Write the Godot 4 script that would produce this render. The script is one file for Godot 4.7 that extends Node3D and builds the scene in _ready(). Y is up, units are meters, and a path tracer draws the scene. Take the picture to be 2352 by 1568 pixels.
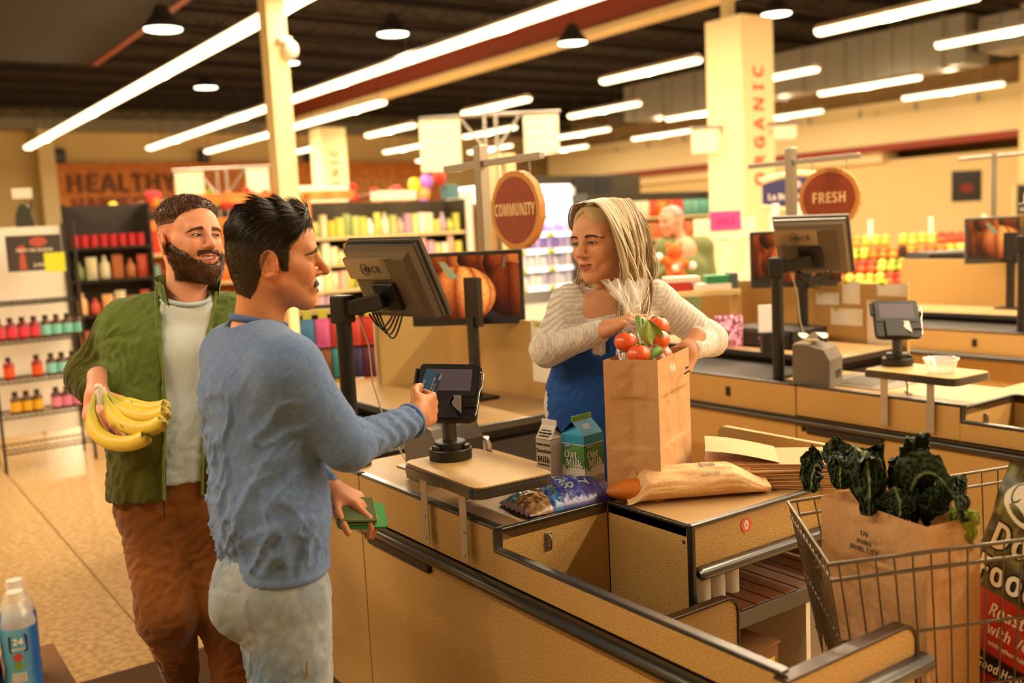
extends Node3D
# A supermarket checkout: three people at the near lane, more lanes, racks and produce behind.

class B:
	var v := PackedVector3Array()
	var n := PackedVector3Array()
	var u := PackedVector2Array()
	var c := PackedColorArray()
	var i := PackedInt32Array()
	var col := Color.WHITE
	var xf := Transform3D()
	func at(p: Vector3, e := Vector3.ZERO) -> B:
		xf = Transform3D(Basis.from_euler(e * PI / 180.0), p)
		return self
	func vert(p: Vector3, nn: Vector3, uv := Vector2.ZERO) -> int:
		v.append(xf * p); n.append((xf.basis * nn).normalized()); u.append(uv); c.append(col)
		return v.size() - 1
	func tri(a: int, b: int, d: int) -> void:
		i.append(a); i.append(d); i.append(b)
	func quad(a: int, b: int, d: int, e: int) -> void:
		tri(a, b, d); tri(a, d, e)
	func face(a: Vector3, b: Vector3, d: Vector3, e: Vector3) -> B:
		var nn := (b - a).cross(d - a).normalized()
		quad(vert(a, nn, Vector2(0, 1)), vert(b, nn, Vector2(1, 1)), vert(d, nn, Vector2(1, 0)), vert(e, nn, Vector2(0, 0)))
		return self
	func box(ce: Vector3, s: Vector3, r := 0.0) -> B:
		var h := s * 0.5
		r = minf(r, minf(h.x, minf(h.y, h.z)) * 0.98)
		var ids := {}
		for k in 8:
			var sg := Vector3(1 if k & 1 else -1, 1 if k & 2 else -1, 1 if k & 4 else -1)
			for ax in 3:
				var p := Vector3(sg.x * h.x, sg.y * h.y, sg.z * h.z)
				for o in 3:
					if o != ax: p[o] -= sg[o] * r
				var nn := Vector3.ZERO
				nn[ax] = sg[ax]
				var o1 := (ax + 1) % 3
				var o2 := (ax + 2) % 3
				ids[k * 3 + ax] = vert(ce + p, nn, Vector2(0.5 + 0.5 * sg[o1], 0.5 - 0.5 * sg[o2]))
		for ax in 3:
			var b1 := 1 << ((ax + 1) % 3)
			var b2 := 1 << ((ax + 2) % 3)
			var m := 1 << ax
			quad(ids[m * 3 + ax], ids[(m + b1) * 3 + ax], ids[(m + b1 + b2) * 3 + ax], ids[(m + b2) * 3 + ax])
			quad(ids[ax], ids[b2 * 3 + ax], ids[(b1 + b2) * 3 + ax], ids[b1 * 3 + ax])
			if r > 0.0:
				var a1 := (ax + 1) % 3
				var a2 := (ax + 2) % 3
				for q in 4:
					var k: int = (b1 if q & 1 else 0) + (b2 if q & 2 else 0)
					var f: bool = (q == 0 or q == 3)
					var A: int = ids[k * 3 + a1]
					var Bv: int = ids[(k + m) * 3 + a1]
					var C: int = ids[(k + m) * 3 + a2]
					var D: int = ids[k * 3 + a2]
					if f: quad(A, D, C, Bv)
					else: quad(A, Bv, C, D)
		if r > 0.0:
			for k in 8:
				var par := (k & 1) ^ ((k >> 1) & 1) ^ ((k >> 2) & 1)
				if par: tri(ids[k * 3], ids[k * 3 + 1], ids[k * 3 + 2])
				else: tri(ids[k * 3], ids[k * 3 + 2], ids[k * 3 + 1])
		return self
	func tube(pts: Array, rad, seg := 8, cap := true, flat := 1.0) -> B:
		var prev := Vector3.ZERO
		var rings := []
		var m := pts.size()
		for k in m:
			var t: Vector3 = (pts[mini(k + 1, m - 1)] - pts[maxi(k - 1, 0)]).normalized()
			if k == 0:
				prev = t.cross(Vector3.UP if absf(t.y) < 0.9 else Vector3.RIGHT).normalized()
			else:
				prev = (prev - t * prev.dot(t)).normalized()
			var w := t.cross(prev)
			var r: float = rad[k] if rad is Array else rad
			var ring := []
			for s in seg:
				var a := TAU * s / seg
				var d := prev * cos(a) + w * sin(a)
				ring.append(vert(pts[k] + prev * cos(a) * r + w * sin(a) * r * flat, d, Vector2(float(s) / seg, float(k) / m)))
			rings.append(ring)
			if k > 0:
				for s in seg:
					var s2 := (s + 1) % seg
					quad(rings[k - 1][s], rings[k - 1][s2], ring[s2], ring[s])
		if cap:
			for e in 2:
				var k := 0 if e == 0 else m - 1
				var t: Vector3 = (pts[0] - pts[1]).normalized() if e == 0 else (pts[m - 1] - pts[m - 2]).normalized()
				var ce := vert(pts[k], t)
				var id := []
				for s in seg:
					var a: int = rings[k][s]
					v.append(v[a]); n.append(xf.basis * t); u.append(u[a]); c.append(col)
					id.append(v.size() - 1)
				for s in seg:
					if e == 0: tri(ce, id[(s + 1) % seg], id[s])
					else: tri(ce, id[s], id[(s + 1) % seg])
		return self
	func lathe(prof: Array, seg := 24, ce := Vector3.ZERO, sharp := true) -> B:
		# prof: Vector2(radius, height), bottom to top seen from outside
		for k in prof.size() - 1:
			var p: Vector2 = prof[k]
			var q: Vector2 = prof[k + 1]
			var d := (q - p).normalized()
			var nn := Vector2(d.y, -d.x)
			var n0 := nn
			var n1 := nn
			if not sharp:
				if k > 0:
					var e: Vector2 = (p - prof[k - 1]).normalized()
					n0 = (nn + Vector2(e.y, -e.x)).normalized()
				if k + 2 < prof.size():
					var e: Vector2 = (prof[k + 2] - q).normalized()
					n1 = (nn + Vector2(e.y, -e.x)).normalized()
			var base := v.size()
			for s in seg + 1:
				var a := TAU * s / seg
				var dr := Vector3(cos(a), 0, -sin(a))
				vert(ce + dr * p.x + Vector3(0, p.y, 0), dr * n0.x + Vector3(0, n0.y, 0), Vector2(float(s) / seg, 1.0 - float(k) / prof.size()))
				vert(ce + dr * q.x + Vector3(0, q.y, 0), dr * n1.x + Vector3(0, n1.y, 0), Vector2(float(s) / seg, 1.0 - float(k + 1) / prof.size()))
			for s in seg:
				var a := base + s * 2
				quad(a, a + 2, a + 3, a + 1)
		return self
	func prism(poly: PackedVector2Array, z0: float, z1: float, smooth := false) -> B:
		# polygon in xy, extruded along z
		if Geometry2D.is_polygon_clockwise(poly):
			pass
		else:
			poly = poly.duplicate(); poly.reverse()
		# after this the order is clockwise in Godot's y-down sense
		var ar := 0.0
		for k in poly.size():
			ar += poly[k].cross(poly[(k + 1) % poly.size()])
		if ar < 0: poly.reverse()
		var t := Geometry2D.triangulate_polygon(poly)
		for e in 2:
			var z := z1 if e == 0 else z0
			var nn := Vector3(0, 0, 1 if e == 0 else -1)
			var b := v.size()
			for p in poly: vert(Vector3(p.x, p.y, z), nn, p)
			for k in range(0, t.size(), 3):
				var x := poly[t[k]]
				var ccw := (poly[t[k + 1]] - x).cross(poly[t[k + 2]] - x) > 0
				if ccw == (e == 0): tri(b + t[k], b + t[k + 1], b + t[k + 2])
				else: tri(b + t[k], b + t[k + 2], b + t[k + 1])
		var m := poly.size()
		for k in m:
			var p := poly[k]
			var q := poly[(k + 1) % m]
			var d := (q - p).normalized()
			var nn := Vector3(d.y, -d.x, 0)
			var na := nn
			var nb := nn
			if smooth:
				var dp := (p - poly[(k + m - 1) % m]).normalized()
				var dn := (poly[(k + 2) % m] - q).normalized()
				if dp.dot(d) > 0.6: na = (nn + Vector3(dp.y, -dp.x, 0)).normalized()
				if dn.dot(d) > 0.6: nb = (nn + Vector3(dn.y, -dn.x, 0)).normalized()
			quad(vert(Vector3(p.x, p.y, z0), na), vert(Vector3(q.x, q.y, z0), nb), vert(Vector3(q.x, q.y, z1), nb), vert(Vector3(p.x, p.y, z1), na))
		return self
	func ball(ce: Vector3, r: Vector3, seg := 14, rings := 9) -> B:
		var b := v.size()
		for k in rings + 1:
			var t := PI * k / rings
			for s in seg + 1:
				var a := TAU * s / seg
				var d := Vector3(sin(t) * cos(a), cos(t), -sin(t) * sin(a))
				vert(ce + d * r, (d / r).normalized(), Vector2(float(s) / seg, float(k) / rings))
		for k in rings:
			for s in seg:
				var a := b + k * (seg + 1) + s
				quad(a, a + seg + 1, a + seg + 2, a + 1)
		return self
	func grid(nx: int, ny: int, fn: Callable, two := false) -> B:
		# fn(s, t) -> Vector3, s and t in 0..1; front is where s x t points
		var b := v.size()
		for y in ny + 1:
			for x in nx + 1:
				var s := float(x) / nx
				var t := float(y) / ny
				var p: Vector3 = fn.call(s, t)
				var e := 0.002
				var ds: Vector3 = fn.call(minf(s + e, 1), t) - fn.call(maxf(s - e, 0), t)
				var dt: Vector3 = fn.call(s, minf(t + e, 1)) - fn.call(s, maxf(t - e, 0))
				vert(p, ds.cross(dt), Vector2(s, 1 - t))
		for y in ny:
			for x in nx:
				var a := b + y * (nx + 1) + x
				quad(a, a + 1, a + nx + 2, a + nx + 1)
		return self
	func add(o: Dictionary) -> B:
		var b := v.size()
		for k in o.v.size():
			v.append(xf * o.v[k]); n.append((xf.basis * o.n[k]).normalized()); u.append(Vector2.ZERO)
			c.append(o.c[k] if o.has("c") else col)
		for k in o.i: i.append(b + k)
		return self
	func mesh() -> ArrayMesh:
		var a := []
		a.resize(Mesh.ARRAY_MAX)
		a[Mesh.ARRAY_VERTEX] = v; a[Mesh.ARRAY_NORMAL] = n; a[Mesh.ARRAY_TEX_UV] = u; a[Mesh.ARRAY_COLOR] = c; a[Mesh.ARRAY_INDEX] = i
		var m := ArrayMesh.new()
		m.add_surface_from_arrays(Mesh.PRIMITIVE_TRIANGLES, a)
		return m

var mats := {}
var used := {}
var rng := RandomNumberGenerator.new()

func V(x: float, y: float, z: float) -> Vector3: return Vector3(x, y, z)
func hex(s: String) -> Color: return Color.html(s)

func mat(key: String, color := Color.WHITE, rough := 0.6, metal := 0.0, spec := 0.5) -> StandardMaterial3D:
	if mats.has(key): return mats[key]
	var m := StandardMaterial3D.new()
	m.resource_name = key
	m.albedo_color = color; m.roughness = rough; m.metallic = metal; m.metallic_specular = spec
	mats[key] = m
	return m

func flat(color: String, rough := 0.55, metal := 0.0) -> StandardMaterial3D:
	return mat("c%s_%d_%d" % [color, int(rough * 100), int(metal * 100)], hex(color), rough, metal)

func glow(key: String, color: Color, e: float) -> StandardMaterial3D:
	var m := mat(key, color, 0.5)
	m.emission_enabled = true; m.emission = color; m.emission_energy_multiplier = e
	return m

func noise(freq: float, type := FastNoiseLite.TYPE_SIMPLEX, oct := 3, sd := 1) -> FastNoiseLite:
	var f := FastNoiseLite.new()
	f.noise_type = type; f.frequency = freq; f.fractal_octaves = oct; f.seed = sd
	f.fractal_type = FastNoiseLite.FRACTAL_FBM if oct > 1 else FastNoiseLite.FRACTAL_NONE
	return f

func ramp(stops: Array) -> Gradient:
	var g := Gradient.new()
	var o := PackedFloat32Array()
	var c := PackedColorArray()
	for s in stops:
		o.append(s[0]); c.append(hex(s[1]))
	g.offsets = o; g.colors = c
	return g

func ntex(f: FastNoiseLite, size := 512, g: Gradient = null, normal := 0.0) -> NoiseTexture2D:
	var t := NoiseTexture2D.new()
	t.width = size; t.height = size; t.seamless = true; t.noise = f; t.generate_mipmaps = false
	if g: t.color_ramp = g
	if normal > 0.0:
		t.as_normal_map = true; t.bump_strength = normal
	return t

# a material whose colour and relief come from noise laid on in metres
func tri_mat(key: String, f: FastNoiseLite, g: Gradient, scale: float, rough: float, bump := 0.0, bumpf: FastNoiseLite = null, world := false) -> StandardMaterial3D:
	var m := mat(key, Color.WHITE, rough)
	m.albedo_texture = ntex(f, 512, g)
	m.uv1_triplanar = true; m.uv1_world_triplanar = world; m.uv1_scale = Vector3.ONE * scale
	if bump > 0.0:
		m.heightmap_enabled = true; m.heightmap_scale = bump
		m.heightmap_texture = ntex(bumpf if bumpf else f, 512)
	return m

func numbered(s: String) -> String:
	if not used.has(s):
		used[s] = 0
		return s
	used[s] += 1
	return "%s_%03d" % [s, used[s]]

func thing(called: String, label: String, category: String, at := Vector3.ZERO, turn := 0.0, group := "") -> Node3D:
	var o := Node3D.new()
	o.name = numbered(called)
	add_child(o)
	o.position = at; o.rotation_degrees.y = turn
	tag(o, label, category, group)
	return o

func tag(o: Node3D, label: String, category: String, group := "") -> void:
	o.set_meta("label", label); o.set_meta("category", category)
	if group: o.set_meta("group", group)

func obj(called: String, b, m: Material, parent: Node3D = null, label := "") -> MeshInstance3D:
	var o := MeshInstance3D.new()
	o.mesh = b.mesh() if b is B else b
	o.material_override = m
	if parent:
		o.name = called
		var k := 1
		while parent.has_node(NodePath(o.name)):
			o.name = "%s_%03d" % [called, k]
			k += 1
		parent.add_child(o)
	else:
		o.name = numbered(called)
		add_child(o)
	if label: o.set_meta("label", label)
	return o

func single(called: String, b, m: Material, label: String, category: String, at := Vector3.ZERO, turn := 0.0, group := "") -> MeshInstance3D:
	var o := obj(called, b, m)
	o.position = at; o.rotation_degrees.y = turn
	tag(o, label, category, group)
	return o

func struct(called: String, b, m: Material, parent: Node3D = null) -> MeshInstance3D:
	var o := obj(called, b, m, parent)
	if parent == null: o.set_meta("kind", "structure")
	return o

func dup(root: Node3D, at: Vector3, turn: float, label := "", group := "") -> Node3D:
	var r: Node3D = root.duplicate()
	r.name = numbered(str(root.name).rstrip("0123456789").trim_suffix("_"))
	add_child(r)
	r.position = at; r.rotation_degrees.y = turn
	if label: r.set_meta("label", label)
	if group: r.set_meta("group", group)
	return r

func rrect(w: float, h: float, r: float, seg := 5) -> PackedVector2Array:
	var p := PackedVector2Array()
	for q in 4:
		var cx := (w * 0.5 - r) * (1 if q == 0 or q == 3 else -1)
		var cy := (h * 0.5 - r) * (1 if q < 2 else -1)
		for k in seg + 1:
			var a := PI * 0.5 * (q + float(k) / seg)
			p.append(Vector2(cx + cos(a) * r, cy + sin(a) * r))
	return p

func circle(r: float, seg := 24, ry := 0.0) -> PackedVector2Array:
	var p := PackedVector2Array()
	for k in seg:
		p.append(Vector2(cos(TAU * k / seg) * r, sin(TAU * k / seg) * (ry if ry > 0.0 else r)))
	return p

# lettering: lines of [text, x, y, cap height, stretch]; fn maps a flat point to where it lies
func letters(called: String, lines: Array, m: Material, parent: Node3D, xf: Transform3D, serif := false, bold := true, fn = null, depth := 0.0012) -> MeshInstance3D:
	var b := B.new()
	for l in lines:
		var t := TextMesh.new()
		var f := SystemFont.new()
		f.font_names = PackedStringArray(["Droid Serif" if serif else "Droid Sans"])
		f.font_weight = 700 if bold else 400
		t.font = f; t.font_size = 48; t.text = l[0]; t.depth = 0.01; t.curve_step = 2.0 if l[3] < 0.02 else 1.0
		t.pixel_size = 0.01
		var s: float = l[3] / (48 * 0.01 * 0.715)
		var sx: float = s * (l[4] if l.size() > 4 else 1.0)
		var rot: float = l[5] if l.size() > 5 else 0.0
		var a := t.get_mesh_arrays()
		if a.is_empty() or a[Mesh.ARRAY_VERTEX] == null: continue
		var base := b.v.size()
		var vs: PackedVector3Array = a[Mesh.ARRAY_VERTEX]
		var ns: PackedVector3Array = a[Mesh.ARRAY_NORMAL]
		for k in vs.size():
			var q := Vector2(vs[k].x * sx, vs[k].y * s).rotated(rot)
			var p := Vector3(l[1] + q.x, l[2] + q.y, (vs[k].z * 100.0 + 0.5) * depth)
			if fn: p = fn.call(p)
			b.v.append(xf * p); b.n.append((xf.basis * ns[k]).normalized()); b.u.append(Vector2.ZERO); b.c.append(Color.WHITE)
		var ix = a[Mesh.ARRAY_INDEX]
		if ix == null or ix.is_empty():
			for k in vs.size(): b.i.append(base + k)
		else:
			for k in ix: b.i.append(base + k)
	return obj(called, b, m, parent)

const CAM_YAW := 55.22

func _ready() -> void:
	rng.seed = 7
	# camera
	var cam := Camera3D.new()
	cam.name = "camera"
	add_child(cam)
	cam.position = V(0, 1.62, 0)
	cam.basis = Basis.from_euler(Vector3(deg_to_rad(-6.70), deg_to_rad(CAM_YAW), deg_to_rad(-2.86)))
	var at := CameraAttributesPhysical.new()
	at.frustum_focal_length = 34.44
	at.frustum_near = 0.05
	at.frustum_far = 120.0
	at.frustum_focus_distance = 2.6
	at.exposure_aperture = 2.0
	cam.attributes = at
	cam.fov = 38.42
	cam.current = true
	# the hall is closed: no sky gets in
	var we := WorldEnvironment.new()
	we.name = "world"
	var e := Environment.new()
	e.background_mode = Environment.BG_COLOR
	e.background_color = Color.BLACK
	e.tonemap_mode = Environment.TONE_MAPPER_LINEAR
	e.tonemap_exposure = EXPOSURE
	e.sdfgi_enabled = true; e.ssao_enabled = true; e.ssil_enabled = true
	we.environment = e
	add_child(we)
	materials()
	light_fixtures()
	hall()
	lanes()
	people()
	props()
	background()

const EXPOSURE := 1.06
const WARM := Color(1.0, 0.885, 0.72)

func materials() -> void:
	# laminate: tan with fine dark and light flecks
	var f := noise(0.19, FastNoiseLite.TYPE_SIMPLEX, 2, 3)
	var m := tri_mat("laminate", f, ramp([[0.0, "6e4a1e"], [0.34, "9c7238"], [0.5, "c29b58"], [0.64, "d8b674"], [1.0, "f0d9a4"]]), 3.2, 0.42, 0.0)
	m.metallic_specular = 0.45
	m = tri_mat("floor", noise(0.035, FastNoiseLite.TYPE_SIMPLEX, 5, 9), ramp([[0.0, "9a7a50"], [0.35, "b4935f"], [0.5, "bd9c6a"], [0.65, "c6a675"], [1.0, "d6bb8c"]]), 1.1, 0.3, 0.0, null, true)
	m.metallic_specular = 0.5
	m.detail_enabled = true
	m.detail_blend_mode = BaseMaterial3D.BLEND_MODE_MUL
	m.detail_albedo = ntex(noise(0.075, FastNoiseLite.TYPE_CELLULAR, 1, 5), 1024, ramp([[0.0, "6b4a2a"], [0.035, "94744c"], [0.07, "ffffff"], [1.0, "ffffff"]]))
	mat("black", hex("0b0908"), 0.22).clearcoat_enabled = true
	mat("satin_black", hex("14110f"), 0.45)
	mat("dark_grey", hex("2a2724"), 0.5)
	mat("plastic_grey", hex("6b6358"), 0.5)
	mat("chrome", hex("d8d4cc"), 0.18, 1.0)
	mat("steel", hex("a7a39c"), 0.34, 1.0)
	mat("brushed", hex("b9b4ac"), 0.42, 0.85)
	mat("wire", hex("6e655a"), 0.38, 0.8)
	mat("dark_wire", hex("2b2420"), 0.5, 0.4)
	mat("white", hex("e9e4da"), 0.5)
	mat("cream", hex("dcc68f"), 0.8)
	mat("cream_light", hex("ead9a8"), 0.8)
	mat("kraft_dark", hex("7d522a"), 0.7)
	tri_mat("kraft", noise(0.02, FastNoiseLite.TYPE_SIMPLEX, 4, 21), ramp([[0.0, "c09465"], [0.5, "c79b6b"], [1.0, "cda273"]]), 5.0, 0.75, 0.0)
	tri_mat("wood_orange", noise(0.012, FastNoiseLite.TYPE_SIMPLEX, 4, 31), ramp([[0.0, "c06a26"], [0.5, "d98338"], [1.0, "e89a4c"]]), 0.5, 0.6)
	tri_mat("sign_wood", noise(0.02, FastNoiseLite.TYPE_SIMPLEX, 4, 33), ramp([[0.0, "7a2f12"], [0.5, "8f3a18"], [1.0, "a34a22"]]), 6.0, 0.55).uv1_scale = V(14, 1.5, 14)
	tri_mat("galvanised", noise(0.03, FastNoiseLite.TYPE_CELLULAR, 1, 4), ramp([[0.0, "7c7768"], [1.0, "a09a88"]]), 1.5, 0.45).metallic = 0.5
	tri_mat("deck", noise(0.03, FastNoiseLite.TYPE_SIMPLEX, 3, 12), ramp([[0.0, "0e0906"], [1.0, "21160f"]]), 0.6, 0.9)

# ---------------------------------------------------------------- lights
func light_fixtures() -> void:
	var tube_glow := glow("tube_glow", Color(1.0, 0.93, 0.76), 3.4)
	var hang := mat("satin_black")
	var proto := Node3D.new()
	var b := B.new()
	b.prism(PackedVector2Array([V2(-0.04, 0.07), V2(-0.125, 0.004), V2(-0.12, -0.002), V2(0.12, -0.002), V2(0.125, 0.004), V2(0.04, 0.07)]), -0.605, 0.605)
	obj("housing", b, mat("white"), proto)
	b = B.new()
	b.prism(PackedVector2Array([V2(-0.115, -0.002), V2(-0.105, -0.06), V2(-0.05, -0.088), V2(0.05, -0.088), V2(0.105, -0.06), V2(0.115, -0.002)]), -0.6, 0.6)
	obj("diffuser", b, tube_glow, proto)
	b = B.new()
	for s in [-0.45, 0.45]: b.tube([V(0, 0.06, s), V(0, 2.1, s)], 0.006, 5)
	obj("hanger", b, hang, proto)
	proto.name = "strip_light"
	# rows along x: z, first x, count of 1.22 m sections, gap after every pair
	var rows := [
		[-4.65, 4.9, 27, 0.0, "front row behind the white pole"], [-7.7, 4.9, 27, 0.0, "second row above the round sign"],
		[-9.6, -18.0, 9, 0.0, "short third row left of the pole"], [-12.4, 2.68, 14, 2.44, "row beside the lettered column"], [-15.5, 2.68, 14, 2.44, "row beyond the lettered column"],
		[-18.8, 2.68, 15, 2.44, "row under the grey duct"], [-22.0, 2.68, 14, 2.44, "row beside the cream soffit"], [2.0, -0.6, 12, 0.0, "row behind the photographer"]]
	for r in rows:
		var x: float = r[1]
		for k in r[2]:
			var o: Node3D = proto.duplicate()
			o.name = numbered("strip_light")
			add_child(o)
			o.position = V(x - 0.61, 4.27, r[0]); o.rotation_degrees.y = 90
			tag(o, "%s strip light from the near end, %s" % [ORD[k], r[4]], "light", "strip lights, " + r[4])
			if k % 2 == 1 or k == r[2] - 1:
				var n := 2 if k % 2 == 1 else 1
				var a := AreaLight3D.new()
				a.name = numbered("strip_lamp")
				add_child(a)
				a.area_size = Vector2(1.2 * n, 0.2)
				a.position = V(x - 0.61 + (0.61 if n == 2 else 0.0), 4.165, r[0])
				a.rotation_degrees = V(-90, 0, 0)
				a.light_color = WARM
				a.light_energy = STRIP * (0.5 * n) * (KEY if r[0] > -8.0 and r[0] < 0.0 and x > -8.0 else 1.0)
				a.area_range = 60.0
				a.area_attenuation = 2.0
				a.shadow_enabled = true
				if k % 4 == 1 or (r[3] > 0.0 and k % 2 == 1):
					var g := OmniLight3D.new()
					g.name = numbered("strip_spill")
					add_child(g)
					g.position = a.position - V(0, 0.02, 0)
					g.light_size = 0.08; g.light_color = WARM; g.light_energy = STRIP * SPILL; g.omni_range = 60.0; g.omni_attenuation = 2.0; g.shadow_enabled = true
			x -= 1.22
			if r[3] > 0.0 and k % 2 == 1: x -= r[3]
	proto.free()
	# round high-bay lamps
	var disc := glow("bay_glow", Color(1.0, 0.96, 0.86), 5.0)
	for p in [[-13.18, 4.36, -3.92, "leftmost"], [-13.5, 4.6, -7.46, "second large one from the left"], [-12.67, 4.5, -10.28, "right of the red-lit beam"], [-10.81, 4.8, -13.02, "above the lettered column"], [-21.26, 5.5, -9.04, "small one right of the pole"], [-21.35, 4.9, -7.15, "small one left of the pole"]]:
		var o := thing("bay_light", "round high-bay lamp under the dark ceiling, %s" % p[3], "light", V(p[0], p[1], p[2]))
		b = B.new()
		b.lathe([V2(0.0, 0.3), V2(0.05, 0.3)].map(func(q): return q), 8)
		b = B.new()
		b.lathe([V2(0.25, 0.0), V2(0.24, 0.05), V2(0.12, 0.2), V2(0.08, 0.3), V2(0.0, 0.3)], 20)
		obj("reflector", b, mat("dark_grey"), o)
		b = B.new()
		b.lathe([V2(0.0, 0.004), V2(0.23, 0.004), V2(0.23, 0.03)], 20)
		b.lathe([V2(0.0, 0.002), V2(0.01, 0.002)], 20)
		b.xf = Transform3D(Basis.from_euler(V(PI, 0, 0)), V(0, 0.0, 0))
		b.lathe([V2(0.23, -0.02), V2(0.23, 0.004), V2(0.0, 0.006)], 20)
		obj("lens", b, disc, o)
		b = B.new()
		b.tube([V(0, 0.3, 0), V(0, 6.4 - p[1], 0)], 0.008, 5)
		obj("cable", b, hang, o)
		var s := SpotLight3D.new()
		s.name = "lamp"
		o.add_child(s)
		s.position = V(0, -0.03, 0); s.rotation_degrees = V(-90, 0, 0)
		s.spot_angle = 70; s.spot_range = 40; s.spot_attenuation = 2; s.light_size = 0.2; s.light_energy = 2.0; s.light_color = WARM; s.shadow_enabled = true

const STRIP := 9.0
const KEY := 1.5
const SPILL := 0.22

func V2(x: float, y: float) -> Vector2: return Vector2(x, y)

func slab(called: String, a: Vector3, b: Vector3, m: Material, parent: Node3D = null, r := 0.0) -> MeshInstance3D:
	var o := B.new()
	o.box((a + b) * 0.5, (b - a).abs(), r)
	return struct(called, o, m, parent)

func boxes(called: String, list: Array, m: Material, parent: Node3D, r := 0.002) -> MeshInstance3D:
	var last: MeshInstance3D = null
	for l in list:
		var o := B.new()
		o.box((l[0] + l[1]) * 0.5, (l[1] - l[0]).abs(), r)
		last = obj(called, o, m, parent)
	return last

# ---------------------------------------------------------------- the hall
func hall() -> void:
	var fl := slab("floor", V(-37, -0.3, -29), V(7, -0.012, 7), mat("dark_grey"))
	var cache := {}
	var z0 := -0.94
	for iz in range(-7, 3):
		for ix in range(-9, 2):
			var za := z0 + iz * 4.0
			var xa := 1.2 + ix * 4.2
			if not cache.has("s"):
				var b := B.new()
				b.box(V(2.1, -0.006, 2.0), V(4.194, 0.012, 3.993), 0.002)
				cache.s = b.mesh()
			var o := obj("floor_panel", cache.s, mat("floor"), fl)
			o.position = V(xa, 0, za)
	slab("ceiling", V(-37, 6.4, -29), V(7, 6.7, 7), mat("deck"))
	slab("wall_far", V(-37.3, 0, -29), V(-36.5, 6.4, 7), mat("cream"))
	slab("wall_right", V(-37, 0, -29.3), V(7, 6.4, -28.6), mat("cream"))
	slab("wall_left", V(-37, 0, 6.6), V(7, 6.4, 7.2), mat("cream"))
	slab("wall_near", V(6.6, 0, -29), V(7.2, 6.4, 7), mat("cream"))
	# joists under the roof deck, running across
	for k in 20:
		var x := -35.0 + k * 2.1
		var b := B.new()
		b.box(V(0, 6.3, -11), V(0.08, 0.16, 35), 0.0).box(V(0, 5.9, -11), V(0.08, 0.05, 35), 0.0)
		for j in 34: b.tube([V(0, 5.9, -28 + j), V(0, 6.25, -27.5 + j), V(0, 5.9, -27 + j)], 0.015, 4, false)
		var o := struct("trim_%d" % (k + 1), b, mat("joist", hex("1f140e"), 0.8))
		o.position.x = x
	# the brown glulam beams with their pale lower flange, and the wide dark bulkhead left of the pole
	slab("trim_31", V(-30, 5.08, -12.1), V(4, 5.75, -11.85), mat("beam_red", hex("8a3a1e"), 0.5))
	slab("trim_32", V(-30, 4.98, -12.2), V(4, 5.08, -11.75), mat("cream"))
	slab("trim_33", V(-19.8, 5.0, -4.5), V(4, 5.7, -1.2), mat("bulkhead", hex("0c0705"), 0.85))
	slab("trim_34", V(-19.8, 4.99, -4.62), V(4, 5.7, -4.5), mat("beam_red"))
	slab("trim_35", V(-36.6, 5.55, -29), V(-35.6, 6.1, 7), mat("galvanised"))
	# orange timber panelling on the far wall
	var p := slab("trim_36", V(-36.5, 2.75, -22), V(-36.3, 4.5, -6.7), mat("wood_orange"))
	for k in 10:
		var b := B.new()
		b.box(V(-36.28, 2.84 + k * 0.175, -14.35), V(0.04, 0.168, 15.3), 0.008)
		obj("board", b, mat("wood_orange"), p)
	slab("trim_37", V(-36.5, 2.4, -22), V(-35.9, 2.7, -6.7), mat("satin_black"))
	slab("trim_38", V(-36.5, 0, -22), V(-36.3, 2.4, -6.7), mat("wood_orange"))
	slab("trim_39", V(-36.6, 0, -6.7), V(-35.7, 5.6, -6.2), mat("cream_light"))
	var dk := mat("letter_dark", hex("6b3a14"), 0.6)
	var wall := Transform3D(Basis.from_euler(V(0, PI / 2, 0)), V(-36.24, 0, 0))
	for l in [["HEALTHY", 8.9, 3.78, 0.62, 1.0, dk], ["HARVEST", 8.5, 3.05, 0.48, 0.95, mat("letter_red", hex("8a3a10"), 0.6)], ["COMMUNITY", 19.6, 3.5, 0.62, 0.9, mat("letter_pale", hex("d9a25c"), 0.6)]]:
		var o := letters("wall_lettering", [[l[0], l[1], l[2], l[3], l[4]]], l[5], null, wall, false, true, null, 0.06)
		tag(o, "large raised word %s on the orange timber wall" % l[0], "lettering")
	# cream soffit with its red stripe along the right-hand side
	slab("trim_40", V(-33, 3.42, -26.5), V(-13.0, 4.6, -25.2), mat("cream_light"))
	slab("trim_41", V(-33.0, 3.25, -26.5), V(-13.0, 3.42, -25.15), mat("stripe_red", hex("8e2f17"), 0.6))
	slab("trim_42", V(-33, 2.95, -26.4), V(-17.5, 3.25, -25.6), mat("cream_light"))
	slab("trim_43", V(-33, 4.6, -28.6), V(-8, 5.2, -25.6), mat("soffit_tan", hex("9a7a48"), 0.8))
	slab("trim_44", V(-13.0, 0, -26.6), V(-11.6, 6.4, -24.7), mat("cream"))
	# sheet-metal duct
	var d := slab("trim_45", V(-22, 4.5, -20.6), V(-11.5, 5.5, -19.7), mat("galvanised"))
	for k in 9:
		var b := B.new()
		b.box(V(-21.6 + k * 1.2, 5.0, -20.15), V(0.05, 1.06, 0.96), 0.005)
		obj("seam", b, mat("galvanised"), d)
	slab("trim_46", V(-11.4, 4.7, -21.2), V(-5.0, 5.4, -20.0), mat("galvanised"))
	# slim white pole left of centre with its camera dome
	var po := slab("trim_47", V(-10.45, 0, -4.36), V(-10.23, 6.4, -4.14), mat("cream_light"))
	var b := B.new()
	b.ball(V(-10.18, 3.62, -4.36), V(0.09, 0.1, 0.09))
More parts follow.
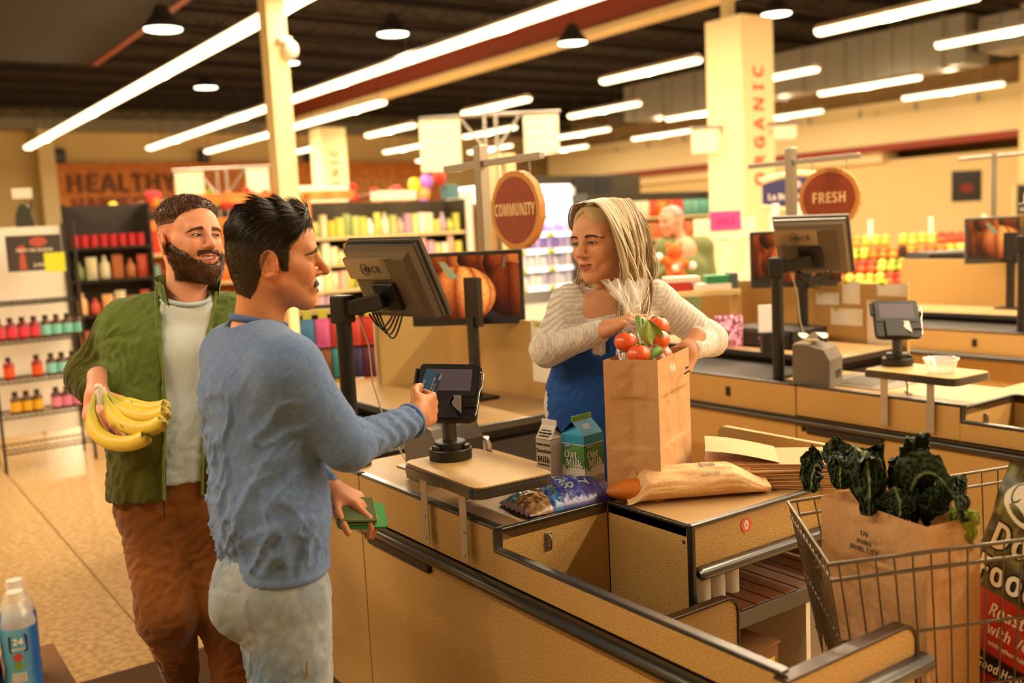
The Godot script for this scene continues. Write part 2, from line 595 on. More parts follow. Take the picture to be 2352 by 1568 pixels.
	b.box(V(-10.2, 3.72, -4.3), V(0.14, 0.06, 0.14), 0.01)
	obj("camera_dome", b, mat("white"), po)
	# boxed column with the vertical word
	var co := slab("trim_48", V(-9.35, 0, -10.45), V(-8.74, 4.15, -9.84), mat("cream_light"))
	boxes("pipe", [[V(-9.15, 4.15, -10.05), V(-9.02, 6.4, -9.92)]], mat("cream"), co)
	letters("lettering", [["O R G A N I C", 0, 0, 0.19, 0.95]], flat("c23a1c"), co, Transform3D(Basis(V(0, 1, 0), V(0, 0, 1), V(1, 0, 0)) * Basis.from_euler(V(0, 0, 0)), V(-8.735, 2.75, -10.15)), false, true, null, 0.004)
	var c2 := slab("trim_49", V(-24.6, 0, -11.6), V(-23.9, 4.4, -10.9), mat("cream_light"))
	letters("lettering", [["O R G A N I C", 0, 0, 0.24, 0.9]], flat("c23a1c"), c2, Transform3D(Basis(V(0, 1, 0), V(0, 0, 1), V(1, 0, 0)), V(-23.89, 2.9, -11.25)), false, true, null, 0.004)
	# slim rails and baseboards
	slab("baseboard_far", V(-36.5, 0, -6.2), V(-36.4, 0.12, 6.6), mat("dark_grey"))

# ---------------------------------------------------------------- checkout lanes
# lane frame: origin on the floor under the corner of the counter rim; x towards the bagging end, -z towards the cashier
func lanes() -> void:
	var lam := mat("laminate")
	var blk := mat("black")
	var t := thing("checkout_counter", "nearest checkout counter of flecked tan laminate with black edging and stepped bagging well", "counter", V(-1.99, 0, -1.295))
	# customer side
	boxes("front_panel", [[V(-0.748, 0.745, -0.02), V(0.0, 0.872, 0)], [V(0.0, 0.745, -0.02), V(0.885, 0.812, 0)]], lam, t)
	boxes("front_panel", [[V(-0.748, 0.10, -0.02), V(0.885, 0.70, 0)]], lam, t)
	boxes("front_panel", [[V(-3.4, 0.10, -0.02), V(-0.754, 0.872, 0)]], lam, t)
	boxes("plinth", [[V(-3.4, 0.0, -0.5), V(0.86, 0.10, -0.05)]], mat("satin_black"), t)
	boxes("carcass", [[V(-3.38, 0.11, -0.5), V(-0.02, 0.82, -0.025)], [V(0.0, 0.11, -0.06), V(0.88, 0.79, -0.022)]], mat("dark_grey"), t)
	# edging along the rim, down the step and along the low wall
	var b := B.new()
	b.box(V(-0.36, 0.876, -0.011), V(0.75, 0.012, 0.027), 0.004)
	b.box(V(-2.08, 0.876, -0.011), V(2.66, 0.012, 0.027), 0.004)
	b.box(V(0.004, 0.848, -0.011), V(0.014, 0.066, 0.027), 0.005)
	b.box(V(0.45, 0.818, -0.011), V(0.9, 0.012, 0.027), 0.004)
	obj("edging", b, blk, t)
	b = B.new()
	b.prism(PackedVector2Array([V2(0.0, 0.742), V2(0.012, 0.742), V2(0.026, 0.736), V2(0.032, 0.724), V2(0.026, 0.711), V2(0.012, 0.705), V2(0.0, 0.705)]), -3.4, 0.89, true)
	var o := obj("bumper_rail", b, blk, t)
	# prism runs along z: turn it along x
	o.rotation_degrees.y = -90
	o.scale.x = 1
	o.transform = Transform3D(Basis(V(0, 0, 1), V(0, 1, 0), V(1, 0, 0)), Vector3.ZERO)
	boxes("drawer_pull", [[V(-0.69, 0.672, -0.01), V(-0.32, 0.705, 0.016)]], mat("satin_black"), t, 0.006)
	boxes("drawer_pull", [[V(-0.72, 0.68, -0.01), V(-0.70, 0.70, 0.01)]], mat("satin_black"), t, 0.004)
	# worktop
	b = B.new()
	b.xf = Transform3D(Basis(V(1, 0, 0), V(0, 0, 1), V(0, -1, 0)), Vector3.ZERO)
	# xy polygon -> x,-z ; extruded along y
	b.xf = Transform3D(Basis(V(1, 0, 0), V(0, 0, -1), V(0, 1, 0)), Vector3.ZERO)
	b.prism(PackedVector2Array([V2(-0.95, 0.02), V2(0.0, 0.02), V2(0.0, 0.375), V2(0.305, 0.375), V2(0.305, 1.12), V2(-0.12, 1.12), V2(-0.12, 0.52), V2(-0.95, 0.52)]), 0.838, 0.862)
	obj("worktop", b, mat("worktop", hex("b08f60"), 0.4), t)
	b = B.new()
	for q in [[V(0.0, 0.866, -0.19), V(0.014, 0.014, 0.37)], [V(0.155, 0.866, -0.375), V(0.31, 0.014, 0.014)], [V(0.308, 0.866, -0.745), V(0.018, 0.014, 0.75)], [V(0.311, 0.44, -0.377), V(0.02, 0.87, 0.02)]]:
		b.box(q[0], q[1], 0.006)
	obj("edging", b, blk, t)
	boxes("well_wall", [[V(-0.02, 0.3, -0.375), V(0.0, 0.862, -0.02)]], lam, t)
	o = boxes("well_wall", [[V(0.0, 0.1, -0.395), V(0.30, 0.862, -0.375)]], lam, t)
	boxes("peg_hole", [[V(0.283, 0.818, -0.376), V(0.292, 0.827, -0.3735)]], blk, t, 0.001)
	# bagging shelf
	boxes("fascia", [[V(0.285, 0.755, -1.12), V(0.305, 0.862, -0.385)]], lam, t)
	b = B.new()
	b.tube([V(0.318, 0.742, -0.392), V(0.318, 0.742, -0.4), V(0.318, 0.742, -1.1), V(0.318, 0.742, -1.11)], [0.008, 0.0165, 0.0165, 0.008], 12)
	obj("grab_bar", b, blk, t)
	boxes("end_cabinet", [[V(-0.12, 0.02, -1.12), V(0.0, 0.84, -0.5)], [V(0.0, 0.02, -1.12), V(0.305, 0.58, -1.08)], [V(0.0, 0.02, -0.5), V(0.02, 0.84, -0.39)]], mat("white"), t)
	boxes("end_cabinet", [[V(0.0, 0.60, -1.12), V(0.02, 0.75, -0.39)], [V(0.0, 0.60, -1.12), V(0.30, 0.75, -1.1)]], mat("white"), t)
	for k in 12:
		boxes("slat", [[V(0.05, 0.585, -0.447 - k * 0.057), V(0.30, 0.60, -0.394 - k * 0.057)]], mat("slat_brown", hex("6e3d1c"), 0.5), t)
	boxes("slat_tray", [[V(0.02, 0.56, -1.1), V(0.30, 0.583, -0.39)]], mat("kraft_dark"), t)
	boxes("edging", [[V(0.30, 0.555, -1.12), V(0.312, 0.60, -0.39)]], blk, t)
	boxes("partition", [[V(0.0, 0.02, -0.84), V(0.30, 0.555, -0.82)]], mat("white"), t)
	boxes("well_floor", [[V(0.0, 0.08, -1.1), V(0.88, 0.1, -0.02)]], lam, t)
	b = B.new()
	var pts := PackedVector2Array([V2(0, 0), V2(0.465, 0), V2(0.465, 0.57)])
	b.xf = Transform3D(Basis(V(0, 0, -1), V(0, 1, 0), V(1, 0, 0)), V(0.338, 0.1, -0.02))
	b.prism(half_round(0.465, 0.575, 0.04), 0.0, 0.02)
	obj("divider", b, lam, t)
	b = B.new()
	b.xf = Transform3D(Basis(V(0, 0, -1), V(0, 1, 0), V(1, 0, 0)), V(0.338, 0.1, -0.02))
	rim_strip(b, 0.465, 0.575, 0.04, 0.02)
	obj("edging", b, mat("edge_brown", hex("3a2414"), 0.35), t)
	b = B.new()
	b.xf = Transform3D(Basis(V(0, 0, -1), V(0, 1, 0), V(1, 0, 0)), V(0.885, 0.1, 0.0))
	b.prism(half_round(0.39, 0.705, 0.04), 0.0, 0.024)
	obj("end_panel", b, lam, t)
	b = B.new()
	b.xf = Transform3D(Basis(V(0, 0, -1), V(0, 1, 0), V(1, 0, 0)), V(0.885, 0.1, 0.0))
	rim_strip(b, 0.39, 0.705, 0.04, 0.024)
	obj("edging", b, mat("edge_brown"), t)
	b = B.new()
	b.xf = Transform3D(Basis(V(1, 0, 0), V(0, 1, 0), V(0, 0, 1)), V(0.909, 0, 0))
	b.prism(PackedVector2Array([V2(0.0, 0.742), V2(0.012, 0.742), V2(0.026, 0.736), V2(0.032, 0.724), V2(0.026, 0.711), V2(0.012, 0.705), V2(0.0, 0.705)]), -0.41, 0.02, true)
	obj("bumper_rail", b, blk, t)
	# steel hook plate in the well
	b = B.new()
	b.box(V(0.002, 0.803, -0.17), V(0.003, 0.05, 0.022), 0.001)
	b.tube([V(0.004, 0.79, -0.17), V(0.012, 0.79, -0.17), V(0.014, 0.805, -0.17), V(0.014, 0.818, -0.17), V(0.006, 0.823, -0.17)], 0.0028, 7)
	for s in [-0.005, 0.005]: b.ball(V(0.0045, 0.785, -0.17 + s), V(0.002, 0.0025, 0.0025), 8, 5)
	obj("hook_plate", b, mat("steel"), t)
	# rounded backing board behind the bag stack
	b = B.new()
	b.xf = Transform3D(Basis(V(1, 0, 0), V(0, 1, 0), V(0, 0, 1)), V(-0.305, 0.84, -1.13))
	b.prism(half_round_left(0.62, 0.075, 0.03), -0.02, 0.0)
	obj("backing_board", b, lam, t)
	# cashier's return counter and low partition behind it
	boxes("return_top", [[V(-2.3, 0.895, -1.03), V(-0.91, 0.92, -0.49)]], mat("worktop"), t)
	boxes("edging", [[V(-0.912, 0.892, -1.03), V(-0.9, 0.922, -0.485)], [V(-2.3, 0.892, -0.49), V(-0.9, 0.922, -0.478)]], blk, t, 0.004)
	boxes("return_body", [[V(-2.3, 0.02, -1.0), V(-0.95, 0.84, -0.52)], [V(-2.3, 0.84, -1.0), V(-1.0, 0.895, -0.56)]], mat("dark_grey"), t)
	boxes("partition", [[V(-2.3, 0.02, -1.05), V(-0.885, 1.235, -1.03)]], lam, t)
	boxes("belt", [[V(-3.3, 0.84, -0.47), V(-1.0, 0.866, -0.06)]], mat("belt", hex("1c1815"), 0.6), t)
	boxes("scanner_bed", [[V(-0.80, 0.861, -0.47), V(-0.44, 0.868, -0.16)]], mat("steel"), t)
	boxes("scanner_glass", [[V(-0.72, 0.8675, -0.42), V(-0.52, 0.8695, -0.2)]], blk, t, 0.0005)
	# outlet
	boxes("outlet", [[V(-1.155, 0.785, -0.005), V(-1.125, 0.83, 0.004)]], mat("satin_black"), t)
	for k in [1, 2]:
		var c := dup(t, V(-1.99, 0, -1.295 - 2.09 * k), 0, ["", "second checkout counter of flecked tan laminate, behind the woman and the kale", "third checkout counter of flecked tan laminate, farthest back on the right"][k])
		if k == 1:
			c.position.z += 0.0
	# terminals on their shelves, monitors, screens
	var sh := payment_shelf()
	var te := payment_terminal()
	var mo := till_monitor()
	var sc := promo_screen()
	var hg := hanging_sign("COMMUNITY", 0.82)
	var lb := ["", "on the second lane, beside the clear plastic tub", "on the third lane at the far right"]
	for k in 3:
		var off := V(-1.99, 0, -1.295 - 2.09 * k)
		if k == 0:
			sh.position = off; te.position = off + V(-0.325, 0.985, -0.085); mo.position = off + V(-0.93, 0.86, -0.07); sc.position = off + V(-1.39, 0.92, -0.86)
			hg.position = V(-3.6, 0, -2.385)
		else:
			dup(sh, off, 0, "small laminate shelf on two steel brackets " + lb[k])
			if k == 1: dup(te, off + V(-0.345, 0.985, -0.13), 0, "black card terminal on a round-based stalk " + lb[k])
			dup(mo, off + V(-0.90, 0.86, -0.07), 8 if k == 1 else 0, "back of a dark till monitor " + lb[k])
			dup(sc, off + V(-1.39, 0.92, -0.86), 0, ["", "flat screen half hidden behind the second lane's till monitor", "flat screen behind the monitor on the third lane"][k])
	var fs := hanging_sign("FRESH", 0.6)
	fs.position = V(-3.62, 0, -4.46)
	sticker()

func half_round(w: float, h: float, r: float) -> PackedVector2Array:
	var p := PackedVector2Array([V2(0, 0), V2(w, 0)])
	for k in 7:
		var a := PI * 0.5 * k / 6
		p.append(V2(w - r + cos(a) * r, h - r + sin(a) * r))
	p.append(V2(0, h))
	return p

func half_round_left(w: float, h: float, r: float) -> PackedVector2Array:
	var p := PackedVector2Array([V2(0, 0), V2(w, 0), V2(w, h)])
	for k in 7:
		var a := PI * 0.5 * (1 + float(k) / 6)
		p.append(V2(r + cos(a) * r, h - r + sin(a) * r))
	return p

func rim_strip(b: B, w: float, h: float, r: float, th: float) -> void:
	var p := half_round(w, h, r)
	for k in range(1, p.size() - 1):
		var a := V(p[k].x, p[k].y, th * 0.5)
		var c := V(p[k + 1].x, p[k + 1].y, th * 0.5)
		if (a - c).length() < 1e-4: continue
		var d := (c - a).normalized()
		var nn := V(d.y, -d.x, 0)
		var old := b.xf
		b.xf = old * Transform3D(Basis(d, nn, d.cross(nn)), (a + c) * 0.5)
		b.box(V(0, 0.001, 0), V((c - a).length() + 0.002, 0.008, th + 0.008), 0.002)
		b.xf = old

func payment_shelf() -> Node3D:
	var t := thing("terminal_shelf", "small laminate shelf on two steel brackets screwed to the nearest counter rim", "shelf")
	var b := B.new()
	b.xf = Transform3D(Basis(V(1, 0, 0), V(0, 0, -1), V(0, 1, 0)), V(-0.19, 0, 0.15)) 
	b.xf = Transform3D(Basis.from_euler(V(0, deg_to_rad(-2), 0)), V(-0.19, 0, -0.08)) * Transform3D(Basis(V(1, 0, 0), V(0, 0, -1), V(0, 1, 0)), Vector3.ZERO)
	b.prism(rrect(0.395, 0.235, 0.03), 0.9745, 0.985, true)
	obj("board", b, mat("laminate"), t)
	var c := B.new()
	c.xf = b.xf
	c.prism(rrect(0.405, 0.245, 0.034), 0.955, 0.974, true)
	c.prism(rrect(0.402, 0.242, 0.033), 0.974, 0.982, true)
	obj("edging", c, mat("black"), t)
	for x in [-0.305, -0.107]:
		var d := B.new()
		d.box(V(x, 0.862, 0.019), V(0.032, 0.196, 0.005), 0.002)
		d.box(V(x, 0.957, -0.05), V(0.032, 0.005, 0.14), 0.002)
		for y in [0.785, 0.845]: d.ball(V(x + 0.003, y, 0.0225), V(0.0045, 0.0045, 0.002), 10, 6)
		obj("bracket", d, mat("brushed"), t)
	var w := B.new()
	w.tube([V(-0.26, 0.955, -0.05), V(-0.255, 0.92, -0.06), V(-0.275, 0.875, -0.09), V(-0.3, 0.866, -0.16), V(-0.36, 0.865, -0.2)], 0.003, 6)
	obj("cable", w, mat("black"), t)
	return t

func payment_terminal() -> Node3D:
	var t := thing("card_terminal", "black card terminal on a round-based stalk beside the hand with the card", "card terminal")
	var b := B.new()
	b.lathe([V2(0.0, 0.0), V2(0.06, 0.0), V2(0.06, 0.028), V2(0.058, 0.031), V2(0.044, 0.031), V2(0.044, 0.047), V2(0.042, 0.05), V2(0.0, 0.05)], 36)
	for k in 3:
		b.at(Vector3.ZERO, V(0, 35 + k * 120, 0))
		b.box(V(0.05, 0.036, 0), V(0.012, 0.012, 0.03), 0.003)
	b.at(Vector3.ZERO)
	obj("base", b, mat("satin_black"), t)
	b = B.new()
	b.lathe([V2(0.0205, 0.048), V2(0.0205, 0.16), V2(0.0, 0.16)], 24)
	obj("stalk", b, mat("black"), t)
	# reclined head, face towards +z of this frame
	var h := Transform3D(Basis.from_euler(V(deg_to_rad(-38), deg_to_rad(49), deg_to_rad(-3)), EULER_ORDER_YXZ), V(0.0, 0.19, 0.0))
	b = B.new()
	b.xf = h
	b.prism(rrect(0.172, 0.172, 0.014, 5), -0.016, 0.0, true)
	b.box(V(0, -0.02, -0.03), V(0.07, 0.08, 0.03), 0.01)
	obj("housing", b, mat("satin_black"), t)
	b = B.new()
	b.xf = h
	b.prism(rrect(0.18, 0.18, 0.017, 5), -0.02, -0.015, true)
	obj("bezel", b, mat("chrome"), t)
	b = B.new()
	b.xf = h
	b.prism(rrect(0.166, 0.1, 0.008, 4).duplicate(), 0.0, 0.0025, true)
	for k in b.v.size(): b.v[k] += h.basis.y * 0.034
	obj("screen_frame", b, mat("black"), t)
	b = B.new()
	b.xf = h
	b.face(V(-0.066, 0.0, 0.003), V(0.066, 0.0, 0.003), V(0.066, 0.068, 0.003), V(-0.066, 0.068, 0.003))
	obj("screen", b, glow("terminal_screen", hex("4a4048"), 0.35), t)
	b = B.new()
	b.xf = h
	b.prism(PackedVector2Array([V2(0.0, -0.085), V2(0.046, -0.085), V2(0.02, -0.05), V2(0.012, -0.035), V2(0.02, -0.022), V2(0.012, -0.014), V2(-0.05, -0.014), V2(-0.05, -0.085)]), 0.0, 0.008, true)
	obj("card_slot", b, mat("black"), t)
	b = B.new()
	b.xf = h
	b.prism(PackedVector2Array([V2(0.048, -0.07), V2(0.042, -0.016), V2(0.02, -0.016), V2(0.024, -0.026), V2(0.018, -0.036), V2(0.022, -0.048)]), 0.0, 0.006, true)
	obj("privacy_wing", b, mat("brushed"), t)
	b = B.new()
	b.xf = h
	b.tube([V(0.088, 0.06, -0.004), V(0.097, 0.055, 0.0), V(0.097, 0.015, 0.0), V(0.091, 0.0, 0.0), V(0.089, -0.06, 0.0), V(0.086, -0.075, 0.0)], 0.0028, 6)
	obj("side_rail", b, mat("chrome"), t)
	b = B.new()
	b.xf = h
	b.box(V(-0.094, 0.045, -0.008), V(0.012, 0.06, 0.014), 0.004)
	b.box(V(0.072, -0.048, 0.003), V(0.03, 0.007, 0.006), 0.002)
	obj("stylus_clip", b, mat("satin_black"), t)
	return t

func till_monitor() -> Node3D:
	var t := thing("till_monitor", "back of a dark till monitor on a black post beside the promotional screen", "monitor")
	var b := B.new()
	b.tube([V(0, 0, 0), V(0, 0.535, 0)], 0.026, 20)
	b.lathe([V2(0.06, 0.0), V2(0.06, 0.012), V2(0.027, 0.016)], 24)
	obj("post", b, mat("satin_black"), t)
	b = B.new()
	b.xf = Transform3D(Basis.from_euler(V(0, deg_to_rad(20), 0)), V(0, 0.52, 0))
	b.box(V(0, 0.0, 0), V(0.062, 0.09, 0.062), 0.006)
	b.xf = Transform3D(Basis.from_euler(V(0, deg_to_rad(40), deg_to_rad(10))), V(0.05, 0.53, -0.05))
	b.box(V(0.01, 0.0, 0), V(0.13, 0.052, 0.055), 0.005)
	obj("arm", b, mat("satin_black"), t)
	var h := Transform3D(Basis.from_euler(V(deg_to_rad(27), deg_to_rad(15), deg_to_rad(-1)), EULER_ORDER_YXZ), V(0.09, 0.60, -0.14))
	b = B.new()
	b.xf = h
	b.box(V(0.0, 0, -0.035), V(0.335, 0.285, 0.02), 0.004)
	obj("bezel", b, mat("monitor_edge", hex("4c453c"), 0.45), t)
	b = B.new()
	b.xf = h
	b.box(V(0.0, 0, -0.016), V(0.32, 0.27, 0.02), 0.003)
	obj("gasket", b, mat("black"), t)
	b = B.new()
	b.xf = h
	# tapered back shell
	var f := [[0.315, 0.262, -0.008], [0.30, 0.245, 0.016], [0.25, 0.2, 0.03]]
	for k in 2:
		var p: Array = f[k]
		var q: Array = f[k + 1]
		for s in 4:
			var a := PI * 0.25 + s * PI * 0.5
			var a2 := a + PI * 0.5
			var c := func(w, an): return V(signf(cos(an)) * w[0] * 0.5, signf(sin(an)) * w[1] * 0.5, w[2])
			b.face(c.call(p, a), c.call(p, a2), c.call(q, a2), c.call(q, a))
	b.face(V(-0.125, -0.1, 0.03), V(0.125, -0.1, 0.03), V(0.125, 0.1, 0.03), V(-0.125, 0.1, 0.03))
	obj("back_shell", b, mat("monitor_back", hex("5d4f3d"), 0.4), t)
	b = B.new()
	b.xf = h
	b.grid(12, 2, func(s, q): return V(-0.15 + s * 0.22, 0.03 + q * 0.075, 0.034 - 0.018 * pow(maxf(0.0, s - 0.75) * 4.0, 2.0)))
	b.grid(12, 1, func(s, q): return V(0.07 - s * 0.22, 0.105, 0.02 + q * (0.014)))
	obj("badge_plate", b, mat("badge", hex("9c8a70"), 0.38, 0.5), t)
	letters("lettering", [["NCR", 0.02, 0.066, 0.022, 1.15]], mat("dark_grey"), t, h * Transform3D(Basis(), V(-0.045, 0, 0.0335)))
	b = B.new()
	b.xf = h * Transform3D(Basis(), V(-0.062, 0.066, 0.0345))
	for q in [0.019, 0.014]: b.tube(range(0, 25).map(func(k): return V(cos(TAU * k / 24.0) * q, sin(TAU * k / 24.0) * q * 1.15, 0)), 0.001, 4, false)
	b.box(V(0, 0, 0), V(0.012, 0.012, 0.001), 0.0)
	obj("emblem", b, mat("dark_grey"), t)
	b = B.new()
	b.xf = h
	b.box(V(0.0, -0.03, 0.04), V(0.1, 0.1, 0.02), 0.004)
	for q in [V(-0.035, 0.01, 0.05), V(0.035, 0.01, 0.05), V(-0.035, -0.07, 0.05), V(0.035, -0.07, 0.05)]: b.ball(q, V(0.005, 0.005, 0.003), 8, 5)
	obj("mount_plate", b, mat("satin_black"), t)
	b = B.new()
	for k in 4:
		var r := 0.03 + k * 0.01
		b.tube(range(0, 13).map(func(j): return V(0.05 + j * 0.013, 0.5 - sin(PI * j / 12.0) * r * 1.3, -0.07 - k * 0.012)), 0.0035, 6)
	obj("cable", b, mat("black"), t)
	b = B.new()
	b.tube([V(0.05, 0.5, -0.03), V(0.07, 0.4, -0.05), V(0.08, 0.28, -0.05), V(0.11, 0.15, -0.07), V(0.19, 0.04, -0.09), V(0.25, 0.0, -0.1)], 0.0028, 6)
	obj("cable", b, mat("beige", hex("b3a582"), 0.5), t, "pale cable hanging down")
	return t

func promo_screen() -> Node3D:
	var t := thing("promo_screen", "flat screen on a black post showing a photo of orange pumpkins", "screen")
	var b := B.new()
	b.box(V(0, 0.17, 0), V(0.05, 0.34, 0.03), 0.004)
	b.box(V(0, 0.006, 0), V(0.16, 0.012, 0.13), 0.004)
	b.box(V(0, 0.4, -0.01), V(0.1, 0.2, 0.03), 0.004)
	obj("post", b, mat("satin_black"), t)
	var h := Transform3D(Basis.from_euler(V(deg_to_rad(-2), deg_to_rad(47), 0), EULER_ORDER_YXZ), V(-0.06, 0.452, -0.02))
	b = B.new()
	b.xf = h
	b.box(V(0, 0, -0.012), V(0.475, 0.302, 0.035), 0.005)
	obj("casing", b, mat("black"), t)
	b = B.new()
	b.xf = h
	b.box(V(0, 0.152, -0.012), V(0.47, 0.004, 0.03), 0.001)
	obj("top_strip", b, mat("brushed"), t)
	b = B.new()
	b.xf = h
	b.face(V(-0.222, -0.122, 0.0065), V(0.222, -0.122, 0.0065), V(0.222, 0.136, 0.0065), V(-0.222, 0.136, 0.0065))
	var m := mat("pumpkin_picture", Color.BLACK, 0.3)
	m.emission_enabled = true
	m.emission_operator = BaseMaterial3D.EMISSION_OP_MULTIPLY
	m.emission = Color.WHITE
	m.emission_energy_multiplier = 1.3
	m.emission_texture = ImageTexture.create_from_image(pumpkin_picture())
	obj("picture", b, m, t, "glowing pumpkin picture")
	return t

# the print on the screen: ribbed orange pumpkins on black
func pumpkin_picture() -> Image:
	var w := 320
	var hh := 186
	var im := Image.create(w, hh, false, Image.FORMAT_RGB8)
	var nf := noise(0.05, FastNoiseLite.TYPE_SIMPLEX, 3, 8)
	# centre x, y, radius x, y, ribs, brightness, light side
	var ps := [[0.1, 0.2, 0.2, 0.36, 6, 0.42], [0.33, 0.08, 0.26, 0.3, 7, 0.55], [0.62, 0.05, 0.2, 0.26, 6, 0.42], [0.86, 0.12, 0.2, 0.32, 6, 0.5], [0.9, 0.56, 0.24, 0.44, 6, 0.28], [0.03, 0.62, 0.14, 0.3, 5, 0.25], [0.43, 0.62, 0.34, 0.46, 9, 1.0]]
	for y in hh:
		for x in w:
			var u := float(x) / w
			var v := float(y) / hh
			var c := Color(0.02, 0.012, 0.01)
			for p in ps:
				var dx: float = (u - p[0]) / p[2]
				var dy: float = (v - p[1]) / p[3]
				var r := sqrt(dx * dx + dy * dy)
				if r > 1.0: continue
				var k := sqrt(maxf(0.0, 1.0 - dy * dy * 0.8))
				var a := asin(clampf(dx / maxf(k, 0.05) + (0.12 if p[4] == 9 else 0.0), -1, 1))
				var rib := absf(sin(a * float(p[4]) * 0.5))
				var lit := clampf(0.6 + 0.55 * dx - 0.45 * dy, 0.06, 1.1) * (0.3 + 0.7 * pow(rib, 0.7)) * sqrt(maxf(0.0, 1.0 - r * r * 0.75))
				lit *= p[5] * (1.0 + 0.2 * nf.get_noise_2d(x * 1.5, y))
				c = Color(0.75, 0.07, 0.005).lerp(Color(1.0, 0.36, 0.07), clampf(lit * 1.25 - 0.1, 0, 1)) * lit * 1.35
				c.r = maxf(c.r, 0.02)
			# stem
			var sx: float = u - (0.27 + (v - 0.08) * 0.42)
			if v > 0.08 and v < 0.36 and absf(sx) < 0.03 + (v - 0.08) * 0.07:
				c = Color(0.30, 0.27, 0.11) * (0.5 + 0.5 * absf(sin(sx * 160.0)))
			var sy := u - (0.87 - (v - 0.05) * 0.1)
			if v > 0.03 and v < 0.2 and absf(sy) < 0.012: c = Color(0.12, 0.09, 0.05)
			im.set_pixel(x, y, c.linear_to_srgb())
	return im

func hanging_sign(word: String, turn: float) -> Node3D:
	var t := thing("round_sign", "round wooden hanging sign with the word %s on a steel rail" % word, "sign")
	var b := B.new()
	b.box(V(0, 1.0, 0), V(0.05, 1.95, 0.05), 0.004)
	b.box(V(-0.02, 0.01, 0), V(0.2, 0.02, 0.2), 0.004)
	obj("post", b, mat("steel"), t)
	b = B.new()
	b.box(V(0.07, 1.895, 0), V(0.74, 0.028, 0.028), 0.003)
	obj("rail", b, mat("steel"), t)
	var h := Transform3D(Basis.from_euler(V(0, deg_to_rad(3.0 if word == "COMMUNITY" else 22.0), 0)), V(0.255, 1.685, 0.0))
	b = B.new()
	for s in [-0.09, 0.09]:
		for k in 5:
			var p := h * V(s, 0.145 + k * 0.013, 0)
			b.tube(range(0, 9).map(func(j): return p + V(cos(TAU * j / 8.0) * (0.005 if k % 2 else 0.0), sin(TAU * j / 8.0) * 0.009, cos(TAU * j / 8.0) * (0.0 if k % 2 else 0.005))), 0.0015, 4, false)
	obj("chain", b, mat("steel"), t)
	b = B.new()
	b.xf = h
	var poly := PackedVector2Array()
	for k in 56:
		var a := TAU * k / 56
		var r := 0.162 + 0.002 * sin(k * 2.7) + 0.0015 * sin(k * 1.3)
		poly.append(V2(cos(a) * r, sin(a) * r))
	b.prism(poly, -0.016, 0.016, true)
	obj("bark_rim", b, mat("sign_rim", hex("c98a42"), 0.6), t)
	b = B.new()
	b.xf = h
	b.prism(circle(0.138, 48), -0.018, 0.018, true)
	obj("face", b, mat("sign_wood"), t)
	letters("lettering", [[word, 0, 0.0, 0.05 if word == "COMMUNITY" else 0.055, 0.62 if word == "COMMUNITY" else 0.8]], mat("sign_text", hex("eccb93"), 0.6), t, h * Transform3D(Basis(), V(0, 0.002, 0.018)))
	return t

func sticker() -> void:
	var o := thing("sticker", "round pink sticker on the laminate fascia under the bread bag", "sticker", V(-1.684, 0.826, -1.876))
	var b := B.new()
	b.xf = Transform3D(Basis.from_euler(V(0, PI / 2, 0)), Vector3.ZERO)
	b.prism(circle(0.0195, 28), 0.0, 0.0008)
	obj("disc", b, flat("e0605c"), o)
	b = B.new()
	b.xf = Transform3D(Basis.from_euler(V(0, PI / 2, 0)), Vector3.ZERO)
	b.prism(circle(0.0085, 20, 0.0125), 0.0008, 0.0012)
	obj("oval", b, flat("f0dccb"), o)
	b = B.new()
	b.xf = Transform3D(Basis.from_euler(V(0, PI / 2, 0)), Vector3.ZERO)
	b.prism(circle(0.004, 14, 0.006), 0.0012, 0.0015)
	obj("spot", b, flat("d8a53c"), o)

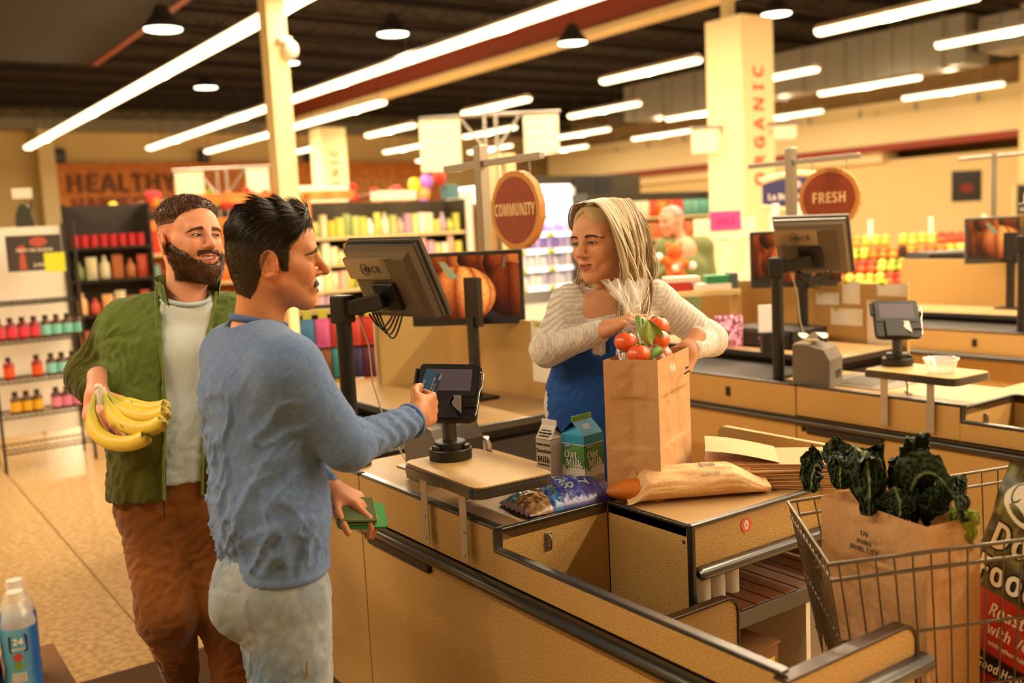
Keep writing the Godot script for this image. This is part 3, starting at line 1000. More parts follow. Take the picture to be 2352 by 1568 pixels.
# ---------------------------------------------------------------- smooth solids: distances joined on a grid, meshed as surface nets
# prims: ["c", a, b, ra, rb, k, axis, squeeze]  tapered capsule    ["e", centre, radii, k, basis]  ellipsoid
#        "-c" / "-e" carve, ["p", point, normal, k] keeps what lies behind a plane
func solid(prims: Array, cell: float) -> Dictionary:
	var lo := Vector3.ONE * 1e9
	var hi := -lo
	for p in prims:
		if p[0] == "c":
			var sc: float = p[7] if p.size() > 7 else 1.0
			var r: float = maxf(p[3], p[4]) / sc
			for q in [p[1], p[2]]:
				lo = lo.min(q - Vector3.ONE * r); hi = hi.max(q + Vector3.ONE * r)
		elif p[0] == "e":
			var r: float = maxf(p[2].x, maxf(p[2].y, p[2].z))
			var ex: Vector3 = p[2] if p.size() < 5 else Vector3.ONE * r
			lo = lo.min(p[1] - ex); hi = hi.max(p[1] + ex)
	lo -= Vector3.ONE * cell * 3.0
	hi += Vector3.ONE * cell * 3.0
	var nx := int((hi.x - lo.x) / cell) + 2
	var ny := int((hi.y - lo.y) / cell) + 2
	var nz := int((hi.z - lo.z) / cell) + 2
	var g := PackedFloat32Array()
	g.resize(nx * ny * nz)
	g.fill(1.0)
	for p in prims:
		var kind: String = p[0]
		var neg := kind.begins_with("-")
		var t := kind.right(1)
		var k: float = p[5] if t == "c" else p[3]
		var bl := lo
		var bh := hi
		var m := k + cell * 3.0
		var a := Vector3.ZERO
		var ba := Vector3.ZERO
		var ra := 0.0
		var dr := 0.0
		var ax := Vector3.ZERO
		var sq := 0.0
		var inv := 0.0
		var ce := Vector3.ZERO
		var ir := Vector3.ONE
		var bs := Basis()
		var turned := false
		if t == "c":
			a = p[1]
			var bb: Vector3 = p[2]
			ra = p[3]; dr = p[4] - p[3]
			var sc := 1.0
			if p.size() > 7:
				ax = p[6]; sc = p[7]; sq = 1.0 - sc
			var rr := maxf(ra, p[4])
			var ext := Vector3.ONE * rr + ax.abs() * (rr / sc - rr)
			bl = a.min(bb) - ext - Vector3.ONE * m
			bh = a.max(bb) + ext + Vector3.ONE * m
			ba = bb - a
			ba -= ax * (ba.dot(ax) * sq)
			inv = 1.0 / maxf(ba.length_squared(), 1e-9)
		elif t == "e":
			ce = p[1]
			var r: Vector3 = p[2]
			ir = Vector3.ONE / r
			var ext := r
			if p.size() > 4:
				turned = true
				bs = p[4].transposed()
				ext = Vector3.ONE * maxf(r.x, maxf(r.y, r.z))
			bl = ce - ext - Vector3.ONE * m
			bh = ce + ext + Vector3.ONE * m
		else:
			a = p[1]; ax = p[2]
		var x0 := maxi(0, int((bl.x - lo.x) / cell)); var x1 := mini(nx - 1, int((bh.x - lo.x) / cell) + 1)
		var y0 := maxi(0, int((bl.y - lo.y) / cell)); var y1 := mini(ny - 1, int((bh.y - lo.y) / cell) + 1)
		var z0 := maxi(0, int((bl.z - lo.z) / cell)); var z1 := mini(nz - 1, int((bh.z - lo.z) / cell) + 1)
		for z in range(z0, z1 + 1):
			for y in range(y0, y1 + 1):
				var o := x0 + nx * (y + ny * z)
				var q := lo + Vector3(x0, y, z) * cell
				for x in range(x0, x1 + 1):
					var d := 0.0
					if t == "c":
						var pa := q - a
						if sq != 0.0: pa -= ax * (pa.dot(ax) * sq)
						var h := clampf(pa.dot(ba) * inv, 0.0, 1.0)
						d = (pa - ba * h).length() - ra - dr * h
					elif t == "e":
						var w := q - ce
						if turned: w = bs * w
						w *= ir
						var l0 := w.length()
						d = l0 * (l0 - 1.0) / maxf((w * ir).length(), 1e-6)
					else:
						d = (q - a).dot(ax)
					var v := g[o]
					if t == "p":
						if d > v: g[o] = d
					elif neg:
						d = -d
						var hh := maxf(k - absf(v - d), 0.0)
						g[o] = maxf(v, d) + (hh * hh * 0.25 / k if k > 0.0 else 0.0)
					else:
						var hh := maxf(k - absf(v - d), 0.0)
						g[o] = minf(v, d) - (hh * hh * 0.25 / k if k > 0.0 else 0.0)
					o += 1
					q.x += cell
	# surface nets
	var vs := PackedVector3Array()
	var ns := PackedVector3Array()
	var ix := PackedInt32Array()
	var at := PackedInt32Array()
	at.resize(g.size())
	at.fill(-1)
	var dx := 1
	var dy := nx
	var dz := nx * ny
	var lim := cell * 2.6
	for z in nz - 1:
		for y in ny - 1:
			var o := nx * (y + ny * z)
			for x in nx - 1:
				var v0 := g[o]
				if v0 < lim and v0 > -lim:
					var v1 := g[o + dx]; var v2 := g[o + dy]; var v3 := g[o + dx + dy]
					var v4 := g[o + dz]; var v5 := g[o + dx + dz]; var v6 := g[o + dy + dz]; var v7 := g[o + dx + dy + dz]
					var mask := int(v0 < 0) + int(v1 < 0) + int(v2 < 0) + int(v3 < 0) + int(v4 < 0) + int(v5 < 0) + int(v6 < 0) + int(v7 < 0)
					if mask > 0 and mask < 8:
						var s := Vector3.ZERO
						var n := 0
						if (v0 < 0) != (v1 < 0): s += Vector3(v0 / (v0 - v1), 0, 0); n += 1
						if (v2 < 0) != (v3 < 0): s += Vector3(v2 / (v2 - v3), 1, 0); n += 1
						if (v4 < 0) != (v5 < 0): s += Vector3(v4 / (v4 - v5), 0, 1); n += 1
						if (v6 < 0) != (v7 < 0): s += Vector3(v6 / (v6 - v7), 1, 1); n += 1
						if (v0 < 0) != (v2 < 0): s += Vector3(0, v0 / (v0 - v2), 0); n += 1
						if (v1 < 0) != (v3 < 0): s += Vector3(1, v1 / (v1 - v3), 0); n += 1
						if (v4 < 0) != (v6 < 0): s += Vector3(0, v4 / (v4 - v6), 1); n += 1
						if (v5 < 0) != (v7 < 0): s += Vector3(1, v5 / (v5 - v7), 1); n += 1
						if (v0 < 0) != (v4 < 0): s += Vector3(0, 0, v0 / (v0 - v4)); n += 1
						if (v1 < 0) != (v5 < 0): s += Vector3(1, 0, v1 / (v1 - v5)); n += 1
						if (v2 < 0) != (v6 < 0): s += Vector3(0, 1, v2 / (v2 - v6)); n += 1
						if (v3 < 0) != (v7 < 0): s += Vector3(1, 1, v3 / (v3 - v7)); n += 1
						at[o] = vs.size()
						vs.append(lo + (Vector3(x, y, z) + s / n) * cell)
						ns.append(Vector3(v1 + v3 + v5 + v7 - v0 - v2 - v4 - v6, v2 + v3 + v6 + v7 - v0 - v1 - v4 - v5, v4 + v5 + v6 + v7 - v0 - v1 - v2 - v3).normalized())
				o += 1
	for z in range(1, nz - 1):
		for y in range(1, ny - 1):
			var o := nx * (y + ny * z) + 1
			for x in range(1, nx - 1):
				var v0 := g[o]
				if v0 < lim and v0 > -lim:
					var ins := v0 < 0
					for e in 3:
						var st := dx if e == 0 else (dy if e == 1 else dz)
						if (g[o + st] < 0) == ins: continue
						var s1 := dy if e == 0 else (dz if e == 1 else dx)
						var s2 := dz if e == 0 else (dx if e == 1 else dy)
						var a := at[o]; var b := at[o - s1]; var c := at[o - s1 - s2]; var d := at[o - s2]
						if a < 0 or b < 0 or c < 0 or d < 0: continue
						if ins:
							ix.append_array([a, c, b, a, d, c])
						else:
							ix.append_array([a, b, c, a, c, d])
				o += 1
	return {"v": vs, "n": ns, "i": ix}

# fn(p, n) -> [offset along the normal, linear colour]
func dress(m: Dictionary, fn: Callable, renormal := false) -> Dictionary:
	var v: PackedVector3Array = m.v
	var n: PackedVector3Array = m.n
	var c := PackedColorArray()
	c.resize(v.size())
	for k in v.size():
		var r: Array = fn.call(v[k], n[k])
		v[k] += n[k] * r[0]
		c[k] = r[1]
	m.v = v
	m.c = c
	if renormal: m.n = normals(v, m.i)
	return m

func normals(v: PackedVector3Array, i: PackedInt32Array) -> PackedVector3Array:
	var n := PackedVector3Array()
	n.resize(v.size())
	for k in range(0, i.size(), 3):
		var a := i[k]; var b := i[k + 1]; var d := i[k + 2]
		var f := (v[d] - v[a]).cross(v[b] - v[a])
		n[a] += f; n[b] += f; n[d] += f
	for k in n.size(): n[k] = n[k].normalized()
	return n

# a layer lifted off a mesh where fn(p, n) gives a thickness above zero
func shell(m: Dictionary, fn: Callable, sink := 0.0015) -> Dictionary:
	var t := PackedFloat32Array()
	t.resize(m.v.size())
	for k in t.size(): t[k] = fn.call(m.v[k], m.n[k])
	var at := PackedInt32Array()
	at.resize(t.size())
	at.fill(-1)
	var v := PackedVector3Array()
	var i := PackedInt32Array()
	for k in range(0, m.i.size(), 3):
		var w := [m.i[k], m.i[k + 1], m.i[k + 2]]
		if t[w[0]] <= 0.0 and t[w[1]] <= 0.0 and t[w[2]] <= 0.0: continue
		for q in w:
			if at[q] < 0:
				at[q] = v.size()
				v.append(m.v[q] + m.n[q] * (t[q] if t[q] > 0.0 else -sink))
			i.append(at[q])
	return {"v": v, "n": normals(v, i), "i": i}

func lin(s: String) -> Color: return hex(s).srgb_to_linear()

func sm(a: float, b: float, x: float) -> float: return smoothstep(a, b, x)

func wire(b: B, pts: Array, r: float, seg := 5) -> void: b.tube(pts, r, seg)

func spline(pts: Array, n: int) -> Array:
	var out := []
	var m := pts.size() - 1
	for k in n + 1:
		var f := float(k) / n * m
		var j := mini(int(f), m - 1)
		var t := f - j
		var p0: Vector3 = pts[maxi(j - 1, 0)]
		var p3: Vector3 = pts[mini(j + 2, m)]
		out.append((pts[j] as Vector3).cubic_interpolate(pts[j + 1], p0, p3, t))
	return out

# ---------------------------------------------------------------- heads and hands
# head frame: origin at eye height between the ears, y up, z where the face looks, x to the person's left
func head_solid(o: Dictionary, cell: float) -> Dictionary:
	var w: float = o.get("width", 1.0)
	var nose: float = o.get("nose", 1.0)
	var jaw: float = o.get("jaw", 1.0)
	var op: float = o.get("open", 1.0)
	var p := [
		["e", V(0, 0.034, -0.016), V(0.076 * w, 0.083, 0.096), 0.01],
		["e", V(0, -0.015, -0.04), V(0.064 * w, 0.07, 0.066), 0.03],
		["e", V(0, -0.028, 0.03), V(0.063 * w, 0.088, 0.058), 0.03],
		["e", V(0, 0.035, 0.045), V(0.056 * w, 0.05, 0.042), 0.03]]
	for s in [-1.0, 1.0]:
		p.append(["c", V(s * 0.054 * w * jaw, -0.058, 0.004), V(s * 0.016, -0.104, 0.066), 0.017, 0.015, 0.03])
		p.append(["c", V(s * 0.058 * w, -0.012, 0.03), V(s * 0.04, -0.026, 0.064), 0.014, 0.017, 0.025])
	p.append(["e", V(0, -0.106, 0.07), V(0.02 * jaw, 0.016, 0.017), 0.022])
	p.append(["c", V(-0.04, 0.017, 0.074), V(0.04, 0.017, 0.074), 0.0125, 0.0125, 0.018])
	for s in [-1.0, 1.0]: p.append(["-e", V(s * 0.032, -0.002, 0.1), V(0.02, 0.014, 0.02), 0.014])
	# lids over the eyeballs, slit between them
	for s in [-1.0, 1.0]:
		p.append(["e", V(s * 0.032, -0.002, 0.0735), V(0.0165, 0.0125, 0.0128), 0.008])
		p.append(["-e", V(s * 0.032, -0.0025, 0.09), V(0.0125, 0.0040 * o.get("lids", 1.0), 0.014), 0.001])
	p.append(["c", V(0, 0.012, 0.083), V(0, -0.028, 0.083 + 0.023 * nose), 0.0075, 0.0105, 0.014])
	p.append(["e", V(0, -0.034, 0.083 + 0.024 * nose), V(0.0125, 0.0105, 0.0125), 0.008])
	for s in [-1.0, 1.0]:
		p.append(["e", V(s * 0.0125, -0.039, 0.092), V(0.0082, 0.0075, 0.012), 0.008])
		p.append(["-e", V(s * 0.0065, -0.046, 0.1), V(0.0035, 0.004, 0.005), 0.003])
		# cheeks that a smile lifts, and the crease beside the mouth
		p.append(["e", V(s * 0.036, -0.042, 0.066), V(0.017, 0.017, 0.014), 0.02])
		p.append(["-c", V(s * 0.02, -0.048, 0.1), V(s * 0.034, -0.076, 0.088), 0.003, 0.003, 0.01])
	p.append(["e", V(0, -0.070, 0.080), V(0.031, 0.018, 0.016), 0.016])
	var sm_: float = o.get("smile", 0.005)
	var mw: float = o.get("mouth", 0.024)
	for s in [-1.0, 1.0]:
		p.append(["c", V(0, -0.0665, 0.0935), V(s * mw, -0.0715 + sm_, 0.081), 0.0042, 0.0022, 0.005])
		p.append(["c", V(0, -0.0735 - 0.0065 * op, 0.0915), V(s * mw * 0.92, -0.0735 + sm_, 0.081), 0.0052, 0.0022, 0.005])
	for s in [-1.0, 1.0]:
		p.append(["-c", V(0, -0.0725, 0.1), V(s * mw * 0.96, -0.0725 + sm_, 0.092), 0.0048 * op, 0.0022 * op, 0.001, V(0, 0, 1), 0.35])
	for s in [-1.0, 1.0]:
		var b := Basis.from_euler(V(0.18, s * 0.42, s * -0.12))
		var e := V(s * 0.079 * w, -0.012, -0.014)
		p.append(["e", e, V(0.006, 0.031, 0.019), 0.006, b])
		var pts := []
		for k in 12:
			var a := 1.9 + k * 0.42
			pts.append(e + b * V(s * 0.0045, sin(a) * 0.03 - (0.004 if k > 8 else 0.0), -cos(a) * -0.0185))
		for k in 11: p.append(["c", pts[k], pts[k + 1], 0.0042, 0.0042, 0.004])
		p.append(["e", e + b * V(s * 0.003, -0.027, 0.006), V(0.006, 0.0085, 0.008), 0.005])
		p.append(["-e", e + b * V(s * 0.011, -0.001, 0.002), V(0.009, 0.017, 0.0095), 0.004])
	# neck
	var nk: float = o.get("neck", 0.054)
	var to: Vector3 = o.get("neck_to", V(0, -0.2, -0.05))
	p.append(["c", V(0, -0.06, -0.03), to, nk, nk * 1.06, 0.03])
	return solid(p, cell)

func eyes(parent: Node3D, h: Transform3D, iris: String, look := Vector3(0, 0, 1)) -> void:
	for s in [-1.0, 1.0]:
		var b := B.new()
		var ce := V(s * 0.032, -0.0025, 0.0735)
		b.xf = h
		var v0 := b.v.size()
		b.ball(ce, Vector3.ONE * 0.0118, 28, 20)
		for k in range(v0, b.v.size()):
			var d := (h.affine_inverse() * b.v[k] - ce).normalized().dot(look.normalized())
			b.c[k] = Color(0.01, 0.008, 0.006) if d > 0.965 else (lin(iris) if d > 0.875 else lin("d9cfc6"))
		obj("eye", b, painted("eyes", 0.12), parent)

func teeth(parent: Node3D, h: Transform3D) -> void:
	var b := B.new()
	for k in 9:
		var a := (k - 4) * 0.155
		b.xf = h * Transform3D(Basis.from_euler(V(0, a, 0)), V(sin(a) * 0.033, -0.0695 + absf(k - 4) * 0.0006, 0.0575 + cos(a) * 0.0275))
		b.box(Vector3.ZERO, V(0.0047, 0.008, 0.004), 0.0012)
	obj("teeth", b, mat("teeth", hex("f0e8da"), 0.25), parent)
	b = B.new()
	b.xf = h
	b.ball(V(0, -0.074, 0.07), V(0.022, 0.009, 0.013), 12, 8)
	obj("mouth", b, mat("mouth_inside", hex("3a1512"), 0.5), parent)

func on_ear(p: Vector3, w := 1.0) -> bool:
	var q := V((absf(p.x) - 0.083 * w) / 0.0135, (p.y + 0.012) / 0.036, (p.z + 0.013) / 0.025)
	return q.length_squared() < 1.0

func painted(key: String, rough: float, spec := 0.5) -> StandardMaterial3D:
	var m := mat(key, Color.WHITE, rough)
	m.metallic_specular = spec
	m.vertex_color_use_as_albedo = true
	return m

func skin_mat() -> StandardMaterial3D:
	if mats.has("skin"): return mats["skin"]
	var m := painted("skin", 0.47, 0.42)
	m.heightmap_enabled = true
	m.heightmap_scale = 0.03
	m.heightmap_texture = ntex(noise(0.09, FastNoiseLite.TYPE_CELLULAR, 2, 6), 256)
	m.uv1_triplanar = true
	m.uv1_scale = Vector3.ONE * 22.0
	return m

# skin colour over a head: lips, warm cheeks and nose, stubble where a beard or fade leaves shade
func face_colour(p: Vector3, skin: Color, lip: Color, stubble: Color, amount: Callable) -> Color:
	var c := skin
	var ck := maxf(0.0, 1.0 - Vector2(absf(p.x) - 0.042, p.y + 0.03).length() / 0.03) * sm(0.02, 0.06, p.z)
	var ns := maxf(0.0, 1.0 - Vector2(p.x, p.y + 0.034).length() / 0.022) * sm(0.08, 0.1, p.z)
	c = c.lerp(Color(c.r * 1.02, c.g * 0.72, c.b * 0.62), clampf(ck * 0.5 + ns * 0.45, 0, 1))
	if absf(p.x) > 0.066 and p.z < 0.03 and p.z > -0.05: c = c.lerp(Color(c.r, c.g * 0.78, c.b * 0.7), 0.5)
	if p.z > 0.076:
		var l := Vector2(p.x / 0.026, (p.y + 0.0735 - 7.0 * p.x * p.x) / 0.0135).length()
		c = c.lerp(lip, (1.0 - sm(0.8, 1.05, l)) * 0.85)
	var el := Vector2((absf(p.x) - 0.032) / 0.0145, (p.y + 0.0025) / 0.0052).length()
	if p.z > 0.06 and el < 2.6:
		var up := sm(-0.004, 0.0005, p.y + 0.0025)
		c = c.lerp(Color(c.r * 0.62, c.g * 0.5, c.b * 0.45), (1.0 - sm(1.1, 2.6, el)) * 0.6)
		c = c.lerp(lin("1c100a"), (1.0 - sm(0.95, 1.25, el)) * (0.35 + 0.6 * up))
	var am: float = amount.call(p)
	return c.lerp(stubble, clampf(am, 0.0, 1.0))

# the front of a head as a height field: nearest point of the mesh in x and y
func front(m: Dictionary, lo: Vector2, hi: Vector2) -> Array:
	var out := []
	for k in m.v.size():
		var p: Vector3 = m.v[k]
		if p.z > 0.04 and absf(p.x) >= lo.x and absf(p.x) <= hi.x and p.y >= lo.y and p.y <= hi.y: out.append(p)
	return out

func on_face(pts: Array, x: float, y: float) -> Vector3:
	var best := 1e9
	var r := V(x, y, 0.09)
	for p in pts:
		var d: float = (p.x - x) * (p.x - x) + (p.y - y) * (p.y - y)
		if d < best:
			best = d; r = p
	return V(x, y, r.z)

func brow(b: B, h: Transform3D, m: Dictionary, col: Color, thick: float, n: int, arch := 0.0) -> void:
	# short hairs laid along both brow ridges
	var fr := front(m, Vector2(0.006, 0.0), Vector2(0.062, 0.036))
	b.xf = h
	for s in [-1.0, 1.0]:
		for k in n:
			var f := rng.randf()
			var x: float = s * (0.013 + f * 0.038)
			var y := 0.0155 + arch * sin(f * PI * 0.8) + (rng.randf() - 0.5) * thick * (1.15 - f * 0.7) - maxf(0.0, f - 0.65) * 0.018
			var l := 0.007 + rng.randf() * 0.004
			var a := on_face(fr, x, y)
			var e := on_face(fr, x + s * l, y + l * (0.5 - f * 0.8))
			b.col = col * (0.8 + 0.4 * rng.randf())
			b.tube([a + V(0, 0, -0.0005), (a + e) * 0.5 + V(0, 0, 0.0022), e + V(0, 0, 0.0012)], [0.0007, 0.0008, 0.0002], 3, false)

# spikes of hair standing on a layer: fn(p, n) -> [probability, direction, length, radius]
func hairs(b: B, m: Dictionary, count: int, fn: Callable, cols: Array, steps := 2) -> void:
	var done := 0
	var tries := 0
	var total: int = m.i.size() / 3
	while done < count and tries < count * 30:
		tries += 1
		var k := (rng.randi() % total) * 3
		var u := rng.randf()
		var w := rng.randf() * (1.0 - u)
		var p: Vector3 = m.v[m.i[k]] * u + m.v[m.i[k + 1]] * w + m.v[m.i[k + 2]] * (1.0 - u - w)
		var n: Vector3 = m.n[m.i[k]]
		var r = fn.call(p, n)
		if r == null or rng.randf() > r[0]: continue
		done += 1
		var d: Vector3 = r[1]
		if r.size() > 5: d -= n * d.dot(n)
		d = d.normalized()
		var l: float = r[2]
		b.col = cols[rng.randi() % cols.size()]
		var pts := [p - n * 0.001]
		var rad := [r[3]]
		for s in steps:
			var f := float(s + 1) / steps
			pts.append(p + (d * f + n * (r[4] if r.size() > 4 else 0.35) * f * (1.0 - f * 0.6)) * l)
			rad.append(r[3] * (1.0 - 0.85 * f))
		b.tube(pts, rad, 3, false)

# hand frame: wrist at the origin, y along the palm, z out of the palm, x to the thumb side (right hand; flip mirrors it)
func hand_prims(xf: Transform3D, curl: Array, thumb: Array, flip := 1.0, size := 1.0, spread := 0.1) -> Array:
	var p := []
	var T := func(x, y, z): return xf * (V(x * flip, y, z) * size)
	var bx := [0.028, 0.009, -0.011, -0.029]
	var by := [0.088, 0.092, 0.087, 0.077]
	var ln := [[0.043, 0.026, 0.021], [0.047, 0.03, 0.022], [0.043, 0.028, 0.021], [0.034, 0.021, 0.018]]
	var rr := [0.0098, 0.0098, 0.0092, 0.0082]
	for f in 4:
		p.append(["c", T.call(bx[f] * 0.55, 0.01, 0), T.call(bx[f], by[f] - 0.004, 0.0), 0.0155 * size, 0.0115 * size, 0.012])
	p.append(["c", T.call(0.0, -0.06, 0), T.call(0.0, 0.012, 0), 0.025 * size, 0.024 * size, 0.02, xf.basis.x.normalized(), 0.86])
	p.append(["c", T.call(0.012, 0.015, 0.006), T.call(0.034, 0.048, 0.01), 0.017 * size, 0.013 * size, 0.014])
	p.append(["c", T.call(-0.022, 0.02, 0.004), T.call(-0.03, 0.065, 0.002), 0.015 * size, 0.012 * size, 0.012])
	for f in 4:
		var q := V(bx[f], by[f], 0.0)
		var a := 0.0
		var side: float = (1.5 - f) * spread
		for s in 3:
			a += curl[f][s]
			var d := V(sin(side) * cos(a), cos(side) * cos(a), sin(a))
			var e: Vector3 = q + d * ln[f][s]
			var r0: float = rr[f] * (1.0 - 0.09 * s)
			p.append(["c", T.call(q.x, q.y, q.z), T.call(e.x, e.y, e.z), r0 * size, rr[f] * (0.93 - 0.1 * s) * size, 0.006 if s == 0 else 0.003])
			q = e
	var q: Vector3 = V(0.03, 0.03, 0.008)
	var tr := [0.014, 0.0115, 0.0098, 0.0085]
	for s in 3:
		var e: Vector3 = q + (thumb[s] as Vector3).normalized() * [0.042, 0.034, 0.026][s]
		p.append(["c", T.call(q.x, q.y, q.z), T.call(e.x, e.y, e.z), tr[s] * size, tr[s + 1] * size, 0.008 if s == 0 else 0.003])
		q = e
	return p

# nails: little glossy plates on the finger ends
func frame(o: Vector3, y: Vector3, z: Vector3) -> Transform3D:
	var yy := y.normalized()
	var zz := (z - yy * z.dot(yy)).normalized()
	return Transform3D(Basis(yy.cross(zz), yy, zz), o)

func face_frame(o: Vector3, yaw: float, pitch: float, roll: float) -> Transform3D:
	return Transform3D(Basis.from_euler(V(deg_to_rad(pitch), deg_to_rad(yaw), deg_to_rad(roll)), EULER_ORDER_YXZ), o)

func cloth(key: String, rough := 0.9, fine := 0.12, scale := 12.0, sd := 1) -> StandardMaterial3D:
	if mats.has(key): return mats[key]
	var m := painted(key, rough, 0.25)
	m.rim_enabled = true
	m.rim = 0.35
	m.rim_tint = 0.6
	m.heightmap_enabled = true
	m.heightmap_scale = fine
	m.heightmap_texture = ntex(noise(0.06, FastNoiseLite.TYPE_SIMPLEX, 4, sd), 512)
	m.uv1_triplanar = true
	m.uv1_scale = Vector3.ONE * scale
	return m

func mix(m: Array) -> B:
	var b := B.new()
	for k in m: b.add(k)
	return b

# ---------------------------------------------------------------- people. Each stands in a frame turned as the camera is: x right, z towards it
func people() -> void:
	man_in_blue()
	man_in_green()
	woman_at_till()

func folds(seed_: int, fx: float, fy: float, fz: float, amp: float) -> Callable:
	var n := noise(1.0, FastNoiseLite.TYPE_SIMPLEX, 3, seed_)
	return func(p: Vector3) -> float:
		var w := n.get_noise_3d(p.x * 3.0 + 7.0, p.y * 3.0, p.z * 3.0) * 0.35
		var a := 1.0 - absf(n.get_noise_3d(p.x * fx + w * 3.0, p.y * fy + w * 4.0, p.z * fz)) * 2.2
		return amp * (maxf(a, -0.4) - 0.3)

# creases running along one direction of the body
func drape(seed_: int, along: Vector3, fine: float, coarse: float, amp: float) -> Callable:
	var n := noise(1.0, FastNoiseLite.TYPE_SIMPLEX, 2, seed_)
	var a := along.normalized()
	return func(p: Vector3) -> float:
		var l := p.dot(a)
		var q := (p - a * l) * fine + a * (l * coarse) + Vector3.ONE * n.get_noise_3d(p.x * 4.0, p.y * 4.0, p.z * 4.0) * 0.5
		return amp * (pow(1.0 - absf(n.get_noise_3d(q.x, q.y, q.z)), 5.0) - 0.3)

func leg_prims(hip: Vector3, knee: Vector3, ank: Vector3, r: Array) -> Array:
	return [["c", hip, knee, r[0], r[1], 0.03], ["c", knee, ank, r[1], r[2], 0.03]]

func shoe(parent: Node3D, heel: Vector3, dir: Vector3, m: Material, up := Vector3.UP) -> void:
	var z := dir.normalized()
	var f := Transform3D(Basis(up.cross(z).normalized(), z.cross(up.cross(z).normalized()).normalized(), z), heel)
	var s := solid([["c", V(0, 0.035, 0.03), V(0, 0.03, 0.19), 0.036, 0.03, 0.02, Vector3.RIGHT, 0.85], ["c", V(0, 0.05, 0.03), V(0, 0.11, 0.02), 0.038, 0.036, 0.03], ["e", V(0, 0.03, 0.2), V(0.045, 0.028, 0.06), 0.02], ["p", Vector3.ZERO, Vector3.DOWN, 0.0]], 0.008)
	var b := B.new()
	b.xf = f
	b.add(s)
	var o := obj("shoe", b, m, parent)
	b = B.new()
	b.xf = f * Transform3D(Basis(V(1, 0, 0), V(0, 0, 1), V(0, -1, 0)), V(0, 0, 0.11))
	b.prism(rrect(0.09, 0.27, 0.043), -0.015, 0.004)
	obj("sole", b, mat("sole", hex("1a1512"), 0.7), o)

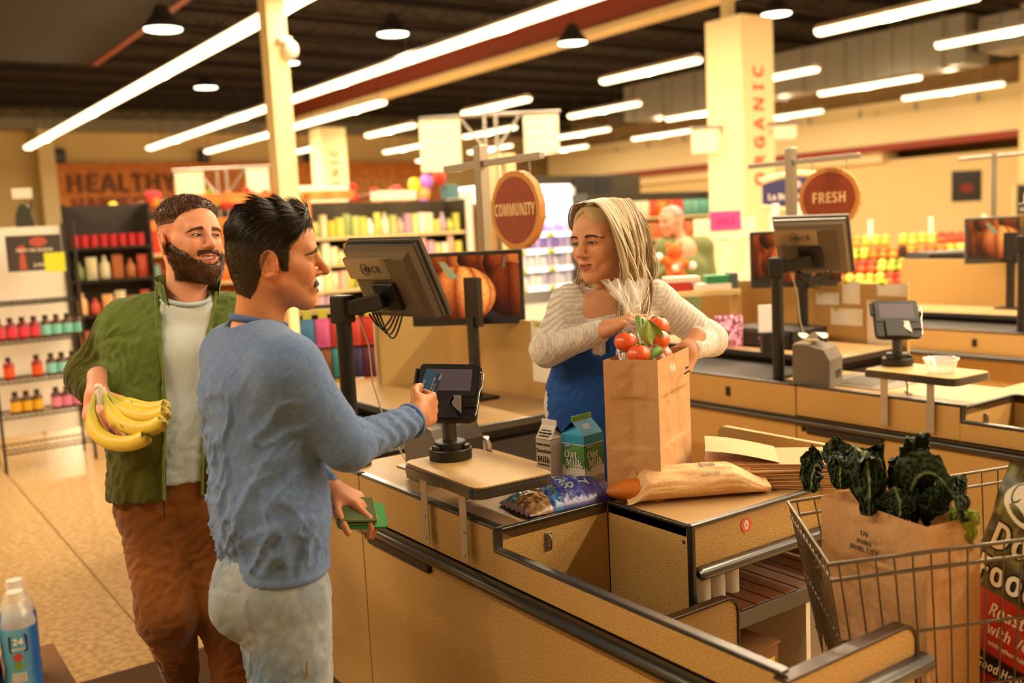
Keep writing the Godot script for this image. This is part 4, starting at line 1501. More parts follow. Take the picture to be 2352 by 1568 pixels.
func man_in_blue() -> void:
	var t := thing("person", "man in a blue long-sleeved shirt and faded jeans holding out a bank card", "person", V(-2.16, 0, -0.785), CAM_YAW)
	var f := V(0.862, 0, -0.507)
	var s := V(0.507, 0, 0.862)
	var h := face_frame(V(0.043, 1.577, -0.09), 104, 3, 2)
	var skin := lin("c4845c")
	# one skin: head, neck, trunk, limbs, hands
	var neck := h.affine_inverse() * V(-0.012, 1.40, -0.085)
	var head := head_solid({"nose": 1.25, "neck": 0.055, "neck_to": neck, "jaw": 1.02, "lids": 0.8, "open": 1.1, "smile": 0.008, "mouth": 0.027}, 0.0024)
	var nz := noise(60.0, FastNoiseLite.TYPE_SIMPLEX, 2, 3)
	dress(head, func(p, n):
		var c := face_colour(p, skin, lin("a8584a"), lin("5a3a28"), func(q):
			var st := (1.0 - sm(-0.075, -0.055, q.y)) * sm(-0.02, 0.02, q.z) * sm(-0.15, -0.11, q.y) * 0.22
			var fade := sm(-0.002, 0.004, q.y - blue_hairline(q.z)) * 0.75
			return st + fade)
		return [0.0, c * (1.0 + 0.06 * nz.get_noise_3d(p.x, p.y, p.z))])
	var body := solid([["c", V(0, 0.86, 0), V(0, 1.05, -0.02), 0.1, 0.1, 0.03, s, 0.7], ["c", V(0, 1.05, -0.02), V(-0.01, 1.3, -0.05), 0.1, 0.11, 0.03, s, 0.65], ["c", V(-0.012, 1.3, -0.07), V(-0.012, 1.42, -0.085), 0.07, 0.058, 0.04],
		["c", V(0.1, 1.335, 0.11), V(0.215, 1.143, 0.063), 0.045, 0.038, 0.02], ["c", V(0.215, 1.143, 0.063), V(0.335, 1.162, -0.155), 0.036, 0.026, 0.02],
		["c", V(-0.11, 1.34, -0.2), V(-0.035, 1.05, -0.277), 0.045, 0.038, 0.02], ["c", V(-0.035, 1.05, -0.277), V(0.1, 0.985, -0.205), 0.036, 0.026, 0.02],
		["c", V(0.045, 0.85, 0.08), V(0.05, 0.48, 0.09), 0.07, 0.05, 0.03], ["c", V(0.05, 0.48, 0.09), V(0.045, 0.09, 0.08), 0.05, 0.035, 0.03],
		["c", V(-0.045, 0.85, -0.08), V(-0.02, 0.48, -0.09), 0.07, 0.05, 0.03], ["c", V(-0.02, 0.48, -0.09), V(-0.04, 0.09, -0.09), 0.05, 0.035, 0.03]], 0.014)
	var tone := func(p, n): return [0.0, skin]
	dress(body, tone)
	# right hand closed on the card, left hand on the wallet
	var rh := frame(V(0.342, 1.163, -0.165), V(0.42, 0.12, -0.88), V(-0.88, 0.0, -0.42))
	var right := dress(solid(hand_prims(rh, [[1.0, 1.5, 0.9], [1.25, 1.5, 0.9], [1.35, 1.5, 0.9], [1.4, 1.45, 0.9]], [V(0.35, 0.7, 0.6), V(0.1, 0.9, 0.35), V(-0.15, 0.95, 0.15)], 1.0, 1.0, 0.03), 0.0027), tone)
	var lh := frame(V(0.108, 0.985, -0.2), V(0.88, -0.42, 0.15), V(-0.35, -0.9, -0.1))
	var left := dress(solid(hand_prims(lh, [[0.35, 0.7, 0.4], [0.4, 0.75, 0.4], [0.45, 0.8, 0.4], [0.5, 0.8, 0.4]], [V(0.8, 0.55, 0.25), V(0.35, 0.8, 0.5), V(0.1, 0.8, 0.6)], -1.0, 1.0, 0.05), 0.0027), tone)
	var b := B.new()
	b.xf = h
	b.add(head)
	b.xf = Transform3D()
	for k in [body, right, left]: b.add(k)
	obj("body", b, skin_mat(), t)
	eyes(t, h, "2a1a10", V(0.1, -0.1, 1))
	teeth(t, h)
	# hair: a dark layer, longer and swept back on top
	var lay := shell(head, func(p, n):
		var e: float = p.y - blue_hairline(p.z)
		if e < 0.0 or on_ear(p): return -1.0
		var top := sm(0.035, 0.09, p.y)
		return 0.0015 + minf(e * 0.9, top * (0.013 + 0.011 * sm(0.0, 0.07, p.z) + 0.003 * sin(p.z * 150.0 + p.x * 60.0) * sm(0.06, 0.1, p.y))))
	var dark := [lin("0f0a08"), lin("1a110c"), lin("241812"), lin("2e2018")]
	b = B.new()
	b.xf = h
	dress(lay, func(p, n): return [0.0, lin("140d09").lerp(lin("3a281c"), 0.55 * (1.0 - sm(0.0, 0.05, p.y)))])
	b.add(lay)
	hairs(b, lay, 2600, func(p, n):
		if p.y < 0.042: return null
		var back: float = sm(-0.02, -0.09, p.z)
		return [1.0, V(p.x * 5.0 + 0.35 * sin(p.z * 90.0), -0.2 - 1.2 * sm(0.1, 0.05, p.y), -1.0), (0.034 + 0.012 * rng.randf()) * (1.0 - 0.55 * back), 0.0013, 0.12 - 0.05 * back, 1], dark, 5)
	hairs(b, lay, 3600, func(p, n):
		if p.y > 0.075: return null
		return [1.0, V(0, -0.9, -0.5), 0.008, 0.00055, 0.18, 1], [lin("150e0a"), lin("241812"), lin("34241a")])
	obj("hair", b, painted("hair_dark", 0.42, 0.45), t)
	b = B.new()
	brow(b, h, head, lin("150e0a"), 0.009, 170)
	obj("eyebrows", b, painted("hair_dark", 0.42, 0.45), t)
	b = B.new()
	var fr := front(head, Vector2(0.0, -0.075), Vector2(0.04, -0.045))
	b.xf = h
	for k in 420:
		var x := (rng.randf() - 0.5) * 0.056
		var y := -0.0535 - absf(x) * 0.2 - rng.randf() * 0.0075
		var a := on_face(fr, x, y)
		b.col = dark[rng.randi() % 4]
		b.tube([a, a + V(x * 0.1, -0.003, 0.0028), a + V(x * 0.25, -0.007, 0.0022)], [0.0008, 0.0007, 0.0002], 3, false)
	obj("moustache", b, painted("hair_dark", 0.42, 0.45), t)
	# shirt
	var sh := solid([["c", V(0.004, 0.82, -0.002), V(0.004, 1.0, -0.015), 0.120, 0.118, 0.04, s, 0.66], ["c", V(0.002, 1.0, -0.015), V(-0.012, 1.27, -0.05), 0.118, 0.13, 0.05, s, 0.66], ["c", V(-0.11, 1.335, -0.2), V(0.095, 1.33, 0.1), 0.068, 0.068, 0.06],
		["c", V(-0.018, 1.39, -0.09), V(0.085, 1.355, 0.085), 0.058, 0.05, 0.05], ["c", V(-0.018, 1.39, -0.09), V(-0.1, 1.355, -0.19), 0.058, 0.05, 0.05],
		["c", V(0.1, 1.325, 0.1), V(0.208, 1.15, 0.066), 0.07, 0.054, 0.04], ["c", V(0.208, 1.15, 0.066), V(0.322, 1.158, -0.122), 0.053, 0.039, 0.025],
		["c", V(-0.11, 1.33, -0.2), V(-0.035, 1.06, -0.277), 0.066, 0.052, 0.04], ["c", V(-0.035, 1.06, -0.277), V(0.085, 0.99, -0.21), 0.05, 0.04, 0.025],
		["p", V(0, 0.857, 0), V(0.02, -1, 0), 0.0], ["-c", V(-0.012, 1.43, -0.085), V(-0.005, 1.6, -0.08), 0.066, 0.08, 0.012]], 0.0075)
	var fa := drape(11, V(-0.55, -0.75, 0.35), 7.0, 1.6, 0.012)
	var fb := drape(12, V(0.45, 0.85, 0.2), 26.0, 9.0, 0.005)
	var fc := drape(13, V(0.75, -0.35, 0.55), 12.0, 2.2, 0.012)
	var heather := noise(300.0, FastNoiseLite.TYPE_SIMPLEX, 2, 5)
	dress(sh, func(p, n):
		var arm: float = sm(0.1, 0.17, p.x)
		var cuff: float = sm(0.25, 0.31, p.x) * sm(1.1, 1.13, p.y)
		var ring := sin((p.x * 0.5 - p.z * 0.85 + p.y * 0.2) * 170.0 + sin(p.y * 70.0) * 1.6 + p.z * 31.0) * 0.0028 * cuff
		var elbow: float = sm(0.09, 0.03, p.distance_to(V(0.225, 1.175, 0.03)))
		var d: float = fa.call(p) * (1.0 - arm) * sm(1.38, 1.22, p.y) + fc.call(p) * (1.0 - arm) * sm(1.2, 1.0, p.y) + fb.call(p) * (0.15 + elbow * 1.2 + cuff * 0.6) + ring
		d = lerpf(0.0025, d, sm(0.868, 0.92, p.y))
		if absf(p.y - 0.884) < 0.004: d -= 0.002
		var c := lin("4f6fa6").lerp(lin("758cb6"), 0.5 + 0.5 * heather.get_noise_3d(p.x, p.y * 1.4, p.z))
		return [d, c], true)
	obj("shirt", mix([sh]), cloth("jersey", 0.92, 0.05, 26.0, 4), t)
	b = B.new()
	b.tube(ring3(V(-0.008, 1.428, -0.083), 0.062, 0.056, V(0.22, 1.0, -0.12), 28), 0.0085, 8, false)
	b.xf = Transform3D()
	for k in b.c.size(): b.c[k] = lin("4f6fa6")
	obj("collar", b, cloth("jersey"), t)
	b = B.new()
	b.tube(ring3(V(0.330, 1.160, -0.138), 0.040, 0.036, V(0.42, 0.05, -0.88), 22), 0.0055, 7, false)
	for k in b.c.size(): b.c[k] = lin("5f7cb0")
	obj("cuff", b, cloth("jersey"), t)
	# jeans
	var jn := solid([["c", V(0.0, 0.86, 0.0), V(0.0, 0.94, -0.01), 0.105, 0.105, 0.03, s, 0.68], ["e", V(-0.05, 0.80, 0.055), V(0.083, 0.09, 0.085), 0.06], ["e", V(-0.062, 0.80, -0.045), V(0.083, 0.09, 0.085), 0.06],
		["c", V(0.052, 0.80, 0.07), V(0.05, 0.47, 0.095), 0.093, 0.08, 0.05], ["c", V(0.05, 0.47, 0.095), V(0.045, 0.07, 0.085), 0.078, 0.07, 0.04],
		["c", V(-0.03, 0.80, -0.075), V(-0.015, 0.47, -0.09), 0.093, 0.08, 0.04], ["c", V(-0.015, 0.47, -0.09), V(-0.04, 0.07, -0.09), 0.078, 0.07, 0.04], ["p", V(0, 0.045, 0), V(0, -1, 0), 0.0]], 0.009)
	var ja := folds(21, 12.0, 9.0, 12.0, 0.006)
	var fadeN := noise(7.0, FastNoiseLite.TYPE_SIMPLEX, 3, 15)
	var weave := noise(260.0, FastNoiseLite.TYPE_SIMPLEX, 1, 16)
	dress(jn, func(p, n):
		var worn: float = clampf(0.45 + 0.5 * fadeN.get_noise_3d(p.x, p.y * 0.6, p.z) + 0.45 * n.dot(f) * sm(0.9, 0.6, p.y), 0, 1)
		return [ja.call(p) * (0.4 + 0.6 * sm(0.8, 0.65, p.y)), lin("5d7894").lerp(lin("b3b9bb"), worn) * (1.0 + 0.16 * weave.get_noise_3d(p.x * 0.35, p.y, p.z * 0.35))], true)
	obj("jeans", mix([jn]), cloth("denim", 0.85, 0.06, 24.0, 8), t)
	var pk := shell(jn, func(p, n):
		var q: Vector3 = p - V(-0.055, 0.775, 0.10)
		var along: float = q.dot(V(0.72, 0, 0.69))
		return 0.0028 if n.dot(V(-0.45, 0, 0.9)) > 0.35 and absf(along) < 0.062 and absf(q.y) < 0.075 - absf(along) * 0.15 else -1.0)
	dress(pk, func(p, n): return [0.0, lin("6d8499").lerp(lin("a9b1b5"), clampf(0.45 + 0.5 * fadeN.get_noise_3d(p.x, p.y, p.z), 0, 1))])
	obj("pocket", mix([pk]), cloth("denim"), t)
	b = B.new()
	var thr := lin("8d7a55")
	for q in [[V(0.085, 0.855, 0.118), V(0.10, 0.72, 0.15), V(0.098, 0.5, 0.172), V(0.09, 0.3, 0.16), V(0.085, 0.1, 0.155)]]:
		b.col = thr
		b.tube(spline(q, 20), 0.0016, 5)
	obj("side_seam", b, painted("thread", 0.8), t)
	single_ball(t, "rivet", V(0.098, 0.853, 0.122), 0.004, mat("copper", hex("8e4a2a"), 0.35, 0.9))
	b = B.new()
	b.xf = frame(V(-0.141, 0.825, 0.02), V(0, 1, 0), V(-0.9, 0, 0.4))
	b.box(V(0, 0, 0.002), V(0.006, 0.02, 0.003), 0.001)
	obj("pocket_tab", b, flat("b03a36"), t)
	shoe(t, V(0.03, 0, 0.08), f, mat("shoe_black", hex("191513"), 0.5))
	shoe(t, V(-0.055, 0, -0.085), f, mat("shoe_black"))
	# what he holds
	var card := thing("bank_card", "dark blue bank card held upright in the blue-shirted man's fingers", "bank card", V(-2.222, 1.2125, -1.272), 0)
	card.basis = Basis.from_euler(V(deg_to_rad(-22), deg_to_rad(33), deg_to_rad(-17)), EULER_ORDER_YXZ)
	b = B.new()
	b.prism(rrect(0.054, 0.0856, 0.003, 4), -0.0004, 0.0004)
	obj("card", b, mat("card_blue", hex("1d5f92"), 0.3), card)
	b = B.new()
	b.face(V(-0.004, -0.04, 0.0006), V(0.0255, -0.04, 0.0006), V(0.0255, 0.041, 0.0006), V(0.006, 0.041, 0.0006))
	obj("dark_band", b, mat("card_navy", hex("243b5c"), 0.3), card)
	letters("lettering", [["VISA", 0.0205, 0.033, 0.0055, 1.0, -PI / 2], ["4000 1234 5678", 0.006, 0.008, 0.0036, 1.1, -PI / 2], ["VALID 12/28", 0.013, 0.0, 0.0026, 1.0, -PI / 2], ["DEBIT", -0.02, 0.006, 0.0034, 1.0, -PI / 2]], flat("dfe5ea"), card, Transform3D(Basis(), V(0, 0, 0.0007)), false, true, null, 0.0003)
	var wl := thing("wallet", "olive leather wallet held in the blue-shirted man's lowered hand", "wallet", t.transform * V(0.175, 0.934, -0.16))
	wl.basis = Basis.from_euler(V(0, deg_to_rad(CAM_YAW), 0)) * Basis.from_euler(V(deg_to_rad(38), deg_to_rad(18), deg_to_rad(-12)), EULER_ORDER_YXZ)
	b = B.new()
	b.box(V(0, 0.006, 0), V(0.1, 0.009, 0.078), 0.004)
	b.box(V(0.001, -0.003, 0.001), V(0.101, 0.006, 0.08), 0.003)
	obj("leather", b, mat("olive_leather", hex("4a5a26"), 0.45), wl)
	b = B.new()
	for k in 4:
		var q: Vector3 = [V(-0.046, 0.0108, -0.035), V(0.046, 0.0108, -0.035), V(0.046, 0.0108, 0.035), V(-0.046, 0.0108, 0.035)][k]
		var r: Vector3 = [V(-0.046, 0.0108, -0.035), V(0.046, 0.0108, -0.035), V(0.046, 0.0108, 0.035), V(-0.046, 0.0108, 0.035)][(k + 1) % 4]
		b.tube([q, r], 0.0006, 4)
	b.ball(V(0.01, 0.011, 0.012), V(0.002, 0.001, 0.006), 8, 5)
	obj("stitching", b, mat("stitch", hex("8a9a58"), 0.6), wl)
	var ph := thing("phone", "green-cased phone held under the olive wallet", "phone", wl.transform * V(0.018, -0.0135, 0.004))
	ph.basis = wl.basis
	b = B.new()
	b.xf = Transform3D(Basis(V(1, 0, 0), V(0, 0, -1), V(0, 1, 0)), Vector3.ZERO)
	b.prism(rrect(0.13, 0.075, 0.012), -0.0055, 0.0045, true)
	obj("case", b, mat("phone_green", hex("3f9a4e"), 0.5), ph)
	b = B.new()
	b.xf = Transform3D(Basis(V(1, 0, 0), V(0, 0, -1), V(0, 1, 0)), Vector3.ZERO)
	b.prism(rrect(0.124, 0.069, 0.01), -0.007, -0.005, true)
	obj("glass", b, mat("black"), ph)

func blue_hairline(z: float) -> float:
	var pts := [[-0.12, -0.07], [-0.06, -0.095], [-0.045, -0.07], [-0.03, -0.02], [-0.012, 0.018], [0.004, 0.0], [0.012, -0.03], [0.026, -0.03], [0.032, 0.03], [0.05, 0.05], [0.062, 0.066], [0.1, 0.085]]
	for k in pts.size() - 1:
		if z < pts[k + 1][0]:
			return lerpf(pts[k][1], pts[k + 1][1], clampf((z - pts[k][0]) / (pts[k + 1][0] - pts[k][0]), 0, 1))
	return 0.09

func ring3(c: Vector3, ra: float, rb: float, n: Vector3, seg: int, a0 := 0.0, a1 := TAU) -> Array:
	var z := n.normalized()
	var x := z.cross(V(0, 0.2, 1)).normalized()
	var y := z.cross(x)
	var p := []
	for k in seg + 1:
		var a := a0 + (a1 - a0) * k / seg
		p.append(c + x * cos(a) * ra + y * sin(a) * rb)
	return p

func single_ball(parent: Node3D, called: String, p: Vector3, r: float, m: Material) -> void:
	var b := B.new()
	b.ball(p, Vector3.ONE * r, 12, 8)
	obj(called, b, m, parent)

func man_in_green() -> void:
	var t := thing("person", "bearded man in an open green fleece jacket carrying bananas", "person", V(-3.059, 0, -0.815), CAM_YAW)
	var f := V(0.42, 0, 0.9)
	var s := V(-0.9, 0, 0.42)
	var h := face_frame(V(0.118, 1.632, -0.015), 50, -6, -3)
	var skin := lin("e0a184")
	var neck := h.affine_inverse() * V(0.09, 1.43, -0.015)
	var head := head_solid({"nose": 1.0, "neck": 0.06, "neck_to": neck, "width": 1.04, "jaw": 1.06, "lids": 0.75, "open": 1.35, "smile": 0.009, "mouth": 0.028}, 0.0026)
	dress(head, func(p, n):
		return [0.0, face_colour(p, skin, lin("b8675a"), lin("6b4a38"), func(q):
			return sm(0.0, 0.02, q.y - green_hairline(q.z)) * sm(0.02, 0.075, q.y) * 0.75 + sm(0.0, 0.01, beard_depth(q)) * 0.9)])
	var body := solid([["c", V(0, 0.84, 0), V(0.02, 1.05, -0.01), 0.1, 0.1, 0.03, s, 0.7], ["c", V(0.02, 1.05, -0.01), V(0.07, 1.3, -0.01), 0.1, 0.11, 0.03, s, 0.66], ["c", V(0.08, 1.3, -0.015), V(0.088, 1.45, -0.015), 0.07, 0.06, 0.04],
		["c", V(-0.08, 1.37, 0.02), V(-0.235, 1.215, -0.035), 0.045, 0.038, 0.02], ["c", V(-0.235, 1.215, -0.035), V(-0.13, 1.205, 0.185), 0.038, 0.027, 0.02],
		["c", V(0.23, 1.37, -0.045), V(0.29, 1.12, -0.08), 0.045, 0.038, 0.02], ["c", V(0.29, 1.12, -0.08), V(0.28, 0.9, 0.0), 0.036, 0.026, 0.02],
		["c", V(-0.06, 0.84, 0.03), V(-0.015, 0.5, 0.12), 0.07, 0.052, 0.03], ["c", V(-0.015, 0.5, 0.12), V(-0.08, 0.2, -0.14), 0.05, 0.035, 0.03],
		["c", V(0.07, 0.84, -0.03), V(0.13, 0.48, 0.01), 0.07, 0.052, 0.03], ["c", V(0.13, 0.48, 0.01), V(0.15, 0.09, -0.02), 0.05, 0.035, 0.03]], 0.014)
	var tone := func(p, n): return [0.0, skin.lerp(lin("c98468"), 0.3)]
	dress(body, tone)
	var rh := frame(V(-0.122, 1.208, 0.195), V(0.22, -0.62, 0.72), V(0.35, -0.55, -0.75))
	var right := dress(solid(hand_prims(rh, [[0.55, 0.5, 0.3], [0.6, 0.6, 0.35], [0.65, 0.65, 0.35], [0.65, 0.7, 0.35]], [V(0.75, 0.5, 0.35), V(0.5, 0.75, 0.4), V(0.3, 0.8, 0.4)], 1.0, 1.06, 0.1), 0.0028), tone)
	var lh := frame(V(0.28, 0.9, 0.0), V(0, -1, 0.1), V(-0.9, 0, 0.3))
	var left := dress(solid(hand_prims(lh, [[0.3, 0.4, 0.3], [0.35, 0.45, 0.3], [0.4, 0.5, 0.3], [0.45, 0.5, 0.3]], [V(0.7, 0.7, 0.3), V(0.3, 0.9, 0.3), V(0.1, 0.9, 0.3)], -1.0, 1.0, 0.06), 0.004), tone)
	var b := B.new()
	b.xf = h
	b.add(head)
	b.xf = Transform3D()
	for k in [body, right, left]: b.add(k)
	obj("body", b, skin_mat(), t)
	eyes(t, h, "4a3a2c", V(0.25, 0.0, 1))
	teeth(t, h)
	# short curly hair over a close fade
	var browns := [lin("3a2215"), lin("52301d"), lin("6a4027"), lin("7d5034")]
	var lay := shell(head, func(p, n):
		var e: float = minf(p.y - green_hairline(p.z), p.y - 0.04)
		if e < 0.0: return -1.0
		return 0.0008 + minf(e * 0.55, 0.013 * sm(0.05, 0.085, p.y) + 0.004 * sm(0.03, 0.08, p.z)))
	dress(lay, func(p, n): return [0.0, lin("4a2a19")])
	b = B.new()
	b.xf = h
	b.add(lay)
	var total: int = lay.i.size() / 3
	for k in 1000:
		var j := (rng.randi() % total) * 3
		var p: Vector3 = lay.v[lay.i[j]]
		if p.y < 0.05 or (p.y < 0.07 and rng.randf() > sm(0.045, 0.07, p.y)): continue
		var n: Vector3 = lay.n[lay.i[j]]
		var x := n.cross(V(rng.randf() - 0.5, rng.randf() - 0.5, rng.randf() - 0.5)).normalized()
		var y := n.cross(x)
		var pts := []
		var rad := []
		var r := 0.0035 + rng.randf() * 0.0025
		for q in 9:
			var a := q * 0.75
			pts.append(p + x * (cos(a) - 1.0) * r + y * sin(a) * r + n * (q * 0.0011 - 0.002))
			rad.append(0.0014 - q * 0.0001)
		b.col = browns[rng.randi() % 4]
		b.tube(pts, rad, 4, false)
	hairs(b, head, 1500, func(p, n):
		if p.y < green_hairline(p.z) + 0.003 or p.y > 0.075 or on_ear(p, 1.04): return null
		return [sm(0.0, 0.05, p.y), V(0, -0.8, -0.5) + n * 0.6, 0.004, 0.0004, 0.3], browns)
	obj("hair", b, painted("hair_brown", 0.42, 0.5), t)
	# full beard and moustache
	var bl := shell(head, func(p, n): return -1.0 if beard_depth(p) <= 0.0 or on_ear(p, 1.04) else minf(0.0015 + beard_depth(p) * 0.7, 0.009 + 0.004 * sm(-0.07, -0.1, p.y)) * sm(-0.01, 0.02, p.z))
	dress(bl, func(p, n): return [0.0, lin("4c2c1b")])
	b = B.new()
	b.xf = h
	b.add(bl)
	hairs(b, bl, 4200, func(p, n):
		return [1.0, V(p.x * 4.0, -0.9, 0.25) + n * 0.35, 0.006 + 0.004 * rng.randf(), 0.0006, 0.3], browns, 3)
	obj("beard", b, painted("hair_brown", 0.42), t)
	b = B.new()
	brow(b, h, head, lin("6a4429"), 0.008, 140)
	obj("eyebrows", b, painted("hair_brown", 0.42), t)
	# t-shirt
	var ts := solid([["c", V(0.012, 0.88, 0.0), V(0.03, 1.1, 0.0), 0.118, 0.112, 0.04, s, 0.72], ["c", V(0.03, 1.1, 0.0), V(0.075, 1.29, 0.0), 0.114, 0.12, 0.05, s, 0.66], ["c", V(-0.06, 1.38, 0.02), V(0.21, 1.375, -0.045), 0.055, 0.055, 0.05], ["c", V(0.09, 1.425, 0.002), V(-0.03, 1.39, 0.02), 0.056, 0.05, 0.05], ["c", V(0.09, 1.425, 0.002), V(0.18, 1.39, -0.035), 0.056, 0.05, 0.05], ["p", V(0, 0.90, 0), V(0, -1, 0), 0.0], ["-c", V(0.095, 1.475, 0.01), V(0.1, 1.65, 0.0), 0.068, 0.08, 0.012]], 0.009)
	var ta := folds(31, 10.0, 14.0, 10.0, 0.005)
	dress(ts, func(p, n): return [ta.call(p) * sm(1.3, 1.0, p.y), lin("c5d9e2").lerp(lin("dfe6ea"), 0.5 + 0.5 * sin(p.x * 9.0 + p.y * 4.0))], true)
	obj("t_shirt", mix([ts]), cloth("cotton", 0.9, 0.05, 20.0, 9), t)
	b = B.new()
	b.col = lin("bcd6e2")
	b.tube(ring3(V(0.1, 1.462, 0.012), 0.072, 0.064, V(0.2, 1.0, 0.38), 28), 0.007, 7, false)
	obj("neckband", b, cloth("cotton"), t)
	# open fleece jacket
	var jk := solid([["c", V(0.012, 0.87, 0.002), V(0.03, 1.1, 0.0), 0.146, 0.138, 0.05, s, 0.72], ["c", V(0.03, 1.1, 0.0), V(0.07, 1.30, -0.005), 0.138, 0.14, 0.05, s, 0.66], ["c", V(-0.085, 1.372, 0.022), V(0.23, 1.366, -0.045), 0.074, 0.074, 0.07], ["c", V(0.075, 1.44, -0.02), V(-0.07, 1.395, 0.02), 0.055, 0.05, 0.05], ["c", V(0.085, 1.44, -0.02), V(0.215, 1.39, -0.045), 0.055, 0.05, 0.05],
		["c", V(-0.085, 1.365, 0.02), V(-0.232, 1.225, -0.03), 0.08, 0.068, 0.04], ["c", V(-0.232, 1.225, -0.03), V(-0.148, 1.21, 0.13), 0.07, 0.055, 0.03],
		["c", V(0.235, 1.36, -0.045), V(0.295, 1.13, -0.08), 0.078, 0.066, 0.04], ["c", V(0.295, 1.13, -0.08), V(0.285, 0.95, -0.01), 0.062, 0.05, 0.03],
		["p", V(0, 0.862, 0), V(0.03, -1, 0), 0.0], ["-c", V(0.135, 1.52, 0.08), V(0.122, 1.3, 0.13), 0.088, 0.066, 0.006, f, 0.5], ["-c", V(0.122, 1.3, 0.13), V(0.088, 0.8, 0.15), 0.066, 0.058, 0.006, f, 0.42], ["-c", V(0.095, 1.46, 0.005), V(0.1, 1.65, 0.0), 0.074, 0.086, 0.012]], 0.008)
	var ga := folds(41, 11.0, 5.0, 11.0, 0.007)
	var gb := folds(42, 18.0, 18.0, 18.0, 0.007)
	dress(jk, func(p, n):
		var arm: float = sm(-0.13, -0.19, p.x - 0.25 * (1.3 - p.y) * 0.0) 
		var cuff: float = arm * sm(-0.02, 0.06, p.z)
		var d: float = ga.call(p) * (1.0 - arm) + gb.call(p) * arm * (1.0 - cuff * 0.5) + sin((p.z * 0.9 + p.x * 0.4 - p.y * 0.5) * 190.0) * 0.005 * cuff
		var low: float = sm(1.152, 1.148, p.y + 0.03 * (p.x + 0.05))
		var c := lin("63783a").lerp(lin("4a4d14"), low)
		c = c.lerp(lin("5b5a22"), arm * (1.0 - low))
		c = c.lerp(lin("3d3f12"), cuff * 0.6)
		return [d, c], true)
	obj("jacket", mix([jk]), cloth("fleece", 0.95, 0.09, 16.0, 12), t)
	b = B.new()
	# stand-up collar, open at the front
	var cc := V(0.1, 1.475, -0.012)
	for side in [0.0, 1.0]:
		b.grid(40, 8, func(u, q):
			var a: float = 0.85 + (TAU - 1.75) * (u if side < 0.5 else 1.0 - u)
			var dir: Vector3 = f * cos(a) + s * sin(a)
			var fl: float = 0.006 * side
			var front: float = pow(absf(u - 0.5) * 2.0, 3.0)
			return cc + dir * (0.078 + q * 0.012 + front * 0.014 - fl + 0.004 * sin(u * 14.0) * q) + V(0, -0.035 + q * (0.088 - front * 0.02) - front * 0.01, 0))
	for k in b.c.size(): b.c[k] = lin("6a8040")
	obj("collar", b, cloth("fleece"), t)
	b = B.new()
	b.col = lin("6f7a38")
	b.tube(spline([V(0.035, 1.50, 0.075), V(0.035, 1.45, 0.096), V(0.043, 1.36, 0.132), V(0.055, 1.25, 0.148), V(0.05, 1.1, 0.15), V(0.036, 0.98, 0.158), V(0.03, 0.87, 0.16)], 30), 0.0042, 6)
	b.tube(spline([V(0.2, 1.47, 0.045), V(0.19, 1.4, 0.075), V(0.168, 1.3, 0.11), V(0.155, 1.15, 0.108), V(0.14, 1.0, 0.115), V(0.128, 0.87, 0.12)], 24), 0.0042, 6)
	obj("zip_edge", b, cloth("fleece"), t)
	b = B.new()
	b.box(V(0.028, 0.862, 0.162), V(0.006, 0.022, 0.005), 0.002)
	b.tube([V(0.028, 0.85, 0.163), V(0.027, 0.82, 0.165)], 0.0022, 5)
	obj("zip_pull", b, mat("satin_black"), t)
	# trousers and shoes
	var tr := solid([["c", V(0.0, 0.84, 0.0), V(0.01, 0.93, 0.0), 0.112, 0.112, 0.03, s, 0.7], ["e", V(0.0, 0.78, -0.05), V(0.13, 0.09, 0.1), 0.05],
		["c", V(-0.06, 0.80, 0.03), V(-0.012, 0.50, 0.115), 0.098, 0.082, 0.05], ["c", V(-0.012, 0.50, 0.115), V(-0.078, 0.2, -0.14), 0.08, 0.056, 0.04],
		["c", V(0.075, 0.80, -0.03), V(0.13, 0.48, 0.015), 0.096, 0.08, 0.04], ["c", V(0.13, 0.48, 0.015), V(0.15, 0.07, -0.02), 0.078, 0.066, 0.04], ["p", V(0, 0.04, 0), V(0, -1, 0), 0.0]], 0.009)
	var pa := folds(51, 10.0, 14.0, 10.0, 0.008)
	dress(tr, func(p, n): return [pa.call(p) * 0.8, lin("70431c").lerp(lin("855226"), 0.5 + 0.5 * sin(p.y * 23.0 + p.x * 11.0))], true)
	obj("trousers", mix([tr]), cloth("chino", 0.85, 0.05, 18.0, 14), t)
	shoe(t, V(0.14, 0, -0.06), V(0.3, 0, 0.95), mat("shoe_brown", hex("2e1c12"), 0.5))
	shoe(t, V(-0.09, 0.2, -0.21), V(0.1, -0.78, 0.55), mat("shoe_brown"), V(0.1, 0.5, 0.8))
	bananas(t.transform)

func green_hairline(z: float) -> float:
	var pts := [[-0.12, -0.05], [-0.06, -0.06], [-0.04, -0.03], [-0.012, 0.02], [0.004, 0.0], [0.012, -0.02], [0.026, -0.02], [0.034, 0.045], [0.055, 0.066], [0.075, 0.083], [0.1, 0.1]]
	for k in pts.size() - 1:
		if z < pts[k + 1][0]:
			return lerpf(pts[k][1], pts[k + 1][1], clampf((z - pts[k][0]) / (pts[k + 1][0] - pts[k][0]), 0, 1))
	return 0.1

